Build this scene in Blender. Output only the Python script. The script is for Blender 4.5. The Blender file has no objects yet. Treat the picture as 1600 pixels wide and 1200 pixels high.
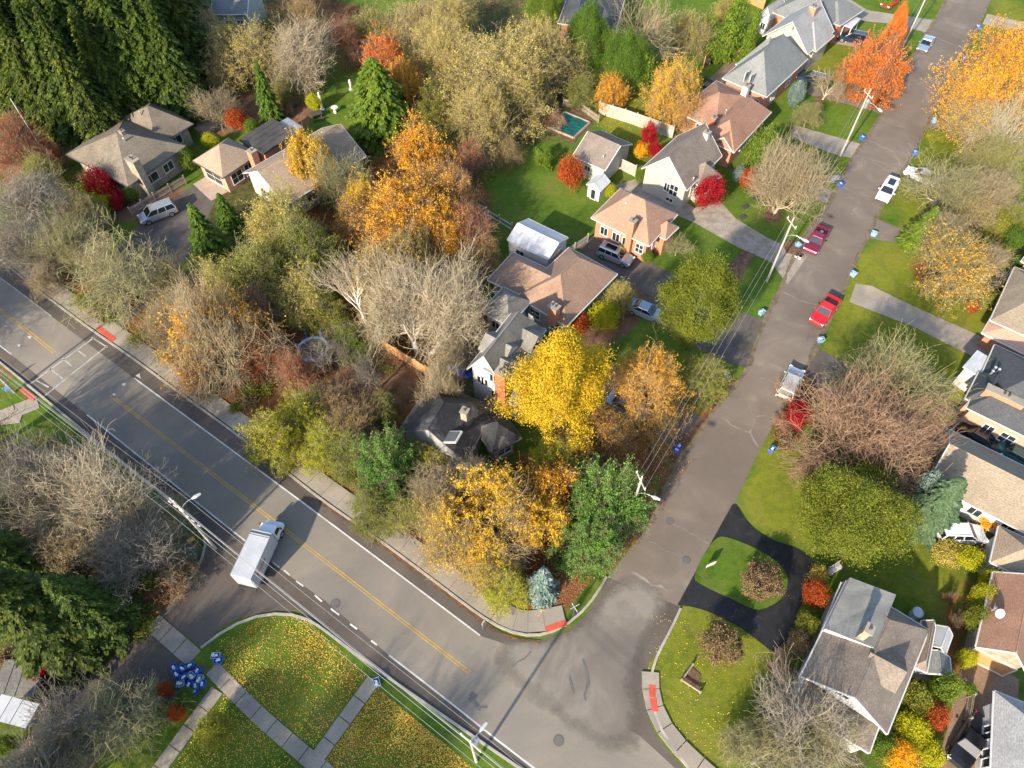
import bpy, bmesh, math, random
import numpy as np
from mathutils import Vector, Matrix
random.seed(7)
sc = bpy.context.scene
PI = math.pi
# ---------------------------------------------------------------- camera, sky, sun, exposure
CH = 60.0; CF = 1109.0; TH = math.atan(775 / CF)
cam_d = bpy.data.cameras.new('camera'); cam = bpy.data.objects.new('camera', cam_d)
sc.collection.objects.link(cam); sc.camera = cam
cam.location = (0, 0, CH); cam.rotation_euler = (TH, 0, 0)
cam_d.sensor_width = 36; cam_d.lens = 36 * CF / 1600; cam_d.clip_start = 1; cam_d.clip_end = 6000
SUN_EL = math.radians(27); SUN_AZ = math.radians(235)        # direction towards the sun, ccw from +X
w = bpy.data.worlds.new('World'); sc.world = w; w.use_nodes = True
nt = w.node_tree; bg = nt.nodes['Background']
sky = nt.nodes.new('ShaderNodeTexSky'); sky.sky_type = 'NISHITA'; sky.sun_disc = False
sky.sun_elevation = SUN_EL; sky.sun_rotation = math.radians(215)
nt.links.new(sky.outputs[0], bg.inputs[0]); bg.inputs[1].default_value = 0.15
sd = bpy.data.lights.new('sun', 'SUN'); sd.energy = 4.0; sd.angle = math.radians(1.2); sd.color = (1.0, 0.87, 0.69)
so = bpy.data.objects.new('sun', sd); sc.collection.objects.link(so)
sdir = Vector((math.cos(SUN_AZ) * math.cos(SUN_EL), math.sin(SUN_AZ) * math.cos(SUN_EL), math.sin(SUN_EL)))
so.rotation_euler = sdir.to_track_quat('Z', 'Y').to_euler(); so.location = (0, 0, 80)
sc.view_settings.view_transform = 'Standard'; sc.view_settings.look = 'None'
sc.view_settings.exposure = 1.28; sc.view_settings.gamma = 1
sc.render.engine = 'CYCLES'
sc.cycles.max_bounces = 5; sc.cycles.diffuse_bounces = 3; sc.cycles.glossy_bounces = 2
sc.cycles.transmission_bounces = 2; sc.cycles.transparent_max_bounces = 4
COL = sc.collection

# ---------------------------------------------------------------- measuring helpers (photo pixel -> point at height z)
def G(u, v, z=0.0):
    x = (u - 800) / CF; y = -(v - 600) / CF
    d = (x, math.sin(TH) + y * math.cos(TH), -math.cos(TH) + y * math.sin(TH))
    t = (CH - z) / -d[2]
    return Vector((d[0] * t, d[1] * t, z))
def M_PER_PX(u, v, z=0.0):
    y = -(v - 600) / CF
    t = (CH - z) / (math.cos(TH) - y * math.sin(TH))
    return t / CF

# ---------------------------------------------------------------- tagging
def tag(o, label=None, cat=None, group=None, kind=None):
    if label: o['label'] = label
    if cat: o['category'] = cat
    if group: o['group'] = group
    if kind: o['kind'] = kind
    return o
def empty(name, loc=(0, 0, 0), rz=0.0, label=None, cat=None, group=None):
    o = bpy.data.objects.new(name, None); COL.objects.link(o)
    o.location = loc; o.rotation_euler = (0, 0, rz); o.empty_display_size = 0.3
    return tag(o, label, cat, group)
def copy_tree(o, parent=None):
    c = o.copy(); COL.objects.link(c); c.parent = parent
    for ch in list(o.children): copy_tree(ch, c)
    return c

# ---------------------------------------------------------------- materials
def new_mat(name):
    m = bpy.data.materials.new(name); m.use_nodes = True
    b = m.node_tree.nodes['Principled BSDF']
    return m, m.node_tree, b
def ramp(nt, fac, stops):
    r = nt.nodes.new('ShaderNodeValToRGB'); e = r.color_ramp.elements
    while len(e) > 1: e.remove(e[0])
    e[0].position = stops[0][0]; e[0].color = (*stops[0][1], 1)
    for p, c in stops[1:]:
        x = e.new(p); x.color = (*c, 1)
    nt.links.new(fac, r.inputs[0]); return r.outputs[0]
def noise(nt, vec, scale, detail=4, rough=0.55, dist=0.0):
    n = nt.nodes.new('ShaderNodeTexNoise'); n.inputs['Scale'].default_value = scale
    n.inputs['Detail'].default_value = detail; n.inputs['Roughness'].default_value = rough
    n.inputs['Distortion'].default_value = dist
    if vec is not None: nt.links.new(vec, n.inputs['Vector'])
    return n.outputs['Fac']
def mixc(nt, fac, a, b, mode='MIX'):
    m = nt.nodes.new('ShaderNodeMix'); m.data_type = 'RGBA'; m.blend_type = mode
    for s, v in ((m.inputs[0], fac), (m.inputs[6], a), (m.inputs[7], b)):
        if isinstance(v, (int, float)): s.default_value = v
        elif isinstance(v, tuple): s.default_value = (*v, 1) if len(v) == 3 else v
        else: nt.links.new(v, s)
    return m.outputs[2]
def math_n(nt, op, a, b=0.0, c=0.0, clamp=False):
    m = nt.nodes.new('ShaderNodeMath'); m.operation = op; m.use_clamp = clamp
    for s, v in zip(m.inputs, (a, b, c)):
        if isinstance(v, (int, float)): s.default_value = v
        else: nt.links.new(v, s)
    return m.outputs[0]
def position(nt, obj=False):
    if obj:
        t = nt.nodes.new('ShaderNodeTexCoord'); return t.outputs['Object']
    g = nt.nodes.new('ShaderNodeNewGeometry'); return g.outputs['Position']
def bump(nt, b, h, strength=0.3, dist=0.05):
    n = nt.nodes.new('ShaderNodeBump'); n.inputs['Strength'].default_value = strength
    n.inputs['Distance'].default_value = dist; nt.links.new(h, n.inputs['Height'])
    nt.links.new(n.outputs[0], b.inputs['Normal'])
def surf(name, stops, scale=1.0, fine=12.0, fine_amt=0.35, rough=0.85, bmp=0.2, obj=False, dist=0.0, big=None, spec=0.3):
    """large noise through a colour ramp, times a fine grain, optional very large blotches"""
    m, nt, b = new_mat(name); p = position(nt, obj)
    c = ramp(nt, noise(nt, p, scale, 5, 0.6, dist), stops)
    f = noise(nt, p, fine, 3, 0.7)
    g = ramp(nt, f, [(0.25, (1 - fine_amt,) * 3), (0.75, (1 + fine_amt * 0.6,) * 3)])
    c = mixc(nt, 1.0, c, g, 'MULTIPLY')
    if big:
        c = mixc(nt, math_n(nt, 'MULTIPLY', ramp(nt, noise(nt, p, big[0], 3, 0.5, 1.0), [(0.42, (0, 0, 0)), (0.62, (1, 1, 1))]), big[2] if len(big) > 2 else 0.7), c, big[1])
    nt.links.new(c, b.inputs['Base Color']); b.inputs['Roughness'].default_value = rough
    b.inputs['Specular IOR Level'].default_value = spec
    if bmp: bump(nt, b, f, bmp)
    return m
def plain(name, col, rough=0.5, metal=0.0, spec=0.5, coat=0.0, var=0.08):
    m, nt, b = new_mat(name); p = position(nt, True)
    lo = tuple(c * (1 - var) for c in col); hi = tuple(min(1, c * (1 + var)) for c in col)
    c = ramp(nt, noise(nt, p, 3.0, 4), [(0.3, lo), (0.7, hi)])
    nt.links.new(c, b.inputs['Base Color'])
    b.inputs['Roughness'].default_value = rough; b.inputs['Metallic'].default_value = metal
    b.inputs['Specular IOR Level'].default_value = spec; b.inputs['Coat Weight'].default_value = coat
    return m
def leafmat(name, cols, transl=0.35, rough=0.6, hue_noise=0.35):
    """per-leaf random colour plus clump-scale drift, with some light passing through"""
    m, nt, b = new_mat(name)
    g = nt.nodes.new('ShaderNodeNewGeometry')
    oi = nt.nodes.new('ShaderNodeObjectInfo')
    p = position(nt, True)
    va = nt.nodes.new('ShaderNodeVectorMath'); va.operation = 'ADD'
    nt.links.new(p, va.inputs[0]); nt.links.new(oi.outputs['Location'], va.inputs[1])
    nz = noise(nt, va.outputs[0], 0.55, 5, 0.75)
    f = math_n(nt, 'ADD', math_n(nt, 'MULTIPLY', g.outputs['Random Per Island'], 0.55),
               math_n(nt, 'MULTIPLY', math_n(nt, 'SUBTRACT', nz, 0.32), 1.5), clamp=True)
    n = len(cols)
    c = ramp(nt, f, [((i + 0.0) / max(1, n - 1), col) for i, col in enumerate(cols)])
    nt.links.new(c, b.inputs['Base Color']); b.inputs['Roughness'].default_value = rough
    b.inputs['Specular IOR Level'].default_value = 0.15
    tr = nt.nodes.new('ShaderNodeBsdfTranslucent'); nt.links.new(c, tr.inputs[0])
    mx = nt.nodes.new('ShaderNodeMixShader'); mx.inputs[0].default_value = transl
    out = nt.nodes['Material Output']
    nt.links.new(b.outputs[0], mx.inputs[1]); nt.links.new(tr.outputs[0], mx.inputs[2]); nt.links.new(mx.outputs[0], out.inputs[0])
    return m
def barkmat(name, a, b_):
    m, nt, b = new_mat(name); p = position(nt, True)
    oi = nt.nodes.new('ShaderNodeNewGeometry')
    f = math_n(nt, 'ADD', math_n(nt, 'MULTIPLY', oi.outputs['Random Per Island'], 0.5), math_n(nt, 'MULTIPLY', noise(nt, p, 0.6, 4), 0.5))
    c = ramp(nt, f, [(0.2, a), (0.75, b_)])
    nt.links.new(c, b.inputs['Base Color']); b.inputs['Roughness'].default_value = 0.85
    b.inputs['Specular IOR Level'].default_value = 0.2
    return m
def shingle(name, a, b_, stain=None, rough=0.85, amt=0.6):
    """roof shingles: courses by height, tab-to-tab variation, soft stains"""
    m, nt, b = new_mat(name); p = position(nt)
    base = ramp(nt, noise(nt, p, 0.35, 6, 0.65, 0.6), [(0.3, a), (0.7, b_)])
    sep = nt.nodes.new('ShaderNodeSeparateXYZ'); nt.links.new(p, sep.inputs[0])
    cz = math_n(nt, 'FRACT', math_n(nt, 'MULTIPLY', sep.outputs[2], 9.0))
    line = ramp(nt, cz, [(0.0, (0.72,) * 3), (0.18, (1, 1, 1)), (1.0, (1.05,) * 3)])
    sc_ = nt.nodes.new('ShaderNodeMapping'); sc_.inputs['Scale'].default_value = (1, 1, 3.0); nt.links.new(p, sc_.inputs[0])
    g = ramp(nt, noise(nt, sc_.outputs[0], 5.5, 2, 0.8), [(0.3, (0.66,) * 3), (0.7, (1.25,) * 3)])
    c = mixc(nt, 0.8, base, line, 'MULTIPLY'); c = mixc(nt, 1.0, c, g, 'MULTIPLY')
    if stain: c = mixc(nt, math_n(nt, 'MULTIPLY', ramp(nt, noise(nt, p, 0.55, 5, 0.7, 0.8), [(0.5, (0, 0, 0)), (0.68, (1, 1, 1))]), amt), c, stain)
    nt.links.new(c, b.inputs['Base Color']); b.inputs['Roughness'].default_value = rough
    b.inputs['Specular IOR Level'].default_value = 0.25
    bump(nt, b, g, 0.25, 0.04)
    return m
def brick(name, a, b_, mortar=(0.45, 0.4, 0.36)):
    m, nt, b = new_mat(name); p = position(nt)
    sep = nt.nodes.new('ShaderNodeSeparateXYZ'); nt.links.new(p, sep.inputs[0])
    cz = math_n(nt, 'FRACT', math_n(nt, 'MULTIPLY', sep.outputs[2], 13.0))
    c = ramp(nt, noise(nt, p, 4.0, 4, 0.8), [(0.3, a), (0.7, b_)])
    c = mixc(nt, math_n(nt, 'MULTIPLY', math_n(nt, 'LESS_THAN', cz, 0.16), 0.6), c, mortar)
    nt.links.new(c, b.inputs['Base Color']); b.inputs['Roughness'].default_value = 0.85
    return m
def siding(name, col):
    m, nt, b = new_mat(name); p = position(nt)
    sep = nt.nodes.new('ShaderNodeSeparateXYZ'); nt.links.new(p, sep.inputs[0])
    cz = math_n(nt, 'FRACT', math_n(nt, 'MULTIPLY', sep.outputs[2], 6.0))
    l = ramp(nt, cz, [(0.0, tuple(c * 0.62 for c in col)), (0.14, col), (1, tuple(c * 1.04 for c in col))])
    c = mixc(nt, 1.0, l, ramp(nt, noise(nt, p, 1.2, 4), [(0.3, (0.88,) * 3), (0.7, (1, 1, 1))]), 'MULTIPLY')
    nt.links.new(c, b.inputs['Base Color']); b.inputs['Roughness'].default_value = 0.6
    return m

M = {}
M['glass'] = plain('window_glass', (0.02, 0.028, 0.035), 0.06, 0, 0.8)
M['carglass'] = plain('car_glass', (0.012, 0.016, 0.02), 0.05, 0, 0.9)
M['white'] = plain('white_paint', (0.6, 0.59, 0.57), 0.5)
M['trim'] = plain('trim_paint', (0.5, 0.49, 0.46), 0.5)
M['darktrim'] = plain('dark_trim', (0.06, 0.055, 0.05), 0.6)
M['rubber'] = plain('rubber', (0.015, 0.015, 0.015), 0.85, var=0.2)
M['metal'] = plain('galvanised_metal', (0.5, 0.51, 0.52), 0.35, 0.7)
M['chrome'] = plain('chrome', (0.6, 0.6, 0.62), 0.18, 1.0)
M['concrete'] = surf('concrete', [(0.3, (0.25, 0.215, 0.17)), (0.7, (0.36, 0.31, 0.245))], 0.6, 9, 0.25, big=(0.25, (0.2, 0.18, 0.15), 0.5))
M['curb'] = surf('curb_concrete', [(0.3, (0.28, 0.25, 0.21)), (0.7, (0.42, 0.38, 0.33))], 0.8, 7, 0.3)
M['paver'] = surf('pinkish_pavers', [(0.3, (0.36, 0.27, 0.21)), (0.7, (0.46, 0.36, 0.28))], 0.8, 7, 0.3)
M['brownpave'] = surf('brown_pavers', [(0.3, (0.19, 0.125, 0.085)), (0.7, (0.30, 0.2, 0.13))], 0.35, 6, 0.3)
M['tactile'] = plain('red_tactile', (0.48, 0.07, 0.04), 0.7, var=0.15)
M['wood'] = surf('weathered_wood', [(0.3, (0.25, 0.2, 0.15)), (0.7, (0.36, 0.3, 0.23))], 2.0, 20, 0.3)
M['cedar'] = surf('cedar_wood', [(0.3, (0.40, 0.2, 0.08)), (0.7, (0.55, 0.3, 0.13))], 2.0, 20, 0.3)
M['pole'] = surf('pole_wood', [(0.3, (0.34, 0.31, 0.27)), (0.7, (0.48, 0.45, 0.40))], 1.5, 20, 0.3)
M['wire'] = plain('cable', (0.28, 0.28, 0.28), 0.5)
M['wireblack'] = plain('black_cable', (0.03, 0.03, 0.03), 0.6)
M['soil'] = surf('mulch', [(0.3, (0.09, 0.05, 0.03)), (0.7, (0.19, 0.11, 0.065))], 1.5, 10, 0.5, bmp=0.6)
M['yellowline'] = surf('yellow_line_paint', [(0.3, (0.38, 0.25, 0.06)), (0.7, (0.52, 0.34, 0.07))], 1.2, 8, 0.5, big=(0.35, (0.3, 0.22, 0.09), 0.6))
M['whiteline'] = surf('white_line_paint', [(0.3, (0.52, 0.51, 0.48)), (0.7, (0.72, 0.71, 0.68))], 1.2, 8, 0.4, big=(0.3, (0.3, 0.29, 0.27), 0.5))
M['fadedline'] = surf('faded_line_paint', [(0.35, (0.24, 0.23, 0.215)), (0.7, (0.5, 0.49, 0.46))], 1.6, 8, 0.4)
M['blue'] = plain('blue_plastic', (0.02, 0.11, 0.50), 0.5)
M['lightblue'] = plain('pale_blue_plastic', (0.2, 0.38, 0.62), 0.5)
M['paper'] = plain('cardboard_paper', (0.6, 0.58, 0.52), 0.8, var=0.3)
M['red'] = plain('red_paint', (0.5, 0.03, 0.03), 0.4)
M['headlamp'] = plain('lamp_lens', (0.75, 0.76, 0.78), 0.1)
M['taillamp'] = plain('tail_lens', (0.35, 0.01, 0.01), 0.2)

# ---------------------------------------------------------------- mesh collectors
class MB:
    def __init__(s): s.v = []; s.f = []; s.m = []; s.mats = []
    def mi(s, mat):
        if mat not in s.mats: s.mats.append(mat)
        return s.mats.index(mat)
    def add(s, vs, fs, mat):
        k = len(s.v); i = s.mi(mat)
        s.v += [tuple(p) for p in vs]; s.f += [tuple(k + a for a in f) for f in fs]; s.m += [i] * len(fs)
    def box(s, c, size, mat, rz=0.0, top=(1, 1), T=None):
        hx, hy, hz = size[0] / 2, size[1] / 2, size[2] / 2; ca, sa = math.cos(rz), math.sin(rz); vs = []
        for z, k in ((-hz, (1, 1)), (hz, top)):
            for x, y in ((-hx, -hy), (hx, -hy), (hx, hy), (-hx, hy)):
                x *= k[0]; y *= k[1]
                p = Vector((c[0] + x * ca - y * sa, c[1] + x * sa + y * ca, c[2] + z))
                vs.append(T @ p if T else p)
        s.add(vs, [(3, 2, 1, 0), (4, 5, 6, 7), (0, 1, 5, 4), (1, 2, 6, 5), (2, 3, 7, 6), (3, 0, 4, 7)], mat)
    def tube(s, pts, r, mat, n=8, caps=True):
        pts = [Vector(p) for p in pts]; rs = r if isinstance(r, (list, tuple)) else [r] * len(pts)
        vs = []; up = None
        for i, p in enumerate(pts):
            d = (pts[min(i + 1, len(pts) - 1)] - pts[max(i - 1, 0)]).normalized()
            if up is None: up = Vector((0, 0, 1)) if abs(d.z) < 0.9 else Vector((1, 0, 0))
            a = d.cross(up).normalized(); b = a.cross(d).normalized(); up = b
            for k in range(n):
                an = 2 * PI * k / n; vs.append(p + (a * math.cos(an) + b * math.sin(an)) * rs[i])
        fs = [(i * n + k, i * n + (k + 1) % n, (i + 1) * n + (k + 1) % n, (i + 1) * n + k) for i in range(len(pts) - 1) for k in range(n)]
        if caps: fs += [tuple(reversed(range(n))), tuple(range((len(pts) - 1) * n, len(pts) * n))]
        s.add(vs, fs, mat)
    def disc(s, c, r, mat, n=24, z=None, hole=0.0, h=0.0):
        c = Vector(c)
        o = [(c.x + r * math.cos(2 * PI * k / n), c.y + r * math.sin(2 * PI * k / n), c.z) for k in range(n)]
        if h:
            b = [(x, y, c.z - h) for x, y, _ in o]
            s.add(o + b, [tuple(range(n))] + [(k, n + k, n + (k + 1) % n, (k + 1) % n) for k in range(n)], mat)
        else: s.add(o, [tuple(range(n))], mat)
    def build(s, name, parent=None, smooth=False, bevel=0.0, keep=False):
        me = bpy.data.meshes.new(name); me.from_pydata(s.v, [], s.f)
        for m_ in s.mats: me.materials.append(m_)
        me.polygons.foreach_set('material_index', s.m)
        bm = bmesh.new(); bm.from_mesh(me); bmesh.ops.recalc_face_normals(bm, faces=bm.faces)
        if bevel:
            bmesh.ops.bevel(bm, geom=[e for e in bm.edges if e.is_manifold and e.calc_face_angle(0) > 0.5], offset=bevel, segments=2, affect='EDGES', clamp_overlap=True)
        bm.to_mesh(me); bm.free()
        if smooth: me.polygons.foreach_set('use_smooth', [True] * len(me.polygons))
        me.update(); o = bpy.data.objects.new(name, me); COL.objects.link(o)
        if parent:
            o.parent = parent
        return o
def npmesh(name, V, F, mats, mi=None, smooth=False):
    me = bpy.data.meshes.new(name); V = np.asarray(V, np.float32); F = np.asarray(F, np.int32)
    me.vertices.add(len(V)); me.vertices.foreach_set('co', V.ravel())
    k = F.shape[1]; me.loops.add(F.size); me.loops.foreach_set('vertex_index', F.ravel())
    me.polygons.add(len(F)); me.polygons.foreach_set('loop_start', np.arange(0, F.size, k, dtype=np.int32))
    try: me.polygons.foreach_set('loop_total', np.full(len(F), k, np.int32))
    except Exception: pass
    for m_ in mats: me.materials.append(m_)
    if mi is not None: me.polygons.foreach_set('material_index', np.asarray(mi, np.int32))
    if smooth: me.polygons.foreach_set('use_smooth', np.ones(len(F), bool))
    me.update(calc_edges=True); me.validate()
    return me
def link(name, me, parent=None, loc=None):
    o = bpy.data.objects.new(name, me); COL.objects.link(o)
    if parent: o.parent = parent
    if loc: o.location = loc
    return o
# ---------------------------------------------------------------- ground: one sheet to the horizon, zones of lawn / leaf litter / soil as attributes
def inpoly(X, Y, poly):
    r = np.zeros(X.shape, bool); n = len(poly)
    for i in range(n):
        x1, y1 = poly[i]; x2, y2 = poly[(i + 1) % n]
        c = ((y1 > Y) != (y2 > Y)) & (X < (x2 - x1) * (Y - y1) / (y2 - y1 + 1e-9) + x1); r ^= c
    return r
def wpoly(px): return [tuple(G(u, v)[:2]) for u, v in px]
def blur(a, n):
    for ax in (0, 1):
        for _ in range(2):
            k = 2 * n + 1; p = np.pad(a, [(n, n) if i == ax else (0, 0) for i in (0, 1)], mode='edge')
            c = np.cumsum(p, axis=ax); c = np.insert(c, 0, 0, axis=ax)
            a = (np.take(c, range(k, c.shape[ax]), axis=ax) - np.take(c, range(0, c.shape[ax] - k), axis=ax)) / k
    return a
gx = np.concatenate([[-2500, -900, -400, -220], np.arange(-135, 135.1, 0.5), [220, 400, 900, 2500]])
gy = np.concatenate([[-2500, -600, -150, -60], np.arange(-30, 170.1, 0.5), [240, 400, 900, 3000]])
GX, GY = np.meshgrid(gx, gy)
LITTER = [  # orange brown leaf litter
    [(0, 330), (90, 400), (200, 470), (250, 440), (330, 430), (420, 470), (520, 400), (620, 360), (700, 390), (765, 400), (750, 470), (790, 560), (640, 640), (650, 720), (760, 740), (850, 700), (960, 680), (1015, 660), (1060, 700), (1000, 800), (960, 880), (890, 900), (900, 960), (850, 970), (760, 925), (600, 812), (470, 718), (380, 652), (300, 600), (190, 515), (100, 455), (0, 390)],
    [(540, 200), (620, 230), (700, 250), (770, 300), (760, 400), (620, 420), (470, 400), (480, 280)],
    [(440, 90), (560, 60), (600, 20), (520, 0), (420, 0), (400, 60)],
    [(0, 130), (80, 170), (100, 240), (60, 300), (0, 300)],
    [(0, 520), (60, 560), (0, 620)],
    [(0, 800), (60, 830), (110, 870), (60, 900), (0, 870)],
    [(190, 880), (250, 880), (330, 870), (280, 960), (240, 1000), (180, 960)],
    [(1200, 1000), (1260, 1050), (1240, 1110), (1210, 1080)],
    [(1230, 560), (1290, 560), (1280, 640), (1240, 700), (1195, 700), (1200, 660)],
    [(1430, 395), (1560, 395), (1570, 430), (1500, 475), (1420, 440)],
    [(1470, 960), (1530, 900), (1570, 900), (1520, 1010), (1490, 1060), (1450, 1200), (1370, 1200), (1400, 1150)],
    [(1080, 640), (1120, 620), (1170, 570), (1135, 640), (1060, 740)],
]
SOIL = [
    [(255, 145), (330, 120), (400, 150), (395, 200), (330, 215), (280, 190)],
    [(380, 180), (440, 150), (500, 170), (460, 215), (400, 215)],
    [(150, 290), (210, 310), (270, 290), (300, 300), (260, 330), (180, 350)],
    [(520, 540), (640, 560), (660, 620), (600, 660), (520, 640)],
    [(1060, 430), (1000, 420), (930, 420), (900, 540), (960, 540)],
    [(855, 905), (930, 900), (885, 960), (840, 965)],
]
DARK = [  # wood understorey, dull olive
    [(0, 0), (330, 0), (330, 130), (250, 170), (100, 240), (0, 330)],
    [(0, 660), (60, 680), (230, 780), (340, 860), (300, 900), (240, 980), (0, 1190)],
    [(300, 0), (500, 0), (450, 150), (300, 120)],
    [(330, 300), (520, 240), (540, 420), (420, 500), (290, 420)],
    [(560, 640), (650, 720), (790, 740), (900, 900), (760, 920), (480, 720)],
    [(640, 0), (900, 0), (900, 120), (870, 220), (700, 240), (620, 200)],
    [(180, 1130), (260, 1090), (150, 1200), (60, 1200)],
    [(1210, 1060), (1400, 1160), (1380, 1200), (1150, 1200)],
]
DRY = [  # sun-bleached yellow green lawn
    [(1335, 410), (1600, 200), (1600, 600), (1480, 640), (1260, 620)],
    [(1145, 800), (1215, 660), (1300, 740), (1500, 880), (1530, 1000), (1310, 880)],
    [(1020, 950), (1120, 830), (1240, 900), (1210, 1010), (1250, 1060), (1200, 1200), (1050, 1200), (1000, 1080)],
    [(1480, 170), (1560, 0), (1600, 0), (1600, 330), (1380, 330)],
    [(1270, 70), (1330, 60), (1370, 130), (1390, 150), (1270, 120)],
    [(930, 100), (1010, 80), (1060, 180), (1000, 240), (920, 180)],
    [(980, 520), (1130, 580), (1110, 640), (1040, 600)],
    [(60, 640), (110, 640), (250, 770), (330, 860), (300, 870), (220, 780)],
]
def zone(polys, n):
    a = np.zeros(GX.shape)
    for p in polys: a[inpoly(GX, GY, wpoly(p))] = 1
    return blur(a, n)
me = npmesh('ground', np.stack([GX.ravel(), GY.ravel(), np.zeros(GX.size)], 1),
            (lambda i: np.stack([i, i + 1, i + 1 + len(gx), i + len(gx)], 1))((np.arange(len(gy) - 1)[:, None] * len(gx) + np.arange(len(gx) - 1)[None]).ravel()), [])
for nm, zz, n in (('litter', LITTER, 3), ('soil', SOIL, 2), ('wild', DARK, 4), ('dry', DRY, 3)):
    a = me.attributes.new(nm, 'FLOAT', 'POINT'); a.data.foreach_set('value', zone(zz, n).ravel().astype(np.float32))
gm, nt, b = new_mat('ground_cover'); p = position(nt)
def attr(n):
    a = nt.nodes.new('ShaderNodeAttribute'); a.attribute_name = n; return a.outputs['Fac']
n1 = noise(nt, p, 0.16, 6, 0.62, 0.4); n2 = noise(nt, p, 1.6, 5, 0.7); n3 = noise(nt, p, 9.0, 4, 0.8); n4 = noise(nt, p, 0.6, 5, 0.7, 0.5)
green = ramp(nt, math_n(nt, 'ADD', math_n(nt, 'MULTIPLY', n1, 0.6), math_n(nt, 'MULTIPLY', n2, 0.4)), [(0.34, (0.045, 0.09, 0.010)), (0.47, (0.075, 0.135, 0.014)), (0.56, (0.11, 0.16, 0.02)), (0.68, (0.17, 0.155, 0.045))])
dry = ramp(nt, math_n(nt, 'ADD', math_n(nt, 'MULTIPLY', n1, 0.5), math_n(nt, 'MULTIPLY', n2, 0.5)), [(0.35, (0.085, 0.12, 0.012)), (0.55, (0.17, 0.185, 0.02)), (0.7, (0.22, 0.2, 0.04))])
lit = ramp(nt, math_n(nt, 'ADD', math_n(nt, 'MULTIPLY', n4, 0.5), math_n(nt, 'MULTIPLY', n3, 0.5)), [(0.3, (0.05, 0.02, 0.008)), (0.44, (0.13, 0.055, 0.022)), (0.55, (0.22, 0.095, 0.035)), (0.66, (0.27, 0.16, 0.08))])
soil = ramp(nt, n4, [(0.3, (0.10, 0.055, 0.03)), (0.7, (0.24, 0.14, 0.085))])
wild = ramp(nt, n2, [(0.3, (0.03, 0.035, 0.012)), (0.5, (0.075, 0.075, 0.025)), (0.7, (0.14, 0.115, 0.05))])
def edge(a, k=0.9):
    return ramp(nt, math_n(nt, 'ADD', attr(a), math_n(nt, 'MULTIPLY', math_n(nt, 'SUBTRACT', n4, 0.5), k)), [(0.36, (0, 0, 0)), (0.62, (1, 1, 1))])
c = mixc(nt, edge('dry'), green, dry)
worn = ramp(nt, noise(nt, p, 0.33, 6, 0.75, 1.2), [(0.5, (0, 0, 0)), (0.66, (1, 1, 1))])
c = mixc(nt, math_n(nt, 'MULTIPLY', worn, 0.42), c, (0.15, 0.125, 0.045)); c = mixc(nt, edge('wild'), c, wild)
c = mixc(nt, edge('litter', 1.1), c, lit); c = mixc(nt, edge('soil'), c, soil)
c = mixc(nt, 1.0, c, ramp(nt, n3, [(0.3, (0.72,) * 3), (0.7, (1.22,) * 3)]), 'MULTIPLY')
nt.links.new(c, b.inputs['Base Color']); b.inputs['Roughness'].default_value = 0.95; b.inputs['Specular IOR Level'].default_value = 0.1
bump(nt, b, n3, 0.6, 0.08)
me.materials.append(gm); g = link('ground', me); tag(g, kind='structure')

# ---------------------------------------------------------------- flat sheets
def sheet(name, px, mat, z, kind='structure', world=False, h=0.0, sub=0):
    pts = px if world else [G(u, v)[:2] for u, v in px]
    bm = bmesh.new(); vs = [bm.verts.new((x, y, z)) for x, y in pts]
    f = bm.faces.new(vs); bmesh.ops.recalc_face_normals(bm, faces=[f])
    if f.normal.z < 0: f.normal_flip()
    if h:
        r = bmesh.ops.extrude_face_region(bm, geom=[f]);
        bmesh.ops.translate(bm, verts=[e for e in r['geom'] if isinstance(e, bmesh.types.BMVert)], vec=(0, 0, h))
        bmesh.ops.recalc_face_normals(bm, faces=bm.faces)
    bmesh.ops.triangulate(bm, faces=[f_ for f_ in bm.faces if len(f_.verts) > 4])
    me = bpy.data.meshes.new(name); bm.to_mesh(me); bm.free(); me.materials.append(mat)
    o = link(name, me)
    if kind: tag(o, kind=kind)
    return o
def resample(pts, step):
    out = [Vector(pts[0])]
    for a, b_ in zip(pts[:-1], pts[1:]):
        a = Vector(a); b_ = Vector(b_); n = max(1, int((b_ - a).length / step))
        out += [a.lerp(b_, k / n) for k in range(1, n + 1)]
    return out
def offset(pts, d):
    out = []
    for i, p in enumerate(pts):
        t = (pts[min(i + 1, len(pts) - 1)] - pts[max(i - 1, 0)]).normalized()
        out.append(p + Vector((-t.y, t.x)) * (d[i] if isinstance(d, list) else d))
    return out
def smooth_px(px, step=1.5, it=6):
    p = resample([G(u, v).to_2d() for u, v in px], step)
    for _ in range(it): p = [p[0]] + [(p[i - 1] + p[i] * 2 + p[i + 1]) / 4 for i in range(1, len(p) - 1)] + [p[-1]]
    return p
def ribbon(name, line, w0, w1, z, mat, h=0.0, kind='structure', parent=None):
    a = offset(line, w0); b_ = offset(line, w1); n = len(line); V = []; F = []
    for q, zz in ((a, z), (b_, z), (a, z + h), (b_, z + h)): V += [(x.x, x.y, zz) for x in q]
    t = 2 * n if h else 0
    for i in range(n - 1):
        F.append((t + i, t + i + 1, t + n + i + 1, t + n + i))
        if h: F += [(i, i + 1, 2 * n + i + 1, 2 * n + i), (n + i, n + i + 1, 3 * n + i + 1, 3 * n + i)]
    if h: F += [(0, n, 3 * n, 2 * n), (n - 1, 2 * n - 1, 4 * n - 1, 3 * n - 1)]
    m = MB(); m.add(V, F, mat); o = m.build(name, parent)
    if not h:
        for poly in o.data.polygons:
            if poly.normal.z < 0: o.data.flip_normals(); break
    if kind: tag(o, kind=kind)
    return o

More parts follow.
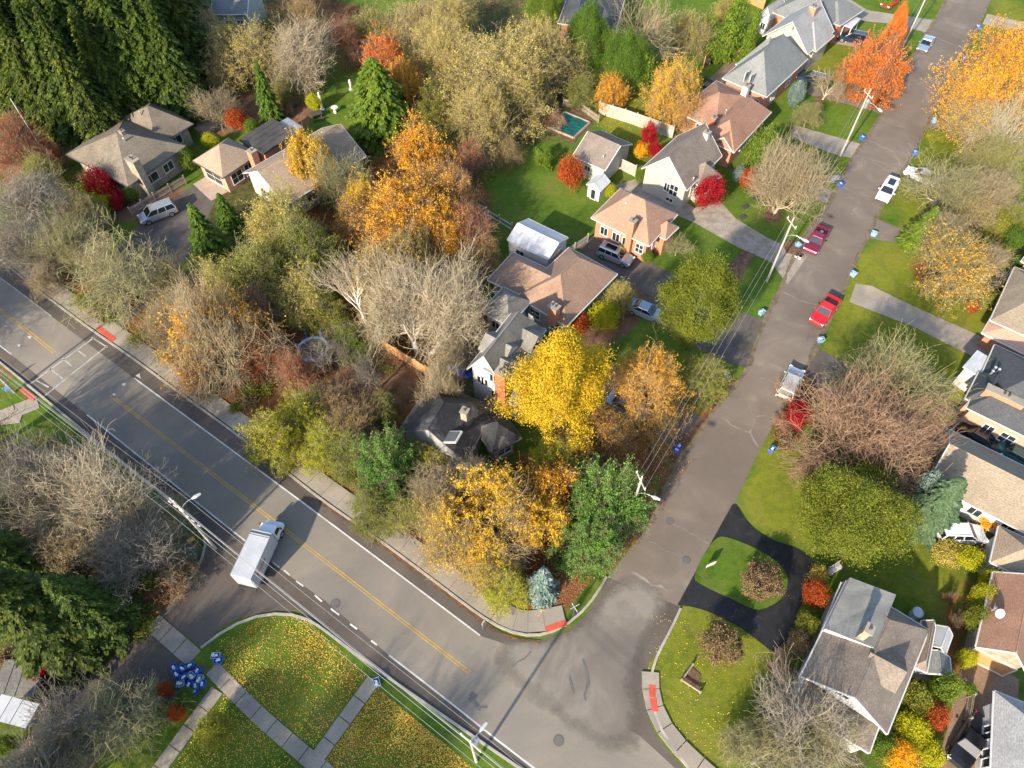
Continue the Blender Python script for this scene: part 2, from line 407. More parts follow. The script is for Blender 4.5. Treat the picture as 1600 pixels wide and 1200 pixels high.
M['asphalt_dark'] = surf('old_brown_asphalt', [(0.3, (0.075, 0.06, 0.047)), (0.55, (0.115, 0.094, 0.075)), (0.75, (0.15, 0.125, 0.1))], 0.18, 14, 0.22, rough=0.8, big=(0.07, (0.085, 0.073, 0.064), 0.6), dist=0.6)
M['asphalt_street'] = surf('brown_street_asphalt', [(0.3, (0.145, 0.118, 0.094)), (0.55, (0.185, 0.151, 0.12)), (0.7, (0.24, 0.2, 0.16))], 0.22, 14, 0.22, rough=0.85, big=(0.09, (0.125, 0.1, 0.08), 0.7), dist=1.2)
M['asphalt_lane'] = surf('grey_lane_asphalt', [(0.35, (0.16, 0.142, 0.117)), (0.5, (0.215, 0.188, 0.15)), (0.62, (0.28, 0.24, 0.187))], 0.085, 14, 0.18, rough=0.8, big=(0.06, (0.165, 0.152, 0.136), 0.55), dist=0.5)
M['asphalt_black'] = surf('sealed_black_asphalt', [(0.3, (0.014, 0.014, 0.015)), (0.6, (0.024, 0.024, 0.025)), (0.8, (0.06, 0.058, 0.056))], 0.5, 12, 0.25, rough=0.5, dist=1.5)
M['asphalt_drive'] = surf('driveway_asphalt', [(0.3, (0.085, 0.07, 0.06)), (0.7, (0.14, 0.12, 0.1))], 0.5, 10, 0.3, rough=0.85)
M['gravel'] = surf('gravel', [(0.35, (0.24, 0.2, 0.16)), (0.65, (0.36, 0.31, 0.25))], 1.0, 9, 0.45, rough=0.95, bmp=0.5)
M['tar'] = surf('crack_seal', [(0.3, (0.17, 0.15, 0.125)), (0.7, (0.29, 0.26, 0.225))], 1.2, 9, 0.4)
M['darkpatch'] = surf('dark_grey_asphalt', [(0.3, (0.1, 0.095, 0.09)), (0.7, (0.14, 0.13, 0.12))], 1.2, 9, 0.3)  # plain dark grey for road strokes and manhole lids
M['litterm'] = surf('curbside_leaves', [(0.3, (0.08, 0.04, 0.02)), (0.6, (0.17, 0.085, 0.035)), (0.8, (0.28, 0.16, 0.07))], 1.5, 9, 0.5, bmp=0.6)

M['grit'] = surf('verge_grit', [(0.3, (0.10, 0.075, 0.045)), (0.7, (0.22, 0.175, 0.11))], 1.2, 9, 0.5)
# main road: edges, extended past the frame on both sides
north = [(-330, 215), (-120, 328), (0, 407), (63, 458), (140, 515), (217, 568), (273, 610), (388, 694), (456, 746), (498, 780), (596, 848), (701, 927), (750, 965), (778, 986), (802, 995), (820, 999), (845, 999), (887, 985), (915, 962), (933, 934), (949, 902)]
south = [(-330, 340), (-120, 480), (0, 568), (60, 617), (140, 683), (224, 750), (308, 816), (390, 884), (466, 955), (575, 1039), (690, 1119), (802, 1196), (900, 1262), (1010, 1330)]
street_l = [(949, 902), (1006, 832), (1031, 780), (1059, 722), (1115, 641), (1164, 582), (1195, 498), (1222, 442), (1252, 371), (1295, 315), (1330, 248), (1355, 213), (1393, 150), (1425, 87), (1460, 31), (1477, 0), (1530, -85), (1600, -200)]
street_r = [(1620, -140), (1570, -40), (1544, 7), (1530, 38), (1505, 84), (1481, 130), (1456, 182), (1428, 241), (1407, 276), (1386, 308), (1369, 343), (1355, 374), (1334, 416), (1313, 470), (1278, 540), (1250, 596), (1211, 659), (1180, 717), (1145, 794), (1117, 843), (1083, 902), (1062, 948), (1045, 990), (1013, 1039), (1006, 1070), (1010, 1109), (1024, 1147), (1052, 1182), (1075, 1206), (1180, 1290)]
sheet('main_road', [(-330, 215)] + north[1:] + [(1062, 948), (1045, 990), (1013, 1039), (1006, 1070), (1010, 1109), (1024, 1147), (1052, 1182), (1075, 1206), (1180, 1290)] + south[::-1], M['asphalt_dark'], 0.004)
sheet('side_street', [(949, 902)] + street_l[1:] + street_r[:22], M['asphalt_street'], 0.008)
lane_n = [(-330, 240), (-120, 352), (0, 433), (80, 494), (210, 591), (420, 746), (466, 780), (600, 880), (750, 993)]
lane_s = [(-330, 312), (-120, 450), (0, 540), (136, 648), (346, 816), (430, 884), (510, 940), (608, 1024), (720, 1110), (830, 1200), (1000, 1310)]
M['asphalt_worn'] = surf('worn_junction_asphalt', [(0.36, (0.135, 0.116, 0.097)), (0.46, (0.165, 0.143, 0.118)), (0.53, (0.215, 0.19, 0.155)), (0.68, (0.26, 0.23, 0.188))], 0.11, 14, 0.2, rough=0.8, dist=0.5)
sheet('traffic_lanes', lane_n + [(800, 1010), (860, 1060), (930, 1110), (1000, 1150), (1120, 1260)] + lane_s[::-1], M['asphalt_lane'], 0.009)
WORN = [(750, 993), (800, 1004), (850, 1003), (900, 985), (935, 945), (975, 905), (1040, 915), (1032, 960), (1002, 1000), (985, 1060), (992, 1110), (1000, 1185), (930, 1150), (860, 1105), (765, 1018)]
# a worn patch that fades out at its rim, as traffic wears it
wx = np.arange(-12, 32, .4); wy = np.arange(0, 34, .4); WX, WY = np.meshgrid(wx, wy); fade = blur(inpoly(WX, WY, wpoly(WORN)).astype(float), 3)
road_poly = wpoly([(740, 985)] + north[12:] + [(985, 888), (1062, 948), (1045, 990), (1013, 1039), (1006, 1070), (1010, 1109), (1024, 1147), (1052, 1182), (1075, 1206), (700, 1206)])
fade = fade * inpoly(WX, WY, road_poly)
me = npmesh('worn_asphalt', np.stack([WX.ravel(), WY.ravel(), np.full(WX.size, .013)], 1), (lambda i: np.stack([i, i + 1, i + 1 + len(wx), i + len(wx)], 1))((np.arange(len(wy) - 1)[:, None] * len(wx) + np.arange(len(wx) - 1)[None]).ravel()), [M['asphalt_worn']])
a = me.attributes.new('fade', 'FLOAT', 'POINT'); a.data.foreach_set('value', fade.ravel().astype(np.float32)); tag(link('worn_asphalt', me), kind='structure')
nt = M['asphalt_worn'].node_tree; b = nt.nodes['Principled BSDF']; at = nt.nodes.new('ShaderNodeAttribute'); at.attribute_name = 'fade'
nt.links.new(ramp(nt, math_n(nt, 'ADD', at.outputs['Fac'], math_n(nt, 'MULTIPLY', math_n(nt, 'SUBTRACT', noise(nt, position(nt), .5, 5, .7), .5), .7)), [(.3, (0, 0, 0)), (.7, (1, 1, 1))]), b.inputs['Alpha'])

# verge strips of leaves beside the street, gutters
for nm, ln, w0, w1 in (('leaf_verge', [(949, 895), (1000, 832), (1031, 775), (1059, 718), (1115, 637), (1150, 592)], -0.25, 0.75),
                       ('leaf_verge', [(1360, 362), (1334, 412), (1313, 465), (1280, 530)], -0.2, 0.25),
                       ('leaf_gutter', [(500, 782), (596, 848), (701, 927), (750, 965), (778, 986), (802, 996), (845, 1001)], -0.4, 0.02)):
    l_ = smooth_px(ln, 0.35, 3); ja = [w0 * random.uniform(.2, 1.0) if w0 < 0 else w0 for _ in l_]; jb = [w1 * random.uniform(.35, 1.1) for _ in l_]
    ribbon(nm, l_, ja, jb, 0.056, M['litterm'])

# grit and dead leaves where the kerbless street meets the grass
for ln, sg in ((street_l[2:16], 1), (street_r[2:16], 1)):
    l_ = smooth_px(ln, 0.4, 2); n_ = len(l_); wv = [0.1 + 0.28 * abs(math.sin(k * .37) * math.sin(k * .113)) + random.uniform(0, .14) for k in range(n_)]
    ribbon('verge_grit', l_, [-x for x in wv], [x * .5 for x in wv], 0.061, M['grit'])
# kerbs
for ln in (north, south[:7] + [(325, 835), (333, 850), (322, 872), (301, 895), (292, 910)], [(315, 1014), (340, 985), (371, 969), (400, 960), (430, 955), (466, 955)] + south[9:],
           [(1062, 950), (1045, 990), (1013, 1039), (1006, 1070), (1010, 1109), (1024, 1147), (1052, 1182), (1075, 1206), (1180, 1290)]):
    l = smooth_px(ln, 1.0, 4)
    ribbon('kerb', l, -0.02, 0.18, 0.0, M['curb'], h=0.13)
walk = smooth_px([(-330, 213), (-120, 326), (0, 405), (63, 456), (140, 513), (217, 566), (273, 608), (388, 692), (456, 744), (498, 778), (596, 846), (701, 925), (750, 963), (778, 984), (802, 993), (820, 997), (845, 997), (887, 983)], 1.55, 3)
m = MB()   # sidewalk of separate slabs
wa = offset(walk, 0.2); wb = offset(walk, 2.0)
for i in range(len(walk) - 1):
    if (wb[i + 1] - wb[i]).length < 0.2: continue
    g_ = 0.009
    q = [wa[i].lerp(wa[i + 1], g_), wa[i].lerp(wa[i + 1], 1 - g_), wb[i].lerp(wb[i + 1], 1 - g_), wb[i].lerp(wb[i + 1], g_)]
    dz = random.uniform(0, 0.008)
    m.add([(p_.x, p_.y, 0.0) for p_ in q] + [(p_.x, p_.y, 0.115 + dz) for p_ in q], [(4, 5, 6, 7), (0, 1, 5, 4), (1, 2, 6, 5), (2, 3, 7, 6), (3, 0, 4, 7)], M['concrete'])
tag(m.build('sidewalk'), kind='structure')
ribbon('sidewalk_bed', walk, 0.2, 2.02, 0.0, M['asphalt_drive'], h=0.09)
def slabs(name, a, b_, w, z=0.06, step=1.5, mat='concrete'):
    """straight or bent path of slabs: centre line a..b in pixels, width w metres"""
    l = smooth_px(a, step, 2) if b_ is None else smooth_px([a, b_], step, 0)
    A = offset(l, -w / 2); B = offset(l, w / 2); m = MB()
    for i in range(len(l) - 1):
        q = [A[i].lerp(A[i + 1], .02), A[i].lerp(A[i + 1], .98), B[i].lerp(B[i + 1], .98), B[i].lerp(B[i + 1], .02)]
        m.add([(p_.x, p_.y, 0.0) for p_ in q] + [(p_.x, p_.y, z + random.uniform(0, .01)) for p_ in q], [(4, 5, 6, 7), (0, 1, 5, 4), (1, 2, 6, 5), (2, 3, 7, 6), (3, 0, 4, 7)], M[mat])
    return tag(m.build(name), kind='structure')
slabs('footpath', [(331, 1044), (400, 1115), (500, 1200), (560, 1250)], None, 1.2)
slabs('footpath', (340, 1078), (225, 1235), 1.1)
slabs('footpath', (584, 1062), (490, 1192), 1.1)
slabs('footpath', (238, 972), (304, 1029), 1.45, step=1.4)
slabs('footpath', (-60, 660), (35, 650), 1.6)
slabs('footpath', [(60, 628), (20, 645), (-40, 668)], None, 1.7)
slabs('footpath', [(1016, 1050), (1013, 1075), (1018, 1105), (1034, 1140), (1060, 1170), (1090, 1195), (1200, 1290)], None, 1.35, z=0.125)

D = [  # driveways and yards: name, material, polygon, z
    ('driveway', 'asphalt_drive', [(165, 500), (180, 395), (218, 348), (300, 290), (340, 308), (300, 390), (240, 470), (190, 512)]),
    ('driveway', 'asphalt_dark', [(322, 822), (400, 880), (476, 946), (466, 953), (420, 956), (371, 967), (340, 985), (315, 1012), (248, 963), (292, 912), (320, 875)]),
    ('driveway', 'asphalt_dark', [(224, 984), (232, 976), (295, 1037), (325, 1042), (300, 1075), (268, 1095), (205, 1125), (150, 1190), (110, 1260), (-80, 1260)]),
    ('driveway', 'asphalt_drive', [(900, 382), (935, 368), (1050, 428), (1150, 485), (1192, 500), (1164, 575), (1120, 560), (1020, 505), (975, 480), (990, 462), (1030, 470), (930, 415)]),
    ('driveway', 'asphalt_drive', [(925, 590), (960, 570), (1041, 622), (1103, 655), (1059, 712), (1013, 668), (950, 640)]),
    ('gravel_driveway', 'gravel', [(960, 290), (1010, 275), (1085, 325), (1125, 315), (1150, 342), (1200, 372), (1262, 400), (1230, 445), (1205, 410), (1150, 385), (1085, 348), (1000, 312)]),
    ('driveway', 'concrete', [(1225, 270), (1270, 283), (1302, 300), (1292, 318), (1255, 302), (1215, 285)]),
    ('driveway', 'concrete', [(1240, 195), (1292, 210), (1348, 226), (1334, 248), (1300, 240), (1235, 215)]),
    ('driveway', 'asphalt_street', [(1265, 128), (1330, 145), (1395, 158), (1377, 178), (1320, 162), (1262, 148)]),
    ('driveway', 'concrete', [(1300, -30), (1330, 0), (1355, 16), (1462, 32), (1450, 52), (1400, 38), (1320, 30), (1260, 0)]),
    ('driveway', 'concrete', [(1270, 45), (1340, 62), (1345, 75), (1265, 62)]),
    ('driveway', 'concrete', [(1542, 22), (1600, 35), (1680, 55), (1680, 75), (1600, 52), (1535, 38)]),
    ('driveway', 'asphalt_drive', [(1507, 82), (1560, 88), (1640, 110), (1640, 130), (1550, 100), (1500, 95)]),
    ('driveway', 'asphalt_street', [(1458, 180), (1490, 190), (1560, 215), (1552, 230), (1480, 205), (1450, 200)]),
    ('driveway', 'concrete', [(1424, 270), (1440, 260), (1490, 280), (1600, 318), (1700, 360), (1700, 395), (1600, 350), (1500, 308), (1418, 286)]),
    ('driveway', 'asphalt_street', [(1372, 343), (1420, 362), (1480, 385), (1470, 400), (1410, 382), (1356, 372)]),
    ('driveway', 'concrete', [(1337, 443), (1362, 447), (1430, 480), (1520, 520), (1600, 558), (1720, 620), (1720, 650), (1600, 590), (1500, 548), (1430, 512), (1327, 472)]),
    ('driveway', 'asphalt_dark', [(1250, 592), (1278, 545), (1310, 560), (1400, 620), (1500, 668), (1600, 705), (1700, 750), (1700, 800), (1600, 745), (1480, 700), (1380, 665), (1300, 625)]),
    ('driveway', 'brownpave', [(1500, 1048), (1530, 1022), (1592, 1062), (1590, 1100), (1560, 1200), (1530, 1260), (1450, 1260)]),
    ('driveway', 'asphalt_drive', [(1440, 810), (1480, 820), (1540, 850), (1530, 870), (1500, 855), (1440, 835)]),
    ('patio', 'paver', [(302, 288), (322, 276), (356, 300), (330, 314)]),
    ('patio', 'soil', [(855, 185), (900, 168), (930, 190), (895, 225), (850, 205)]),
    ('flower_bed', 'soil', [(1200, 322), (1215, 320), (1223, 332), (1218, 346), (1200, 348), (1190, 338)]),
    ('flower_bed', 'soil', [(1222, 378), (1240, 374), (1256, 384), (1250, 398), (1228, 396)]),
    ('flower_bed', 'soil', [(1272, 152), (1284, 150), (1290, 158), (1280, 164), (1270, 160)]),
    ('patio', 'soil', [(1165, 200), (1180, 190), (1200, 205), (1185, 222)]),
    ('garden_path', 'soil', [(1130, 425), (1160, 390), (1180, 398), (1152, 445)]),
]
for i, (nm, mt, px) in enumerate(D): sheet(nm, px, M[mt], 0.012 + 0.0016 * i)
island = [(1080, 902), (1116, 838), (1140, 840), (1192, 862), (1226, 888), (1232, 912), (1222, 936), (1203, 948), (1180, 955), (1145, 937), (1095, 914)]
def chaikin(px, it=3, closed=True):
    for _ in range(it):
        q = []
        for i in range(len(px) if closed else len(px) - 1):
            a, b_ = px[i], px[(i + 1) % len(px)]; q += [(a[0] * .75 + b_[0] * .25, a[1] * .75 + b_[1] * .25), (a[0] * .25 + b_[0] * .75, a[1] * .25 + b_[1] * .75)]
        px = q if closed else [px[0]] + q + [px[-1]]
    return px
island = chaikin(island)
sheet('loop_driveway', [(1112, 846)] + chaikin([(1143, 790), (1150, 786), (1171, 822), (1205, 844), (1245, 856), (1276, 878), (1268, 915), (1250, 945), (1240, 985), (1214, 1026), (1180, 998), (1150, 976), (1108, 956), (1080, 948), (1058, 946)], 3, False) + [(1083, 900)], M['asphalt_black'], 0.058)
sheet('lawn_island', island, gm, 0.0, h=0.10)
# painted markings
def dbl(name, ln, w, gap, mat, z=0.0165):
    l = smooth_px(ln, 3, 1)
    if gap: ribbon(name, l, -gap / 2 - w, -gap / 2, z, mat); ribbon(name, l, gap / 2, gap / 2 + w, z, mat)
    else: ribbon(name, l, -w / 2, w / 2, z, mat)
dbl('yellow_centre_line', [(172, 617), (300, 716), (420, 808), (560, 917), (734, 1051)], 0.10, 0.11, M['yellowline'])
dbl('yellow_centre_line', [(-200, 340), (0, 484), (52, 524), (85, 551)], 0.12, 0.12, M['yellowline'])
dbl('white_edge_line', [(210, 591), (420, 746), (466, 780), (600, 880), (750, 993)], 0.13, 0, M['whiteline'])
dbl('white_edge_line', [(-200, 310), (0, 433), (80, 494)], 0.12, 0, M['fadedline'])
dbl('white_edge_line', [(136, 648), (250, 739), (346, 816), (388, 849)], 0.13, 0, M['whiteline'])
dbl('white_edge_line', [(-200, 395), (0, 540), (18, 554)], 0.12, 0, M['whiteline'])
dbl('white_edge_line', [(608, 1024), (720, 1110), (830, 1200), (1000, 1310)], 0.13, 0, M['whiteline'])
for a, b_ in (((426, 878), (437, 887)), ((444, 891), (453, 899)), ((463, 908), (474, 916)), ((492, 930), (503, 940)), ((517, 951), (530, 961)), ((547, 975), (558, 983)), ((580, 1001), (589, 1008))):
    dbl('lane_dash', [a, b_], 0.13, 0, M['whiteline'])
for a, b_ in (((148, 527), (46, 601)), ((168, 540), (68, 620)), ((46, 601), (68, 620)), ((143, 527), (168, 543)), ((78, 576), (98, 592)), ((98, 560), (112, 572)), ((122, 548), (134, 557)), ((56, 594), (76, 605))):
    dbl('crosswalk_line', [a, b_], 0.16, 0, M['fadedline'])
for px in ([(190, 600), (197, 598), (194, 604)], [(43, 526), (50, 525), (47, 530)], [(27, 539), (33, 538), (30, 543)], [(212, 587), (218, 583), (220, 592)], [(172, 617), (180, 614), (180, 622)]):
    sheet('yield_mark', px, M['whiteline'], 0.0165)
# red tactile plates
for px in ([(150, 514), (157, 510), (183, 530), (176, 536)], [(31, 611), (37, 606), (58, 622), (52, 628)], [(851, 980), (884, 969), (886, 978), (853, 989)], [(1014, 1070), (1024, 1071), (1024, 1091), (1014, 1090)], [(1015, 1092), (1026, 1092), (1028, 1112), (1018, 1112)]):
    sheet('tactile_plate', px, M['tactile'], 0.11, h=0.03)
# crack sealant and darker grey marks on the asphalt: thin irregular stripes
CZ = [0.0175]
def crack(px, w=0.18, mat='tar'):
    CZ[0] += 0.0006; z = CZ[0]
    p_ = resample([G(u, v).to_2d() for u, v in px], 0.5)
    p_ = [q + Vector((random.gauss(0, .07), random.gauss(0, .07))) for q in p_]
    a = []; b_ = []
    for i, q in enumerate(p_):
        t = (p_[min(i + 1, len(p_) - 1)] - p_[max(i - 1, 0)]).normalized(); nn = Vector((-t.y, t.x)); k = w * random.uniform(0.1, 0.9) / 2
        a.append(q + nn * k); b_.append(q - nn * k)
    n = len(p_); mm.add([(q.x, q.y, z) for q in a + b_], [(i, i + 1, n + i + 1, n + i) for i in range(n - 1)], M[mat])
mm = MB()
for px in ([(1052, 817), (1106, 848)], [(1015, 845), (1050, 864), (1088, 880)], [(985, 892), (1020, 912), (1045, 925)], [(985, 892), (1010, 905)],
           [(1126, 653), (1150, 670), (1172, 676), (1186, 700)], [(1168, 630), (1180, 655), (1172, 676)], [(1180, 650), (1197, 650)],
           [(1222, 455), (1246, 468), (1278, 478)], [(1316, 292), (1350, 305), (1385, 318)], [(1340, 250), (1355, 245), (1375, 262), (1408, 275)], [(1355, 247), (1400, 262)],
           [(1355, 218), (1380, 230), (1396, 238)], [(1376, 185), (1395, 195), (1415, 200)], [(1463, 31), (1500, 40), (1522, 48)], [(1440, 50), (1470, 62), (1500, 75)], [(1470, 95), (1490, 103)],
           [(1384, 150), (1388, 158)], [(1330, 335), (1338, 325)], [(1190, 590), (1225, 605)]):
    crack(px, random.uniform(0.12, 0.4))
for px in ([(735, 1085), (745, 1092)], [(733, 1088), (740, 1093), (748, 1105), (760, 1108)], [(735, 1090), (752, 1108)], [(830, 1018), (800, 1040)], [(912, 1030), (918, 1060), (915, 1095)], [(890, 1055), (895, 1085)]):
    crack(px, random.uniform(0.2, 0.6), 'darkpatch')
tag(mm.build('cracks_and_marks'), kind='structure')
def manhole(u, v, r, label):
    mh = MB(); c_ = G(u, v, 0.02); mh.disc((0, 0, 0), r, M['asphalt_drive'], 20, h=0.01); mh.disc((0, 0, 0.004), r * 0.82, M['darkpatch'], 20, h=0.01)
    o = mh.build('manhole_cover'); o.location = (c_.x, c_.y, 0.022); tag(o, label, 'manhole cover', 'manhole covers in the road')
for u, v, r, l in ((524, 943, .42, 'round manhole cover beside the white lane dashes'), (873, 1157, .42, 'round manhole cover in the junction, nearest the bottom'), (1047, 814, .36, 'upper manhole cover with crack line on side street'), (1073, 875, .36, 'manhole cover at side street edge near island lawn'), (507, 958, .15, 'tiny valve cover below the round manhole on main road')):
    manhole(u, v, r, l)
# ---------------------------------------------------------------- trees
def nrm(a): return a / (np.linalg.norm(a, axis=1, keepdims=True) + 1e-9)
def seg_tubes(P0, P1, R0, R1, n):
    d = nrm(P1 - P0); ref = np.where(np.abs(d[:, 2:3]) < 0.9, np.array([[0, 0, 1.0]]), np.array([[1.0, 0, 0]]))
    a = nrm(np.cross(d, ref)); b_ = np.cross(a, d); N = len(P0); an = np.arange(n) * 2 * PI / n
    ring = a[:, None] * np.cos(an)[None, :, None] + b_[:, None] * np.sin(an)[None, :, None]
    V = np.concatenate([P0[:, None] + ring * R0[:, None, None], P1[:, None] + ring * R1[:, None, None]], 1).reshape(-1, 3)
    k = np.arange(n); base = (np.arange(N) * 2 * n)[:, None]
    F = np.stack([base + k, base + (k + 1) % n, base + n + (k + 1) % n, base + n + k], 2).reshape(-1, 4)
    return V, F
def quads(rng, P, s, flat=0.0, aspect=1.0, out=None, droop=None):
    """leaf cards at P: random orientation, biased to face 'out'"""
    N = len(P); n = nrm(rng.normal(size=(N, 3)))
    if out is not None: n = nrm(n + out * flat)
    elif flat: n = nrm(n + np.array([0, 0, flat]))
    a = nrm(np.cross(n, rng.normal(size=(N, 3)))) if droop is None else nrm(droop + rng.normal(size=(N, 3)) * 0.25)
    b_ = nrm(np.cross(n, a)); S = (s * rng.uniform(0.55, 1.3, N))[:, None]
    V = np.stack([P - a * S * aspect, P + b_ * S * 0.6, P + a * S * aspect, P - b_ * S * 0.6], 1).reshape(-1, 3)
    F = np.arange(N * 4).reshape(-1, 4); return V, F
def grow(seed, counts=(7, 6, 6, 5, 4), spread=0.9, up=0.35, trunk=0.25, fork=False, curl=0.2, lens=(0.55, 0.5, 0.42, 0.34, 0.26), droop=0.0, R=5.0, H=11.0, wood=0.19, tw=0.024):
    rng = np.random.default_rng(seed); S0 = []; S1 = []; RA = []; RB = []; LV = []
    trunk_h = H * trunk
    lean = rng.normal(size=2) * 0.25
    top = np.array([[lean[0], lean[1], trunk_h]])
    S0.append(np.zeros((1, 3))); S1.append(top); RA.append([wood * 1.25]); RB.append([wood]); LV.append([0])
    # limbs
    n = counts[0]; az = np.arange(n) * 2.4 + rng.uniform(0, 6); el = rng.uniform(0.35, 1.25, n) if not fork else rng.uniform(0.8, 1.3, n)
    el[0] = 1.45
    D = np.stack([np.cos(az) * np.cos(el), np.sin(az) * np.cos(el), np.sin(el)], 1)
    t = rng.uniform(0.6, 1.0, n); P = top * t[:, None]
    L = H * lens[0] * rng.uniform(0.75, 1.1, n); Rr = wood * rng.uniform(0.45, 0.7, n)
    tips = None
    for lv in range(1, len(counts) + 1):
        segs = 4 if lv == 1 else 3 if lv <= 3 else 2
        pts = [P]; d = D.copy()
        for s in range(segs):
            d = nrm(d + rng.normal(size=d.shape) * (curl * (1.7 if lv >= 4 else 1)) + np.array([0, 0, 0.10 * up]) - np.array([0, 0, droop]) * (lv >= 3))
            pts.append(pts[-1] + d * (L / segs)[:, None])
        r1 = np.maximum(Rr * 0.35, tw * 0.5)
        for s in range(segs):
            S0.append(pts[s]); S1.append(pts[s + 1]); f0 = s / segs; f1 = (s + 1) / segs
            RA.append(Rr * (1 - f0) + r1 * f0); RB.append(Rr * (1 - f1) + r1 * f1); LV.append(np.full(len(P), lv))
        tips = (pts[-2], pts[-1])
        if lv == len(counts): break
        k = counts[lv]; N = len(P)
        idx = np.repeat(np.arange(N), k); tt = np.tile(np.linspace(0.28, 1.0, k), N) + rng.uniform(-0.06, 0.06, N * k); tt = np.clip(tt, 0.15, 1)
        A = np.stack(pts, 1); u = tt * segs; i0 = np.minimum(u.astype(int), segs - 1); f = (u - i0)[:, None]
        PP = A[idx, i0] * (1 - f) + A[idx, i0 + 1] * f
        pd = nrm(A[idx, i0 + 1] - A[idx, i0])
        side = nrm(np.cross(pd, rng.normal(size=pd.shape)))
        outw = PP - np.array([0, 0, H * 0.45]); outw = nrm(outw * np.array([1, 1, 0.7]))
        D = nrm(pd * rng.uniform(0.4, 1.0, N * k)[:, None] + side * (spread + 0.14 * lv) * rng.uniform(0.5, 1.2, N * k)[:, None] + outw * 0.3 + np.array([0, 0, up * 0.4]))
        L = (L[idx] * (lens[lv] / lens[lv - 1]) * (1.25 - 0.45 * tt)) * rng.uniform(0.7, 1.2, N * k)
        Rr = np.maximum(Rr[idx] * (1 - 0.6 * tt) * 0.62, tw * (1.5 if lv <= 2 else 1.0 if lv == 3 else 0.55)); P = PP
    S0 = np.concatenate(S0); S1 = np.concatenate(S1); RA = np.concatenate(RA); RB = np.concatenate(RB); LV = np.concatenate(LV)
    # fit to R, H
    rr = np.percentile(np.hypot(S1[:, 0], S1[:, 1]), 97); zz = S1[:, 2].max()
    k = np.array([R / rr, R / rr, 1.0]); kz = H / zz
    for A in (S0, S1): A *= k; A[:, 2] = A[:, 2] * kz
    S0 = warp(S0, seed, R, H); S1 = warp(S1, seed, R, H)
    return S0, S1, RA, RB, LV, rng
def lump(P, seed, wl=1.0, n=7):
    """cheap smooth 3-d noise in about -1..1"""
    r = np.random.default_rng(seed); a = np.zeros(len(P))
    for k in range(n):
        d = r.normal(size=3); d /= np.linalg.norm(d); f = 2 * PI / (wl * r.uniform(0.7, 2.2)); a += np.sin(P @ d * f + r.uniform(0, 6.28))
    return a / n * 1.9
def warp(P, seed, R, H, amp=0.28):
    """uneven outline: push every point in or out by a smooth noise of its direction"""
    c = np.array([0, 0, H * 0.45]); q = P - c; u = q / (np.linalg.norm(q, axis=1, keepdims=True) + 1e-6)
    k = 1 + amp * lump(u, seed, 1.15, 9) * np.clip(np.linalg.norm(q / np.array([R, R, H * .5]), axis=1), 0, 1)
    k = np.where(P[:, 2] < H * 0.12, 1, k); out = c + q * k[:, None]; out[:, 2] = np.where(P[:, 2] < H * .12, P[:, 2], np.maximum(out[:, 2], 0.1)); return out
PROTO = {}
def bare(key, seed, leaves=0, leafsize=0.1, keepleaf=None, **kw):
    """prototype: (trunk mesh, crown mesh, R, H). crown slots: 0 twigs, 1 leaves"""
    R = kw.get('R', 5.0); H = kw.get('H', 11.0)
    S0, S1, RA, RB, LV, rng = grow(seed, **kw)
    t = LV <= 1; V, F = seg_tubes(S0[t], S1[t], RA[t], RB[t], 7)
    tm = npmesh('trunk', V, F, [None], smooth=True)
    mid = (LV == 2); Va, Fa = seg_tubes(S0[mid], S1[mid], RA[mid], RB[mid], 5)
    t = LV > 2; Vb, Fb = seg_tubes(S0[t], S1[t], RA[t], RB[t], 3); parts = [(Va, Fa, 0), (Vb, Fb, 0)]
    if leaves:
        lt = np.where(LV >= LV.max() - 1)[0]
        if keepleaf is not None:
            c = S1[lt]; lt = lt[keepleaf(c, rng)]
        i = rng.choice(lt, int(leaves * 1.5)); f = rng.uniform(0, 1, len(i))[:, None]
        P = S0[i] * (1 - f) + S1[i] * f + rng.normal(size=(len(i), 3)) * 0.13
        P = P[lump(P, seed + 9, 1.5) > rng.uniform(-.9, .35, len(P))]
        parts.append((*quads(rng, P, leafsize, flat=0.5), 1))
    V = []; F = []; mi = []; o = 0
    for v, f, m_ in parts: V.append(v); F.append(f + o); mi.append(np.full(len(f), m_)); o += len(v)
    cm = npmesh('crown', np.concatenate(V), np.concatenate(F), [None, None], np.concatenate(mi))
    PROTO[key] = (tm, cm, R, H)
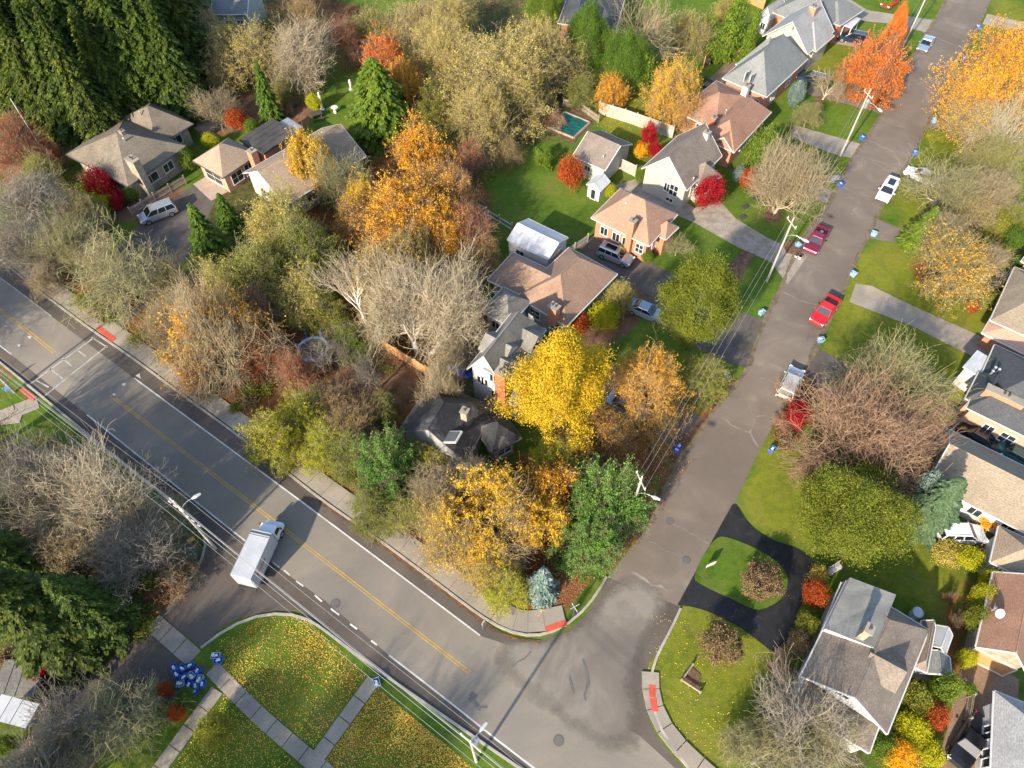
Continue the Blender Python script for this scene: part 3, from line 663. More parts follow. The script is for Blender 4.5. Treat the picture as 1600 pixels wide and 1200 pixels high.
def dense(key, seed, n=16000, clumps=170, s=0.16, R=5.0, H=8.0, base=0.08, shape='round', cl=0.13, inner=0.55, aspect=1.1, sh=None, stems=14):
    """a full leafy crown made of clumps on an uneven envelope, with stems inside"""
    rng = np.random.default_rng(seed)
    d = nrm(rng.normal(size=(clumps, 3))); d[:, 2] = np.where(rng.uniform(size=clumps) < 0.75, np.abs(d[:, 2]), d[:, 2])
    rad = rng.uniform(inner, 1.0, clumps) ** 0.5 * rng.uniform(0.82, 1.08, clumps)
    z = d[:, 2] * rad
    if shape == 'cone':
        tz = rng.uniform(0, 1, clumps) ** 1.4; az = rng.uniform(0, 2 * PI, clumps); rr = (1 - tz) ** 0.85 * rng.uniform(0.6, 1.05, clumps)
        C = np.stack([np.cos(az) * rr * R, np.sin(az) * rr * R, H * (base + (1 - base) * tz)], 1)
        d = nrm(np.stack([np.cos(az), np.sin(az), np.full(clumps, .5)], 1))
    else:
        zc = H * (0.5 + base / 2); C = np.stack([d[:, 0] * rad * R, d[:, 1] * rad * R, zc + z * (H - zc)], 1)
        if shape == 'column': C[:, 2] = H * (base + (1 - base) * rng.uniform(0, 1, clumps) ** 0.8)
        if shape == 'oval': C[:, :2] *= (1 - 0.35 * np.clip((C[:, 2:3] / H - .5) * 2, -1, 1))
    sz = rng.uniform(0.6, 1.35, clumps)
    w_ = sz ** 2; i = rng.choice(clumps, n, p=w_ / w_.sum())
    off = rng.normal(size=(n, 3)) * (cl * R * sz[i])[:, None] * np.array([1, 1, 0.75])
    P = C[i] + off
    P = warp(P, seed + 1, R, H, (0.06 if 'Twig' in key else .2 if key == 'domeA' else .34)); kp = lump(P, seed + 5, .30 * R) > rng.uniform(-1.3, .1, n); P = P[kp]; i = i[kp]; off = off[kp]; P[:, 2] = np.maximum(P[:, 2], 0.05)
    out = nrm(off / (cl * R) * 0.6 + d[i] + np.array([0, 0, 0.5]))
    V, F = quads(rng, P, s, flat=0.9, aspect=aspect, out=out)
    ax = C[rng.choice(clumps, stems)]; z0 = np.zeros((stems, 3)); z0[:, 2] = np.minimum(ax[:, 2] * 0.35, H * .3)
    Va, Fa = seg_tubes(z0, ax, np.full(stems, .012 * R), np.full(stems, .004 * R), 4)
    cm = npmesh('crown', np.concatenate([Va, V]), np.concatenate([Fa, F + len(Va)]), [None, None], np.concatenate([np.zeros(len(Fa)), np.ones(len(F))]))
    tV, tF = seg_tubes(np.array([[0, 0, 0.0], [0, 0, H * .3]]), np.array([[0.02, 0, H * .3], [0, 0.03, H * .75]]), np.array([.035 * R, .028 * R]), np.array([.028 * R, .01 * R]), 7)
    PROTO[key] = (npmesh('trunk', tV, tF, [None], smooth=True), cm, R, H)
def conifer(key, seed, R=3.5, H=16.0, whorls=34, per=9, base=0.06, droop=0.35, s=0.34, power=0.9, sprays=16):
    rng = np.random.default_rng(seed); S0 = []; S1 = []; PP = []; OUT = []; DR = []
    for w_ in range(whorls):
        t = (w_ + rng.uniform(-.3, .3)) / whorls; t = min(max(t, 0), 0.985); z = H * (base + (1 - base) * t); L = R * (1 - t) ** power * rng.uniform(.8, 1.1) + 0.12
        k = max(4, int(per * (1 - t * 0.4)))
        for a in np.arange(k) * 2 * PI / k + rng.uniform(0, 6):
            l = L * rng.uniform(.72, 1.12); a += rng.uniform(-.25, .25)
            dz0 = 0.25; p0 = np.array([0, 0, z]); pts = [p0]
            for q in range(1, 4):
                f = q / 3; r_ = l * f; pts.append(np.array([math.cos(a) * r_, math.sin(a) * r_, z + l * (0.30 * f - (droop + .3) * f * f + (0.12 * f ** 4))]))
            for q in range(3): S0.append(pts[q]); S1.append(pts[q + 1])
            A = np.array(pts); u = rng.uniform(0.25, 1, int(sprays * (0.5 + l / R))) ** 0.8 * 3; i0 = np.minimum(u.astype(int), 2); f = (u - i0)[:, None]
            P = A[i0] * (1 - f) + A[i0 + 1] * f; wdt = 0.17 * l * (1.25 - u / 3)[:, None]
            side = np.array([-math.sin(a), math.cos(a), 0]); sgn = rng.uniform(-1, 1, len(u))[:, None]
            P = P + side * sgn * wdt * 1.3 + np.array([0, 0, -0.1]) * np.abs(sgn) + rng.normal(size=P.shape) * 0.05
            dr = np.array([math.cos(a), math.sin(a), -0.35]) + side * sgn * 0.9
            PP.append(P); OUT.append(np.tile([0, 0, 1.6], (len(u), 1)) + np.array([math.cos(a), math.sin(a), 0]) * .7); DR.append(dr)
    P = np.concatenate(PP); V, F = quads(rng, P, s, flat=1.2, aspect=1.35, out=np.concatenate(OUT), droop=np.concatenate(DR))
    S0 = np.array(S0); S1 = np.array(S1); n = len(S0)
    Va, Fa = seg_tubes(S0, S1, np.full(n, .035), np.full(n, .02), 3)
    cm = npmesh('crown', np.concatenate([Va, V]), np.concatenate([Fa, F + len(Va)]), [None, None], np.concatenate([np.zeros(len(Fa)), np.ones(len(F))]))
    tV, tF = seg_tubes(np.array([[0, 0, 0.0], [0, 0, H * .5]]), np.array([[0, 0, H * .5], [0, 0, H * .99]]), np.array([.045 * R + .05, .03 * R]), np.array([.03 * R, .015]), 7)
    PROTO[key] = (npmesh('trunk', tV, tF, [None], smooth=True), cm, R, H)

# prototypes: different habits
bare('bareA', 11, counts=(8, 6, 5, 4, 4), up=0.45)
bare('bareB', 12, counts=(7, 6, 5, 4, 4), up=0.25, spread=1.05)
bare('bareC', 13, counts=(9, 6, 5, 4, 4), up=0.7, spread=0.75, trunk=0.14)          # vase shaped
bare('bareSpread', 14, counts=(7, 5, 4, 4, 4), up=0.05, spread=1.1, trunk=0.2, curl=0.26, droop=0.05, wood=0.2)
bare('bareBig', 15, counts=(9, 6, 5, 4, 4), up=0.4, spread=0.85, R=8.0, H=13.0, wood=0.36, lens=(0.5, 0.5, 0.42, 0.3, 0.2), tw=0.028)
bare('bareBig2', 16, counts=(8, 7, 6, 5, 3), up=0.55, spread=0.8, R=7.0, H=13.0, trunk=0.12, wood=0.26, lens=(0.52, 0.5, 0.42, 0.3, 0.2), tw=0.028)
bare('bareSmall', 17, counts=(7, 6, 5, 5), up=0.4, R=2.6, H=5.0, wood=0.09, lens=(0.5, 0.4, 0.32, 0.25), tw=0.012)
bare('bareOpen', 18, counts=(5, 5, 4, 3, 3), up=0.5, spread=0.7, trunk=0.22, fork=True, R=5, H=15, wood=0.36, curl=0.12)
bare('birch', 19, counts=(6, 5, 5, 4), up=0.5, spread=0.6, trunk=0.55, R=3, H=14, wood=0.17, lens=(0.32, 0.28, 0.2, 0.14), tw=0.014)
few = lambda c, rng: rng.uniform(size=len(c)) < 0.9
side = lambda c, rng: (c[:, 2] < 6.5) & (c[:, 0] < 2.5)
bare('sparseA', 21, leaves=8000, leafsize=0.093, counts=(8, 6, 5, 4, 4), up=0.35)
bare('sparseB', 22, leaves=9500, leafsize=0.099, keepleaf=lambda c, rng: (c[:, 1] < 0.5) & (c[:, 2] < 8), counts=(8, 6, 6, 4, 3), up=0.5, trunk=0.15)
bare('sparseBig', 23, leaves=41800, leafsize=0.087, counts=(9, 7, 6, 4, 3), up=0.3, spread=0.95, R=8.0, H=13.0, wood=0.26, lens=(0.5, 0.5, 0.42, 0.3, 0.2), tw=0.024)
bare('halfBig', 24, leaves=36100, leafsize=0.105, keepleaf=lambda c, rng: (c[:, 0] + c[:, 1] * .3 > rng.normal(size=len(c)) * 2.2 - 1.5), counts=(9, 7, 6, 4, 3), up=0.25, spread=1.0, R=8.0, H=12.0, wood=0.26, lens=(0.5, 0.5, 0.42, 0.3, 0.2), tw=0.024)
bare('leafyA', 31, leaves=28500, leafsize=0.118, counts=(8, 6, 6, 5, 3), up=0.35)
bare('leafyB', 32, leaves=24700, leafsize=0.118, counts=(8, 6, 6, 5, 3), up=0.5, trunk=0.18)
bare('leafyFull', 33, leaves=68400, leafsize=0.105, counts=(10, 7, 7, 5, 3), up=0.3, spread=0.9, trunk=0.12, lens=(0.5, 0.46, 0.36, 0.24, 0.16))
bare('leafyWide', 34, leaves=49400, leafsize=0.124, counts=(9, 7, 7, 5, 3), up=0.2, spread=1.0, R=8.0, H=12.0, wood=0.28)
bare('wispy', 35, leaves=42000, leafsize=0.088, counts=(9, 7, 5, 4, 3), up=0.2, spread=0.9, trunk=0.12, droop=0.08, tw=0.02)
bare('pineSoft', 36, leaves=62000, leafsize=0.11, counts=(10, 7, 6, 5, 4), up=0.1, spread=1.0, trunk=0.2, lens=(0.42, 0.4, 0.34, 0.2, 0.14), keepleaf=None)
dense('domeA', 41, n=120000, clumps=320, s=0.062, R=5, H=7.0, cl=0.085, inner=0.7)
dense('oval', 42, n=115000, clumps=380, s=0.075, R=5, H=11.0, shape='oval', cl=0.085, base=0.1, inner=0.7)
dense('bush', 43, n=11000, clumps=80, s=0.075, R=2, H=2.4, cl=0.15)
dense('bushB', 44, n=9000, clumps=50, s=0.085, R=2, H=2.0, cl=0.17)
dense('ballTwig', 45, n=9000, clumps=140, s=0.07, R=2, H=2.2, cl=0.09, inner=0.8, stems=90)
dense('coneBush', 46, n=18000, clumps=150, s=0.11, R=2, H=6.0, shape='cone', cl=0.14)
dense('column', 47, n=6000, clumps=90, s=0.14, R=1.4, H=5.0, shape='column', cl=0.2)
bare('shrubBare', 48, counts=(10, 6, 5, 4), up=0.3, R=2.2, H=2.4, trunk=0.08, wood=0.04, lens=(0.6, 0.4, 0.3, 0.2), tw=0.011, leaves=950, leafsize=0.056)
conifer('spruceTall', 51, R=5.4, H=23, power=.7, whorls=60, per=12, s=0.27, sprays=66)
conifer('spruceTallB', 52, R=5.8, H=21, power=.75, whorls=52, per=12, s=0.27, droop=0.45, sprays=68)
conifer('spruceRound', 55, R=5, H=12, whorls=44, per=13, s=0.26, sprays=44, power=0.6, droop=.25)
conifer('spruce', 53, R=3.2, H=9, whorls=32, per=11, s=0.2, sprays=34)
conifer('blueSpruce', 54, R=2.4, H=5.2, whorls=22, per=12, s=0.21, power=0.8, sprays=18)

LM = {
 'gold': leafmat('golden_leaves', [(0.42, 0.22, 0.01), (0.72, 0.42, 0.015), (0.85, 0.55, 0.03), (0.6, 0.5, 0.05)]),
 'lemon': leafmat('lemon_yellow_leaves', [(0.28, 0.22, 0.02), (0.48, 0.35, 0.02), (0.68, 0.46, 0.03), (0.76, 0.52, 0.05)], transl=0.4),
 'amber': leafmat('amber_leaves', [(0.34, 0.13, 0.01), (0.74, 0.32, 0.012), (0.85, 0.45, 0.02), (0.72, 0.5, 0.06)]),
 'orange': leafmat('orange_leaves', [(0.45, 0.11, 0.02), (0.7, 0.2, 0.03), (0.78, 0.3, 0.07)]),
 'red': leafmat('red_leaves', [(0.14, 0.008, 0.01), (0.34, 0.012, 0.02), (0.52, 0.03, 0.04)]),
 'rust': leafmat('rust_leaves', [(0.2, 0.04, 0.015), (0.42, 0.08, 0.02), (0.55, 0.16, 0.04)]),
 'olive': leafmat('olive_leaves', [(0.10, 0.11, 0.02), (0.24, 0.25, 0.035), (0.42, 0.39, 0.06)]),
 'olivegold': leafmat('pale_olive_gold_leaves', [(0.22, 0.17, 0.04), (0.38, 0.31, 0.07), (0.55, 0.45, 0.12), (0.62, 0.5, 0.08)]),
 'lime': leafmat('lime_leaves', [(0.22, 0.25, 0.012), (0.42, 0.42, 0.02), (0.58, 0.52, 0.03)]),
 'green': leafmat('green_leaves', [(0.035, 0.075, 0.01), (0.08, 0.15, 0.018), (0.16, 0.24, 0.03)], transl=0.25),
 'brightgreen': leafmat('bright_green_leaves', [(0.05, 0.1, 0.012), (0.12, 0.19, 0.02), (0.22, 0.28, 0.035)], transl=0.25),
 'darkgreen': leafmat('dark_green_needles', [(0.016, 0.032, 0.008), (0.042, 0.072, 0.012), (0.14, 0.18, 0.025)], transl=0.15),
 'needles': leafmat('spruce_needles', [(0.014, 0.03, 0.006), (0.038, 0.062, 0.01), (0.17, 0.19, 0.025)], transl=0.2),
 'yellowgreen': leafmat('yellow_green_foliage', [(0.05, 0.07, 0.012), (0.13, 0.16, 0.018), (0.27, 0.27, 0.03)], transl=0.25),
 'pine': leafmat('soft_pine_needles', [(0.03, 0.085, 0.015), (0.09, 0.22, 0.03), (0.22, 0.38, 0.06)], transl=0.25),
 'bluegreen': leafmat('blue_green_needles', [(0.06, 0.1, 0.08), (0.14, 0.2, 0.17), (0.27, 0.34, 0.31)], transl=0.1),
 'sprucegreen': leafmat('grey_green_spruce_needles', [(0.04, 0.075, 0.035), (0.09, 0.15, 0.07), (0.19, 0.26, 0.16)], transl=0.15),
 'brown': leafmat('brown_twiggy_foliage', [(0.10, 0.06, 0.035), (0.2, 0.13, 0.07), (0.3, 0.21, 0.11)], transl=0.15),
}
BK = {
 'lightbeige': barkmat('pale_beige_twigs', (0.26, 0.21, 0.13), (0.52, 0.44, 0.31)),
 'grey': barkmat('grey_twigs', (0.15, 0.13, 0.10), (0.34, 0.30, 0.235)),
 'beige': barkmat('beige_twigs', (0.19, 0.15, 0.085), (0.42, 0.34, 0.21)),
 'pink': barkmat('reddish_twigs', (0.19, 0.12, 0.075), (0.41, 0.27, 0.18)),
 'olive': barkmat('mossy_twigs', (0.17, 0.16, 0.07), (0.36, 0.33, 0.17)),
 'dark': barkmat('dark_bark', (0.07, 0.055, 0.04), (0.15, 0.12, 0.09)),
 'brown': barkmat('brown_bark', (0.14, 0.10, 0.07), (0.26, 0.2, 0.14)),
 'pale': barkmat('pale_bark', (0.45, 0.42, 0.36), (0.66, 0.62, 0.55)),
 'tan': barkmat('tan_bark', (0.36, 0.30, 0.2), (0.56, 0.48, 0.34)),
}
NTREE = [0]
def tree(name, kind, u, v, rpx, h, bark, twig, leaf, label, cat='tree', group=None, hc=0.58, base=None, lean=0.0, sx=1.0):
    """crown centre at photo pixel (u,v), crown radius rpx pixels, height h metres"""
    tm, cm, R, H = PROTO[kind]; NTREE[0] += 1
    zc = h * hc; c_ = G(u, v, zc) if base is None else G(base[0], base[1], 0)
    r = rpx * M_PER_PX(u, v, zc)
    o = empty(name, (c_.x, c_.y, 0), random.uniform(0, 6.28) if not sx != 1 else 0.6, label, cat, group)
    if base is not None and not lean:      # crown offset from the base: shear by leaning the whole tree
        t = G(u, v, zc); dx, dy = t.x - c_.x, t.y - c_.y; an = min(0.45, math.atan2(math.hypot(dx, dy), zc))
        o.rotation_mode = 'QUATERNION'
        ax = Vector((0, 0, 1)).cross(Vector((dx, dy, 0)).normalized()) if math.hypot(dx, dy) > .05 else Vector((1, 0, 0))
        o.rotation_quaternion = Matrix.Rotation(an, 4, ax).to_quaternion() @ Matrix.Rotation(random.uniform(0, 6.28), 4, 'Z').to_quaternion()
    o.scale = (r / R * sx, r / R, h / H)
    for nm, me_, mats in (('trunk', tm, (bark,)), ('crown', cm, (twig, leaf))):
        if nm == 'trunk' and kind in ('bush', 'bushB', 'ballTwig', 'shrubBare'): 
            if rpx < 14: continue
        q = link(nm, me_, o)
        for i, k in enumerate(mats):
            if i < len(q.material_slots):
                q.material_slots[i].link = 'OBJECT'; q.material_slots[i].material = LM.get(k) if i else BK.get(k)
    return o
# ---------------------------------------------------------------- houses
R_ = {
 'tanbrown': shingle('tan_brown_shingles', (0.13, 0.105, 0.078), (0.22, 0.185, 0.135), (0.11, 0.095, 0.075)),
 'beige': shingle('beige_shingles', (0.26, 0.195, 0.135), (0.35, 0.27, 0.19), (0.24, 0.185, 0.14)),
 'brown': shingle('brown_shingles', (0.235, 0.15, 0.105), (0.31, 0.205, 0.145), (0.2, 0.13, 0.095), amt=.4),
 'redbrown': shingle('red_brown_shingles', (0.26, 0.145, 0.095), (0.35, 0.2, 0.135), (0.22, 0.13, 0.09), amt=.4),
 'pinkbrown': shingle('pink_brown_shingles', (0.28, 0.165, 0.11), (0.37, 0.225, 0.155), (0.28, 0.18, 0.13), amt=.4),
 'greybeige': shingle('grey_beige_shingles', (0.16, 0.13, 0.105), (0.235, 0.195, 0.158), (0.12, 0.092, 0.075)),
 'slate': shingle('slate_grey_shingles', (0.15, 0.16, 0.155), (0.2, 0.21, 0.205), (0.12, 0.13, 0.13), amt=.4),
 'lightgrey': shingle('light_grey_shingles', (0.25, 0.25, 0.245), (0.33, 0.33, 0.32), (0.2, 0.2, 0.2), amt=.4),
 'olivegrey': shingle('olive_grey_shingles', (0.16, 0.15, 0.13), (0.235, 0.225, 0.2), (0.11, 0.105, 0.095)),
 'black': shingle('black_shingles', (0.016, 0.017, 0.019), (0.05, 0.05, 0.053), (0.17, 0.165, 0.155), amt=.6, rough=0.6),
 'charcoal': shingle('charcoal_shingles', (0.05, 0.055, 0.06), (0.08, 0.085, 0.09), (0.04, 0.045, 0.05), amt=.4),
 'tan': shingle('tan_shingles', (0.21, 0.17, 0.12), (0.29, 0.24, 0.175), (0.21, 0.17, 0.12), amt=.4),
 'membrane': surf('grey_roof_membrane', [(0.35, (0.14, 0.145, 0.135)), (0.65, (0.25, 0.25, 0.23))], 0.4, 6, 0.15, rough=0.85, bmp=0, dist=0.8),
 'whitemetal': surf('white_sheet_metal', [(0.3, (0.4, 0.41, 0.42)), (0.7, (0.54, 0.55, 0.56))], 0.5, 8, 0.08, rough=0.4, bmp=0),
 'darkflat': surf('dark_flat_roofing', [(0.3, (0.045, 0.042, 0.042)), (0.7, (0.09, 0.085, 0.08))], 0.5, 8, 0.25, rough=0.8),
}
W_ = {
 'brick': brick('orange_brick', (0.36, 0.13, 0.065), (0.5, 0.21, 0.11)),
 'buffbrick': brick('pinkish_brick', (0.42, 0.22, 0.14), (0.54, 0.32, 0.21)),
 'redbrick': brick('red_brick', (0.28, 0.075, 0.04), (0.4, 0.12, 0.065), (0.3, 0.2, 0.16)),
 'stone': surf('beige_stone', [(0.35, (0.25, 0.21, 0.15)), (0.65, (0.38, 0.33, 0.25))], 2.5, 9, 0.4),
 'beigesiding': siding('beige_siding', (0.44, 0.41, 0.34)),
 'whitesiding': siding('white_siding', (0.56, 0.56, 0.55)),
 'greysiding': siding('grey_siding', (0.33, 0.34, 0.34)),
 'creamsiding': siding('cream_siding', (0.55, 0.52, 0.44)),
}
M['skylight'] = plain('skylight_glass', (0.09, 0.10, 0.11), 0.15, 0, 0.8)
class Wing:
    def __init__(s, a, b_, c, ze, rise, axis, ends=('hip', 'hip'), ov=0.45, z0=0.0, wz=None, slab=0.16, roof=None):
        A, B, C = G(*a, ze), G(*b_, ze), G(*c, ze)
        s.ex = (B - A).normalized(); s.Lx = (B - A).length
        s.ey = Vector((-s.ex.y, s.ex.x, 0)); s.Ly = (C - B).dot(s.ey)
        s.O = A
        if s.Ly < 0: s.ey = -s.ey; s.Ly = -s.Ly
        s.ze, s.rise, s.axis, s.ends, s.ov, s.z0, s.slab, s.roofmat = ze, rise, axis, ends, ov, z0, slab, roof
        s.inset = [0 if e == 'gable' else (s.short() / 2 * (0.95 if e == 'hip' else float(e))) for e in ends]
    def long(s): return s.Lx if s.axis == 'x' else s.Ly
    def short(s): return s.Ly if s.axis == 'x' else s.Lx
    def P(s, l, t, z):        # l along the ridge, t across
        x, y = (l, t) if s.axis == 'x' else (t, l)
        q = s.O + s.ex * x + s.ey * y; return Vector((q.x, q.y, z))
    def roof(s, mb, mat):
        L, W, h, k = s.long(), s.short(), s.rise, s.slab
        mat = s.roofmat or mat
        if s.axis in 'xy' and h <= 0.05 and s.ends[0] == 'flat': pass
        e0, e1 = s.inset; tot = e0 + e1
        if tot > L - 0.2: e0, e1 = e0 * (L - .2) / tot, e1 * (L - .2) / tot
        zs = s.ze
        top = [s.P(0, 0, zs), s.P(L, 0, zs), s.P(L, W, zs), s.P(0, W, zs), s.P(e0, W / 2, zs + h), s.P(L - e1, W / 2, zs + h)]
        bot = [q - Vector((0, 0, k)) for q in top]
        F = [(0, 1, 5, 4), (2, 3, 4, 5), (3, 0, 4), (1, 2, 5)]
        B = [tuple(i + 6 for i in reversed(f)) for f in F]
        S = [(0, 6, 7, 1), (1, 7, 8, 2), (2, 8, 9, 3), (3, 9, 6, 0)]
        if s.ends[0] == 'gable': F.remove((3, 0, 4)); B = [f for f in B if set(f) != {9, 6, 10}]; S[3] = None; S += [(3, 9, 10, 4), (4, 10, 6, 0)]
        if s.ends[1] == 'gable': F.remove((1, 2, 5)); B = [f for f in B if set(f) != {7, 8, 11}]; S[1] = None; S += [(1, 7, 11, 5), (5, 11, 8, 2)]
        mb.add(top + bot, F + B + [f for f in S if f], mat)
        # ridge cap
        mb.tube([s.P(e0, W / 2, zs + h + 0.0), s.P(L - e1, W / 2, zs + h + 0.0)], 0.07, mat, 5)
    def walls(s, mb, mat):
        L, W, ov = s.long(), s.short(), s.ov; zt = s.ze - s.slab - 0.01
        p_ = [s.P(ov, ov, 0), s.P(L - ov, ov, 0), s.P(L - ov, W - ov, 0), s.P(ov, W - ov, 0)]
        vs = [Vector((q.x, q.y, s.z0)) for q in p_] + [Vector((q.x, q.y, zt)) for q in p_]
        mb.add(vs, [(0, 1, 5, 4), (1, 2, 6, 5), (2, 3, 7, 6), (3, 0, 4, 7), (4, 5, 6, 7)], mat)
        if 'gable' in s.ends:
            g0 = ov if s.ends[0] == 'gable' else max(ov, s.inset[0] + .4); g1 = L - ov if s.ends[1] == 'gable' else min(L - ov, L - s.inset[1] - .4)
            zp = s.ze + s.rise - s.slab - 0.02; sl = s.rise / (W / 2); ze_ = s.ze - s.slab - .02 + sl * ov
            vs = []
            for l in (g0, g1):
                l2 = l + (0.0)
                vs += [s.P(l2, ov, zt - 0.3), s.P(l2, ov, ze_), s.P(l2, W / 2, zp), s.P(l2, W - ov, ze_), s.P(l2, W - ov, zt - 0.3)]
            # the gable block stands 3 mm proud of the wall box
            c_ = sum(vs, Vector()) / 10
            vs = [c_ + (q - c_) * 1.0005 for q in vs]
            mb.add(vs, [(0, 1, 2, 3, 4), (9, 8, 7, 6, 5), (0, 5, 6, 1), (1, 6, 7, 2), (2, 7, 8, 3), (3, 8, 9, 4)], mat)
    def eaves(s, mb, mat):
        L, W, z = s.long(), s.short(), s.ze - 0.07
        def bar(a, b_): mb.tube([a, b_], 0.075, mat, 6)
        bar(s.P(0, -.05, z), s.P(L, -.05, z)); bar(s.P(0, W + .05, z), s.P(L, W + .05, z))
        for l, e in ((-.05, 0), (L + .05, 1)):
            if s.ends[e] != 'gable': bar(s.P(l, 0, z), s.P(l, W, z))
            else:
                bar(s.P(l, 0, z), s.P(l, W / 2, z + s.rise)); bar(s.P(l, W / 2, z + s.rise), s.P(l, W, z))
    def wallpt(s, side, f, z, out=0.0):
        """point on wall: side 0 = from a to b, 1 = b to c, 2 = opposite ab, 3 = opposite bc; f in 0..1"""
        ov = s.ov
        x0, x1, y0, y1 = ov, s.Lx - ov, ov, s.Ly - ov
        if side == 0: q = (x0 + (x1 - x0) * f, y0 - out); n = -s.ey; t = s.ex
        elif side == 1: q = (x1 + out, y0 + (y1 - y0) * f); n = s.ex; t = s.ey
        elif side == 2: q = (x0 + (x1 - x0) * f, y1 + out); n = s.ey; t = s.ex
        else: q = (x0 - out, y0 + (y1 - y0) * f); n = -s.ex; t = s.ey
        w_ = s.O + s.ex * q[0] + s.ey * q[1]; return Vector((w_.x, w_.y, z)), n, t
def opening(root, w_, side, f, z, wd, h, kind='window', frame='white', leaf=None):
    c_, n, t = w_.wallpt(side, f, z, 0.0); ang = math.atan2(t.y, t.x)
    fr = MB(); d = 0.10
    def B(mb, dx, dz, sx, sz, off, th, mat):
        q = c_ + t * dx + n * off; mb.box((q.x, q.y, z + dz), (sx, th, sz), mat, ang)
    fw = 0.09
    B(fr, 0, h / 2 + fw / 2, wd + 2 * fw, fw, 0.03, d, M[frame]); B(fr, 0, -h / 2 - fw / 2, wd + 2 * fw, fw, 0.05, d + .06, M[frame])
    B(fr, -wd / 2 - fw / 2, 0, fw, h, 0.03, d, M[frame]); B(fr, wd / 2 + fw / 2, 0, fw, h, 0.03, d, M[frame])
    if kind == 'window':
        B(fr, 0, 0, 0.06, h, 0.032, 0.07, M[frame])
        if h > 1.1: B(fr, 0, 0, wd, 0.05, 0.03, 0.06, M[frame])
    o = fr.build(kind, root)
    pn = MB(); B(pn, 0, 0, wd, h, 0.006, 0.04, leaf or M['glass']); pn.build('pane' if kind == 'window' else 'door_panel', o)
    return o
def house(name, wings, roof, wall, label, cat='house', gutter='trim', wins=(), doors=(), chims=(), vents=(), group=None, loc=None):
    c_ = wings[0].O; root = empty(name, (0, 0, 0), 0, label, cat, group)
    rm = MB(); wm = MB(); gm_ = MB()
    for w_ in wings: w_.roof(rm, R_[roof]); w_.walls(wm, W_[wall] if isinstance(wall, str) else wall); w_.eaves(gm_, M[gutter])
    wo = wm.build('wall', root); ro = rm.build('roof', root); gm_.build('gutter', root)
    for (wi, side_, f, z, wd, h) in wins: opening(root, wings[wi], side_, f, z, wd, h)
    for (wi, side_, f, wd, h, mt) in doors: opening(root, wings[wi], side_, f, h / 2 + 0.1, wd, h, 'door', leaf=M[mt])
    an = math.atan2(wings[0].ex.y, wings[0].ex.x)
    for (u, v, z, sx, sy, h, mt) in chims:     # pixel of the top centre, z of the top
        q = G(u, v, z); m_ = MB(); mat = W_[mt]
        m_.box((q.x, q.y, z - h / 2), (sx, sy, h), mat, an); m_.box((q.x, q.y, z + .05), (sx + .16, sy + .16, .10), M['concrete'], an)
        for dx in ((-.2, .2) if sx > .9 else (0,)):
            m_.tube([(q.x + dx * math.cos(an), q.y + dx * math.sin(an), z + .1), (q.x + dx * math.cos(an), q.y + dx * math.sin(an), z + .38)], .1, M['darktrim'], 8)
        m_.build('chimney', root)
    for (u, v, z) in vents:
        q = G(u, v, z); m_ = MB(); m_.tube([(q.x, q.y, z - .6), (q.x, q.y, z + .05)], .09, M['metal'], 8); m_.tube([(q.x, q.y, z + .05), (q.x, q.y, z + .16)], [.16, .05], M['metal'], 8)
        m_.build('vent_pipe', root)
    for ch in root.children: ch.matrix_parent_inverse = Matrix.Identity(4)
    # put the empty at the base of the thing, keep the parts where they are
    base = wings[0].P(wings[0].long() / 2, wings[0].short() / 2, 0); root.location = base
    for ch in root.children: ch.location = -base
    return root
def dormer(root, u, v, z, wd, dp, h, an, roof, wall):
    """little gabled dormer: pixel of the front-bottom centre at height z, facing angle an"""
    q = G(u, v, z); f = Vector((math.cos(an), math.sin(an), 0)); t = Vector((-f.y, f.x, 0)); base = root.location
    m_ = MB(); w2 = wd / 2; q = q - base
    V = [q + t * -w2, q + t * w2, q + t * w2 + Vector((0, 0, h)), q + Vector((0, 0, h + w2 * .8)), q - t * w2 + Vector((0, 0, h))]
    V2 = [p_ - f * dp for p_ in V]
    m_.add(V + V2, [(0, 1, 2, 3, 4), (0, 5, 6, 1), (1, 6, 7, 2), (4, 9, 5, 0), (9, 8, 7, 6, 5)], W_[wall])
    d = m_.build('dormer', root)
    r = MB(); o = .22; e = [V[2] + t * o * 1 + Vector((0, 0, -.12)), V[3] + Vector((0, 0, .06)), V[4] - t * o + Vector((0, 0, -.12))]
    e = [p_ + f * .2 for p_ in e]; e2 = [p_ - f * (dp + .25) for p_ in e]; up = Vector((0, 0, .1))
    A = e + e2; r.add(A + [p_ + up for p_ in A], [(6, 7, 10, 9), (7, 8, 11, 10), (0, 3, 4, 1), (1, 4, 5, 2), (0, 1, 7, 6), (1, 2, 8, 7), (3, 9, 10, 4), (4, 10, 11, 5), (0, 6, 9, 3), (2, 5, 11, 8)], R_[roof])
    r.build('dormer_roof', d)
    g = MB(); c_ = q + f * .03 + Vector((0, 0, h * .5 + .1)); g.box(tuple(c_), (.05, wd * .5, h * .7), M['glass'], an); g.build('pane', d)
    return d
Wg = Wing
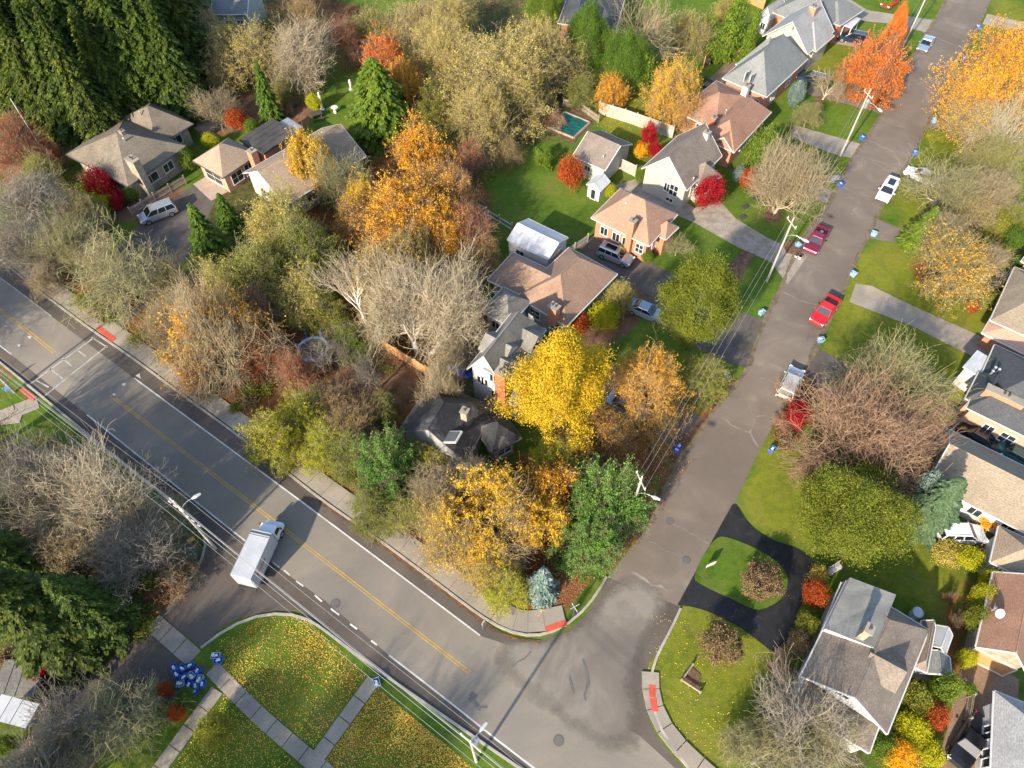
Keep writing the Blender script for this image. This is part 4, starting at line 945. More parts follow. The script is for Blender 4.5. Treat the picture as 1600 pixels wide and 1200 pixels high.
# left block
hA = house('house', [Wg((103, 241), (200, 291), (287, 226), 3.2, 2.6, 'y', ov=.7), Wg((183, 187), (247, 226), (293, 188), 3.0, 2.3, 'y', ('hip', 'hip'), ov=.7)],
      'tanbrown', 'stone', 'hip roofed stone house with weathered grey brown shingles beside dark spruces',
      wins=[(0, 0, .3, 1.6, 1.6, 1.3), (0, 0, .75, 1.6, 1.6, 1.3), (0, 1, .35, 1.7, 2.0, 1.1), (0, 1, .7, 1.7, 1.4, 1.1), (1, 1, .5, 1.7, 1.6, 1.1)], gutter='darktrim',
      chims=[(206, 249, 5.6, 1.5, .9, 5.5, 'stone'), (190, 205, 5.9, .5, .5, .5, 'stone')], vents=[(193, 216, 5.6), (185, 208, 5.6), (218, 174, 5.0)])
house('small_house', [Wg((301, 251), (348, 278), (397, 237), 2.8, 2.0, 'y')], 'beige', 'buffbrick', 'small house with pinkish pyramid roof and brick chimney beside the flat annex',
      wins=[(0, 0, .5, 1.4, 3.0, 1.7), (0, 1, .35, 1.4, 1.6, 1.5), (0, 1, .75, 1.4, 1.2, 1.5)], gutter='darktrim', chims=[(393, 236, 4.6, .9, .9, 3.8, 'brick')])
house('house', [Wg((380, 270), (446, 320), (548, 228), 3.0, 2.6, 'y', ('gable', 'gable'))], 'beige', 'creamsiding', 'house with long plain beige gable roof partly hidden by golden leaves',
      wins=[(0, 0, .4, 1.5, 1.4, 1.1), (0, 1, .3, 1.5, 1.4, 1.1)])
def flatroof(name, a, b_, c, z, mat, wall, label, cat, pan=None, wins=(), walls=True, th=.22, panmat=None, ov=.25):
    w_ = Wing(a, b_, c, z, 0.0, 'x', ('hip', 'hip'), ov=ov); root = empty(name, w_.P(w_.long() / 2, w_.short() / 2, 0), 0, label, cat)
    m_ = MB(); L, W = w_.long(), w_.short(); c0 = w_.P(L / 2, W / 2, z - th / 2); an = math.atan2(w_.ex.y, w_.ex.x)
    m_.box(c0, (L, W, th), mat, an)
    for k in range(1, int(L / 0.9)):
        q = w_.P(k * .9, W / 2, z + .02); m_.box(q, (.05, W, .04), mat, an)
    parts = [m_.build('roof', root)]
    if walls:
        w2 = MB(); w_.slab = th + .0; w_.walls(w2, wall); parts.append(w2.build('wall', root))
    else:
        w2 = MB()
        for l, t in ((.15, .15), (L - .15, .15), (.15, W - .15), (L - .15, W - .15), (L / 2, .15), (L / 2, W - .15)): q = w_.P(l, t, (z - th) / 2); w2.box(q, (.12, .12, z - th - .02), M['trim'], an)
        parts.append(w2.build('posts', root))
    for (side_, f, zz, wd, h) in wins: parts.append(opening(root, w_, side_, f, zz, wd, h))
    for p_ in parts: p_.location = -root.location
    return root, w_
flatroof('annex', (373, 218), (412, 240), (462, 204), 2.9, R_['darkflat'], W_['brick'], 'flat dark roofed annex between the pyramid roof and the beige gable roof', 'annex')
flatroof('pergola', (427, 196), (450, 211), (468, 195), 2.6, M['metal'], None, 'small grey translucent pergola roof behind the flat annex', 'pergola', walls=False)
house('house', [Wg((330, 22), (386, 22), (380, -30), 5.4, 2.5, 'x', ('gable', 'gable'), wz=0)], 'slate', 'greysiding', 'grey two storey house at the top edge behind the spruces',
      wins=[(0, 0, .35, 3.6, .9, 1.2), (0, 0, .75, 3.6, .9, 1.2)])
hE = house('house', [Wg((872, 36), (962, 47), (985, -20), 3.4, 2.2, 'x', ('hip', 'hip'))], 'charcoal', 'brick', 'dark roofed house with solar panels at the top edge', wins=[(0, 0, .5, 1.6, 1.6, 1.2)])
# solar panel array on its south slope
m_ = MB(); W0 = Wing((872, 36), (962, 47), (985, -20), 3.4, 2.2, 'x')
sl = W0.short() / 2; ang = math.atan2(W0.rise, sl); M['solar'] = plain('solar_cells', (0.02, 0.025, 0.05), 0.15, 0, .8)
for i in range(7):
    for j in range(3):
        l = 2.6 + i * 1.25; t = 0.9 + j * 1.45
        if l > W0.long() - 2.2 - t * .5 or t > sl - .4: continue
        A = [W0.P(l, t, 0), W0.P(l + 1.15, t, 0), W0.P(l + 1.15, t + 1.3, 0), W0.P(l, t + 1.3, 0)]
        tt = [t, t, t + 1.3, t + 1.3]; V = [Vector((p_.x, p_.y, W0.ze + W0.rise * q / sl + .10)) for p_, q in zip(A, tt)]
        m_.add([p_ - hE.location for p_ in V] + [p_ - hE.location - Vector((0, 0, .05)) for p_ in V], [(0, 1, 2, 3), (4, 7, 6, 5), (0, 4, 5, 1), (1, 5, 6, 2), (2, 6, 7, 3), (3, 7, 4, 0)], M['solar'])
m_.build('solar_panels', hE)
# upper right row along the street
hF = house('house', [Wg((1129, 122), (1198, 151), (1243, 84), 3.4, 3.8, 'y', ('hip', 'hip')), Wg((1150, 100), (1185, 118), (1212, 75), 3.4, 3.3, 'x', ('hip', 'hip'))], 'slate', 'brick', 'brick house with steep slate grey hip roof beside the cedar fenced deck',
      wins=[(0, 0, .25, 1.5, 1.0, 1.3), (0, 0, .78, 1.5, 1.5, 1.3), (0, 1, .3, 1.5, 1.2, 1.3), (0, 1, .7, 1.5, 1.2, 1.3)], doors=[(0, 0, .55, 1.0, 2.1, 'white')], chims=[(1167, 134, 4.6, .8, .8, 4.4, 'whitesiding'), (1181, 163, 1.1, .5, .5, 1.0, 'brick')])
m_ = MB()
for dx in (0, 9):
    q = G(1166 + dx * .9, 119 + dx * .45, 4.9) - hF.location; m_.box(q, (.75, .1, 1.3), M['trim'], .7); m_.box(q + Vector((-.02, -.03, .04)), (.6, .12, 1.1), M['skylight'], .7)
m_.build('skylight', hF)
house('house', [Wg((1192, 56), (1262, 84), (1292, 44), 3.6, 3.4, 'y', ('gable', 'gable')), Wg((1225, 60), (1275, 80), (1296, 52), 3.4, 2.4, 'y', ('hip', 'hip'))], 'lightgrey', 'beigesiding', 'light grey roofed house behind the steep slate roof',
      wins=[(0, 0, .3, 1.5, 1.0, 1.2), (0, 0, .7, 1.5, 1.0, 1.2), (0, 1, .6, 1.5, 1.2, 1.2)], vents=[(1240, 40, 6.5)])
house('house', [Wg((1205, 18), (1285, 50), (1322, 8), 3.4, 3.2, 'y', ('hip', 'hip')), Wg((1262, 18), (1312, 40), (1340, 12), 3.2, 1.8, 'y', ('hip', 'hip'))], 'slate', 'brick', 'grey roofed house with tall orange brick chimney at the top edge',
      wins=[(0, 0, .3, 1.5, 1.0, 1.2), (1, 0, .5, 1.5, 1.6, 1.3)], chims=[(1272, 11, 7.2, 1.0, .8, 4.6, 'brick')])
house('shed', [Wg((1186, 22), (1204, 30), (1222, 12), 2.8, 1.5, 'y', ('gable', 'gable'), ov=.2)], 'lightgrey', 'whitesiding', 'small white gabled annex left of the grey roofed houses', 'shed', wins=[(0, 0, .5, 1.3, .7, .9)])
flatroof('carport', (1306, 34), (1332, 43), (1342, 28), 2.5, R_['whitemetal'], None, 'small white porch awning beside the brick chimney house', 'awning', walls=False)
house('house', [Wg((1093, 214), (1147, 237), (1189, 168), 3.0, 2.3, 'y', ('hip', 'hip')), Wg((1058, 174), (1118, 203), (1150, 140), 2.8, 1.8, 'x', ('hip', 'hip')), Wg((1108, 222), (1146, 238), (1160, 214), 2.9, 1.5, 'y', ('gable', 'hip'))],
      'redbrown', 'brick', 'orange brick bungalow with reddish brown hip roof behind the beige gable house',
      wins=[(1, 0, .25, 1.5, .9, 1.3), (1, 0, .6, 1.5, 1.0, 1.3), (0, 0, .4, 1.5, .8, 1.1), (0, 1, .4, 1.5, 1.8, 1.2)], chims=[(1116, 184, 4.5, .6, .6, 1.4, 'redbrick')], vents=[(1135, 172, 4.8)])
hH = house('house', [Wg((1003, 263), (1073, 297), (1121, 240), 3.4, 3.3, 'y', ('gable', 'gable'), ov=.35), Wg((1068, 268), (1092, 290), (1112, 262), 3.0, 1.7, 'x', ('hip', 'hip'), ov=.3)], 'greybeige', 'beigesiding', 'pale beige gable house next to the crimson shrub',
      wins=[(0, 0, .58, 2.2, .7, 1.1), (0, 0, .75, 2.2, 1.1, 1.5), (0, 0, .7, .6, .9, .5), (0, 1, .3, 1.6, 1.3, 1.2), (1, 1, .5, 1.5, .9, 1.1)], chims=[(1105, 207, 6.3, .7, .7, 2.5, 'whitesiding')], vents=[(1084, 278, 4.0)])
house('garage', [Wg((895, 243), (945, 266), (990, 226), 2.7, 1.7, 'x', ('gable', 'gable'), ov=.25)], 'greybeige', 'beigesiding', 'small beige garage with shallow gable roof beside the rust shrub', 'garage',
      wins=[(0, 0, .45, 1.6, .8, .7)], doors=[(0, 0, .8, .9, 2.0, 'white')], vents=[(943, 244, 3.6)])
def gardenshed(name, a, b_, c, z, rise, ax, roof, wall, label, door=None, ov=.12):
    return house(name, [Wg(a, b_, c, z, rise, ax, ('gable', 'gable'), ov=ov, slab=.06)], roof, wall, label, 'shed', doors=door or [])
gardenshed('shed', (917, 288), (938, 298), (952, 283), 1.9, .7, 'y', 'whitemetal', 'whitesiding', 'little white garden shed with gabled roof beside the beige garage', [(0, 0, .5, .6, 1.4, 'glass')])
house('bungalow', [Wg((924, 340), (1014, 384), (1061, 336), 3.2, 2.8, 'x', ('0.9', '0.9')), Wg((1018, 362), (1040, 374), (1055, 352), 2.9, 1.2, 'x', ('hip', 'hip'), ov=.3)], 'pinkbrown', 'brick', 'orange brick bungalow with pink brown hip roof and front chimney',
      wins=[(0, 0, .18, 1.7, .9, 1.1), (0, 0, .42, 1.7, .9, 1.1), (0, 0, .62, 1.7, .9, 1.1), (0, 0, .88, 1.7, .9, 1.2), (0, 1, .4, 1.6, 1.4, 1.3), (0, 1, .8, 1.6, 1.2, 1.2)],
      chims=[(989, 345, 5.4, .75, .7, 5.2, 'brick')], vents=[(978, 317, 5.3), (1001, 318, 5.2)])
house('shed', [Wg((793, 374), (856, 405), (889, 372), 3.1, .9, 'x', ('gable', 'gable'), ov=.1, slab=.08)], 'whitemetal', 'whitesiding', 'large white metal roofed shed in front of the brown hip roof', 'shed', wins=[(0, 0, .3, 1.8, 1.0, .8)], doors=[(0, 1, .5, 2.0, 2.2, 'cedar')])
house('house', [Wg((808, 463), (885, 509), (972, 432), 3.3, 2.9, 'y', ('hip', 'hip')), Wg((762, 437), (838, 474), (878, 430), 3.1, 2.0, 'x', ('hip', 'gable'))], 'brown', 'greysiding', 'brown hip roofed house beside the white metal roofed shed',
      wins=[(0, 0, .3, 1.6, 1.2, 1.2), (0, 0, .8, 1.6, 1.2, 1.2), (0, 1, .2, 1.6, 1.3, 1.2), (0, 1, .6, 1.6, 1.3, 1.2), (0, 1, .85, 1.6, .9, 1.2)], chims=[(866, 479, 5.2, 1.0, .8, 2.6, 'brick')], vents=[(886, 425, 5.6)])
hM = house('house', [Wg((730, 576), (786, 604), (864, 520), 5.2, 3.4, 'y', ('gable', 'hip'), ov=.35), Wg((752, 486), (796, 509), (838, 474), 3.4, 1.8, 'x', ('hip', 'hip')), Wg((778, 617), (806, 634), (846, 596), 3.2, 1.6, 'x', ('hip', 'hip'), ov=.3)],
      'olivegrey', 'whitesiding', 'white two storey house with olive grey gable roof left of the lemon yellow tree',
      wins=[(0, 0, .28, 3.9, .7, 1.0), (0, 0, .42, 3.9, .7, 1.0), (0, 0, .72, 5.2, .7, 1.1), (0, 0, .85, 5.2, .7, 1.1), (0, 0, .78, 2.6, .8, 1.0), (1, 0, .4, 1.7, .9, 1.0)], chims=[(784, 582, 7.6, 1.1, .8, 7.5, 'redbrick')])
for u, v, an in ((762, 542, 2.55), (838, 545, -.6), (806, 592, -.6)): dormer(hM, u, v, 5.6 if an > 0 else 5.2, 2.2, 2.8, 1.0, an, 'olivegrey', 'whitesiding')
hN = house('house', [Wg((622, 676), (727, 720), (795, 645), 3.4, 3.2, 'y', ('gable', 'hip'), ov=.5), Wg((742, 668), (770, 708), (797, 660), 3.2, 1.8, 'x', ('hip', 'hip'), ov=.5)], 'black', 'greysiding', 'house with weathered black roof and skylight, centre of the picture',
      wins=[(0, 0, .3, 1.6, 1.2, 1.2), (0, 0, .7, 1.6, 1.2, 1.2), (0, 1, .3, 1.7, 1.2, 1.2), (1, 1, .5, 1.6, 1.4, 1.2)], chims=[(726, 642, 6.8, .6, .6, 1.2, 'stone')], gutter='darktrim')
q = G(706, 683, 5.6); sk = MB(); an = math.atan2(Wing((622, 676), (727, 720), (795, 645), 3.4, 3, 'y').ey.y, Wing((622, 676), (727, 720), (795, 645), 3.4, 3, 'y').ey.x)
T_ = Matrix.Translation(q - hN.location) @ Matrix.Rotation(an, 4, 'Z') @ Matrix.Rotation(-0.0, 4, 'Y') @ Matrix.Rotation(-math.atan2(3.2, 4.4), 4, 'X')
sk.box((0, 0, 0), (1.3, 1.9, .16), M['trim'], T=T_); sk.box((0, 0, .05), (1.1, 1.7, .12), M['skylight'], T=T_); sk.build('skylight', hN)
# right edge
flatroof('carport', (1505, 572), (1534, 590), (1549, 560), 3.0, R_['whitemetal'], W_['whitesiding'], 'white flat roofed annex left of the charcoal roof', 'annex')
house('house', [Wg((1511, 637), (1640, 700), (1690, 600), 3.3, 3.6, 'x', ('hip', 'hip')), Wg((1509, 622), (1548, 642), (1572, 602), 3.2, 1.9, 'y', ('hip', 'hip'))], 'charcoal', 'buffbrick', 'orange brick house with charcoal roof at the right edge',
      wins=[(0, 0, .62, 1.5, 1.2, 1.2), (0, 0, .35, 1.5, .9, 1.1)], chims=[(1572, 618, 5.0, 3.4, .7, 2.0, 'brick')], vents=[(1556, 574, 4.8), (1562, 577, 4.8), (1552, 580, 4.8)])
house('house', [Wg((1548, 500), (1650, 545), (1690, 460), 3.0, 2.2, 'x', ('hip', 'hip')), Wg((1535, 520), (1640, 572), (1655, 540), 2.3, .5, 'x', ('hip', 'hip'), roof=W_['buffbrick'])], 'tan', 'brick', 'tan roofed house with orange porch at the right edge, above the charcoal roof', wins=[(0, 0, .3, 1.5, 1.0, 1.1)])
house('house', [Wg((1450, 753), (1650, 857), (1695, 775), 2.9, 2.0, 'x', ('gable', 'gable'), ov=.5)], 'tan', 'whitesiding', 'long house with tan tiled gable roof between driveway and amber hedge',
      wins=[(0, 0, .42, 1.6, 1.0, 1.0), (0, 0, .7, 1.6, 1.0, 1.0)])
house('house', [Wg((1596, 408), (1680, 450), (1710, 390), 3.0, 2.0, 'x', ('hip', 'hip'))], 'pinkbrown', 'brick', 'sliver of an orange roofed house at the right edge beside the dark car', wins=[(0, 0, .3, 1.5, 1.0, 1.1)])
house('garage', [Wg((1548, 878), (1640, 922), (1665, 870), 2.8, 1.4, 'x', ('hip', 'gable'), ov=.3)], 'beige', 'greysiding', 'garage with beige hip roof below the amber hedge', 'garage', wins=[(0, 0, .3, 1.6, .8, .8)])
house('garage', [Wg((1526, 1010), (1604, 1050), (1680, 955), 2.9, 2.0, 'y', ('gable', 'gable'), ov=.3)], 'redbrown', 'stone', 'brown gable roofed garage at the head of the brown paved driveway', 'garage',
      doors=[(0, 0, .5, 3.0, 1.9, 'cedar')], vents=[(1556, 950, 4.0)])
hT = house('house', [Wg((1548, 1235), (1700, 1300), (1730, 1150), 3.2, 2.6, 'y', ('hip', 'hip'))], 'lightgrey', 'whitesiding', 'house with grey roof cut by the lower right corner',
      wins=[(0, 3, .35, 1.6, 1.3, 1.1), (0, 3, .65, 1.6, 1.0, 1.1)])
hU = house('house', [Wg((1252, 1056), (1386, 1146), (1447, 982), 3.5, 2.3, 'y', ('gable', '0.7'), ov=.3), Wg((1240, 1100), (1358, 1176), (1382, 1132), 2.9, .3, 'x', ('hip', 'hip'), ov=.25),
      Wg((1250, 1072), (1316, 910), (1330, 916), 2.7, .15, 'x', ('hip', 'hip'), ov=.1), Wg((1427, 1040), (1448, 1050), (1471, 984), 2.9, .9, 'y', ('hip', 'gable'), ov=.2)], 'greybeige', 'whitesiding',
      'large corner house with grey brown roof, pale membrane patch and thin chimney', wins=[(0, 0, .42, 4.2, .9, .6), (0, 1, .3, 2.4, 1.2, 1.1), (0, 1, .7, 2.4, 1.2, 1.1)],
      chims=[(1359, 983, 6.9, .5, .7, 2.2, 'stone')])
# low slope membrane dormer over the left upper roof plane
wU = Wing((1252, 1056), (1386, 1146), (1447, 982), 3.5, 2.3, 'y', ('gable', '0.7')); L, Wd = wU.long(), wU.short(); m_ = MB()
V = [wU.P(L * .45, -.05, 4.1), wU.P(L + .05, -.05, 4.1), wU.P(L + .05, Wd * .47, 5.5), wU.P(L * .45, Wd * .47, 5.78)]
V = [p_ - hU.location for p_ in V]; V2 = [Vector((p_.x, p_.y, z)) for p_, z in zip(V, (3.5, 3.5, 3.55, 4.9))]
m_.add(V, [(0, 1, 2, 3)], R_['membrane']); m_.add(V + V2, [(0, 4, 5, 1), (1, 5, 6, 2), (0, 3, 7, 4), (3, 2, 6, 7)], W_['whitesiding']); m_.build('membrane_dormer', hU)
dormer(hU, 1398, 1056, 4.3, 2.4, 2.4, .5, -.55, 'greybeige', 'whitesiding')
gardenshed('shed', (1452, 1007), (1477, 1022), (1492, 994), 2.2, .7, 'y', 'whitemetal', 'whitesiding', 'white plastic garden shed between the corner house and yellow hedge')
gardenshed('shed', (1438, 1050), (1487, 1062), (1496, 1030), 2.0, .8, 'y', 'slate', 'whitesiding', 'grey roofed garden shed attached behind the corner house')
flatroof('deck_cover', (-20, 1122), (40, 1138), (62, 1100), 2.7, R_['whitemetal'], W_['greysiding'], 'white flat roof at the lower left corner', 'carport')
flatroof('deck', (-15, 1090), (52, 1088), (30, 1030), .9, R_['olivegrey'], W_['greysiding'], 'dull green panelled deck at the lower left edge', 'deck')
# ---------------------------------------------------------------- vehicles
def paint(name, col, metal=0.3, rough=0.28): return plain(name, col, rough, metal, 0.5, coat=0.6, var=0.03)
P_ = {'silver': paint('silver_paint', (0.42, 0.44, 0.46), .5), 'white': paint('white_car_paint', (0.72, 0.73, 0.74), 0), 'maroon': paint('maroon_paint', (0.20, 0.015, 0.04)), 'red': paint('bright_red_paint', (0.55, 0.01, 0.015), 0),
      'bluegrey': paint('blue_grey_paint', (0.28, 0.36, 0.42), .4), 'navy': paint('navy_paint', (0.02, 0.035, 0.07)), 'black': paint('black_paint', (0.012, 0.012, 0.015), .2), 'grey': paint('grey_paint', (0.25, 0.25, 0.25), .5),
      'teal': paint('teal_paint', (0.02, 0.13, 0.13)), 'pearl': paint('pearl_paint', (0.5, 0.48, 0.44), .3)}
SPEC = { # length, width, height, body stations (x, half width, z low, z top), glass base (x0,x1), roof (x0,x1), belt z, bed
 'sedan': (4.7, 1.82, 1.45, [(-.5, .38, .38, .72), (-.48, .46, .28, .95), (-.40, .49, .22, 1.0), (-.28, .5, .2, .98), (.0, .5, .2, .95), (.2, .5, .2, .95), (.34, .49, .2, .86), (.45, .46, .24, .74), (.5, .37, .34, .6)], (-.36, .22), (-.2, .06), .95),
 'suv': (4.65, 1.88, 1.7, [(-.5, .42, .42, .9), (-.49, .47, .3, 1.05), (-.40, .5, .24, 1.1), (-.2, .5, .24, 1.08), (.1, .5, .24, 1.05), (.22, .5, .24, 1.05), (.36, .49, .24, .98), (.46, .46, .28, .85), (.5, .38, .38, .68)], (-.485, .24), (-.42, .08), 1.06),
 'minivan': (4.9, 1.95, 1.78, [(-.5, .42, .42, .95), (-.49, .48, .3, 1.1), (-.3, .5, .22, 1.1), (.1, .5, .22, 1.06), (.26, .5, .22, 1.02), (.38, .48, .24, .92), (.46, .45, .28, .78), (.5, .36, .38, .62)], (-.485, .30), (-.43, .13), 1.07),
 'pickup': (5.1, 1.9, 1.82, [(-.5, .46, .5, 1.1), (-.49, .5, .45, 1.18), (-.2, .5, .4, 1.18), (.1, .5, .35, 1.15), (.22, .5, .35, 1.14), (.4, .49, .35, 1.08), (.48, .47, .4, 1.0), (.5, .4, .45, .8)], (-.12, .22), (-.09, .11), 1.15),
}
def car(kind, col, front, rear, label, name=None, cat=None, zr=.8, group='parked cars', sunroof=False):
    L, W, H, st, (g0, g1), (r0, r1), bz = SPEC[kind]; A, B = G(*front, zr), G(*rear, zr); d = (A - B).normalized(); c_ = (A + B) / 2
    root = empty(name or {'sedan': 'parked_car', 'suv': 'suv', 'minivan': 'minivan', 'pickup': 'pickup_truck'}[kind], (c_.x, c_.y, 0.02), math.atan2(d.y, d.x), label, cat or {'sedan': 'car', 'suv': 'car', 'minivan': 'minivan', 'pickup': 'pickup truck'}[kind], group)
    k_ = .9 if kind == 'pickup' else .93; root.scale = (k_, k_, k_)
    pt = P_[col]; V = []; F = []; n = 10
    for x, hw, zl, zt in st:
        w2 = hw * W; zm = zl + (zt - zl) * .55
        V += [(x * L, -w2 * .86, zl), (x * L, -w2, zl + .08), (x * L, -w2, zm), (x * L, -w2 * .95, zt - .04), (x * L, -w2 * .8, zt), (x * L, w2 * .8, zt), (x * L, w2 * .95, zt - .04), (x * L, w2, zm), (x * L, w2, zl + .08), (x * L, w2 * .86, zl)]
    k = len(st)
    F = [(i * n + j, i * n + (j + 1) % n, (i + 1) * n + (j + 1) % n, (i + 1) * n + j) for i in range(k - 1) for j in range(n)] + [tuple(range(n)), tuple(reversed(range((k - 1) * n, k * n)))]
    if kind == 'pickup':      # open load bed: drop the deck faces behind the cab
        F = [f for f in F if not (set(f) == {0 * n + 4, 0 * n + 5, n + 4, n + 5} or set(f) == {n + 4, n + 5, 2 * n + 4, 2 * n + 5})]
    m_ = MB(); m_.add(V, F, pt)
    m_.box((L * .495, 0, .5), (.12, W * .78, .2), M['darktrim']); m_.box((-L * .495, 0, .5), (.1, W * .8, .18), M['darktrim'])
    if kind == 'pickup':
        m_.box((-L * .31, 0, .75), (L * .36, W * .8, .05), M['darktrim'])
        for s in (-1, 1): m_.box((-L * .31, s * W * .42, .97), (L * .37, .05, .42), M['darktrim'])
        m_.box((-L * .488, 0, .97), (.06, W * .84, .40), pt); m_.box((-L * .118, 0, .97), (.06, W * .84, .4), pt)
    m_.build('body', root, smooth=False, bevel=0.0)
    # cabin glass, tapering
    wb, wt = W * .44, W * .36; zt = H - .05
    vs = [(g0 * L, -wb, bz), (g1 * L, -wb, bz), (g1 * L, wb, bz), (g0 * L, wb, bz), (r0 * L, -wt, zt), (r1 * L, -wt, zt), (r1 * L, wt, zt), (r0 * L, wt, zt)]
    gl = MB(); gl.add(vs, [(3, 2, 1, 0), (4, 5, 6, 7), (0, 1, 5, 4), (1, 2, 6, 5), (2, 3, 7, 6), (3, 0, 4, 7)], M['carglass']); gl.build('window_glass', root, bevel=.02)
    rf = MB(); xm = (r0 + r1) / 2 * L; rl = (r1 - r0) * L
    if kind in ('suv', 'minivan'): rl += .12
    rf.box((xm, 0, H - .035), (rl + .08, wt * 2 + .06, .07), pt, top=(.94, .9))
    for s in (-1, 1):
        rf.tube([(g1 * L, s * wb, bz), (r1 * L, s * (wt + .01), zt)], .045, pt, 5); rf.tube([(g0 * L, s * wb, bz), (r0 * L, s * (wt + .01), zt)], .065, pt, 5)
        for q in ((.5,) if kind in ('sedan', 'pickup') else (.36, .68)):
            xb = (g0 + (g1 - g0) * (q * .9)) * L; xt = (r0 + (r1 - r0) * q) * L; rf.tube([(xb, s * (wb + .005), bz), (xt, s * (wt + .012), zt)], .05, pt, 5)
    if sunroof: rf.box((xm + .1, 0, H + .004), (rl * .6, wt * 1.3, .012), M['carglass'])
    elif kind in ('suv', 'minivan'):
        for s in (-1, 1): rf.tube([(xm - rl * .42, s * wt * .86, H + .03), (xm + rl * .42, s * wt * .86, H + .03)], .02, M['metal'], 5)
    rf.build('roof', root)
    for x in (-.31, .31):
        for s in (-1, 1):
            r = .36 if kind != 'sedan' else .32; w_ = MB(); w_.tube([(0, -.11, 0), (0, .11, 0)], r, M['rubber'], 18); o = w_.build('wheel', root); o.location = (x * L, s * (W * .5 - .09), r)
            rm = MB(); rm.tube([(0, s * .10, 0), (0, s * .125, 0)], r * .62, M['metal'], 12); rm.tube([(0, s * .12, 0), (0, s * .14, 0)], r * .2, M['darktrim'], 8); rm.build('rim', o)
    for s in (-1, 1):
        zt_ = st[-2][3]
        hl = MB(); hl.box((L * .472, s * W * .37, zt_ - .1), (.22, .36, .14), M['headlamp'], -s * .3); hl.build('headlight', root)
        tl = MB(); tl.box((-L * .49, s * W * .41, st[1][3] - .12), (.12, .24, .2), M['taillamp']); tl.build('taillight', root)
        mr = MB(); mr.box((g1 * L - .35, s * (W * .5 + .09), bz + .04), (.12, .2, .14), pt); mr.build('side_mirror', root, bevel=.02)
    return root
car('minivan', 'silver', (222, 339), (268, 322), 'silver minivan on the dark driveway, left of centre')
car('suv', 'white', (1379, 310), (1395, 283), 'white suv with black sunroof parked on the side street', sunroof=True)
car('sedan', 'white', (1426, 266), (1458, 280), 'white car standing across the end of the concrete driveway')
car('pickup', 'maroon', (1265, 392), (1287, 357), 'maroon pickup with tyre in its bed parked at the kerb')
car('pickup', 'red', (1278, 500), (1301, 470), 'bright red pickup truck parked by the lawn edge')
car('suv', 'pearl', (1244, 580), (1228, 614), 'champagne silver suv parked beside the giant bare tree')
car('sedan', 'bluegrey', (1440, 78), (1455, 55), 'pale blue grey car near the top of the side street')
car('suv', 'navy', (1254, 118), (1283, 126), 'navy suv beside the small round bare tree')
car('suv', 'navy', (1316, 54), (1348, 60), 'dark blue car left of the orange maple')
car('suv', 'silver', (981, 405), (943, 389), 'silver suv with dark sunroof beside the brick bungalow', sunroof=True)
car('sedan', 'bluegrey', (1030, 492), (992, 476), 'silver blue sedan under the rounded pine')
car('sedan', 'bluegrey', (1000, 642), (962, 624), 'grey blue car half hidden under the half bare amber tree')
car('suv', 'white', (1522, 833), (1484, 832), 'white suv parked beside the blue green spruce')
car('sedan', 'black', (1563, 697), (1510, 667), 'black car in the driveway below the orange brick wall')
car('sedan', 'teal', (1615, 722), (1575, 700), 'dark teal car cut by the right edge')
car('sedan', 'black', (1548, 434), (1588, 442), 'black car beside the tan roofed house, right edge')
car('pickup', 'black', (1497, 1195), (1540, 1120), 'black pickup truck on the brown paved driveway', zr=1.0)
car('sedan', 'silver', (972, 68), (1000, 86), 'silver car behind the pale trunked tree, top edge')
car('sedan', 'red', (1385, 6), (1402, -6), 'red car at the top edge above the orange maple')
# tyre lying in the maroon pickup's bed
q = G(1284, 362, 1.0); t_ = MB(); t_.tube([(0, 0, -.11), (0, 0, .11)], .34, M['rubber'], 18); t_.tube([(0, 0, .09), (0, 0, .125)], .2, M['whiteline'], 14); o = t_.build('spare_tyre'); o.location = (q.x, q.y, .92)
tag(o, 'spare tyre with pale rim lying in the maroon pickup bed', 'tyre')
# box truck
A, B = G(424, 824, 1.3), G(388, 903, 1.3); d = (A - B).normalized(); c_ = (A + B) / 2
tr = empty('box_truck', (c_.x, c_.y, .02), math.atan2(d.y, d.x), 'white box truck with red lettering band crossing the main road', 'truck')
Lb = 5.4; M['truckbody'] = surf('grey_white_truck_panel', [(0.3, (0.36, 0.37, 0.39)), (0.7, (0.47, 0.48, 0.5))], .8, 6, .08, rough=.4, bmp=0, obj=True)
m_ = MB(); m_.box((-.95, 0, 2.15), (Lb, 2.45, 2.5), M['truckbody']); b_ = m_.build('cargo_box', tr, bevel=.04)
m_ = MB(); m_.box((-.95 + Lb / 2 - .35, 0, 3.43), (.16, 2.42, .05), M['darktrim']); m_.box((-.95 + Lb / 2 - .65, 0, 3.42), (.06, 2.42, .03), M['metal'])
for s in (-1, 1): m_.box((-.95, s * 1.235, 3.36), (Lb, .03, .1), M['metal']); m_.box((-.95, s * 1.235, .98), (Lb, .03, .12), M['metal'])
m_.build('roof_rail', b_)
for s in (-1, 1):    # unreadable red lettering band seen on the flank
    f = MB()
    for k in range(6): f.box((-2.6 + k * .34, s * 1.236, 2.35 + .05 * (k % 2)), (.2, .02, .55 - .1 * (k % 3)), M['red'])
    f.build('red_lettering', b_)
m_ = MB(); m_.box((-Lb / 2 - .97, 0, 2.1), (.05, 2.2, 2.2), M['trim'])
for k in range(6): m_.box((-Lb / 2 - 1.0, 0, 1.2 + k * .36), (.03, 2.15, .03), M['metal'])
m_.box((-Lb / 2 - 1.1, 0, .62), (.35, 2.2, .12), M['darktrim']); m_.build('rear_door', tr)
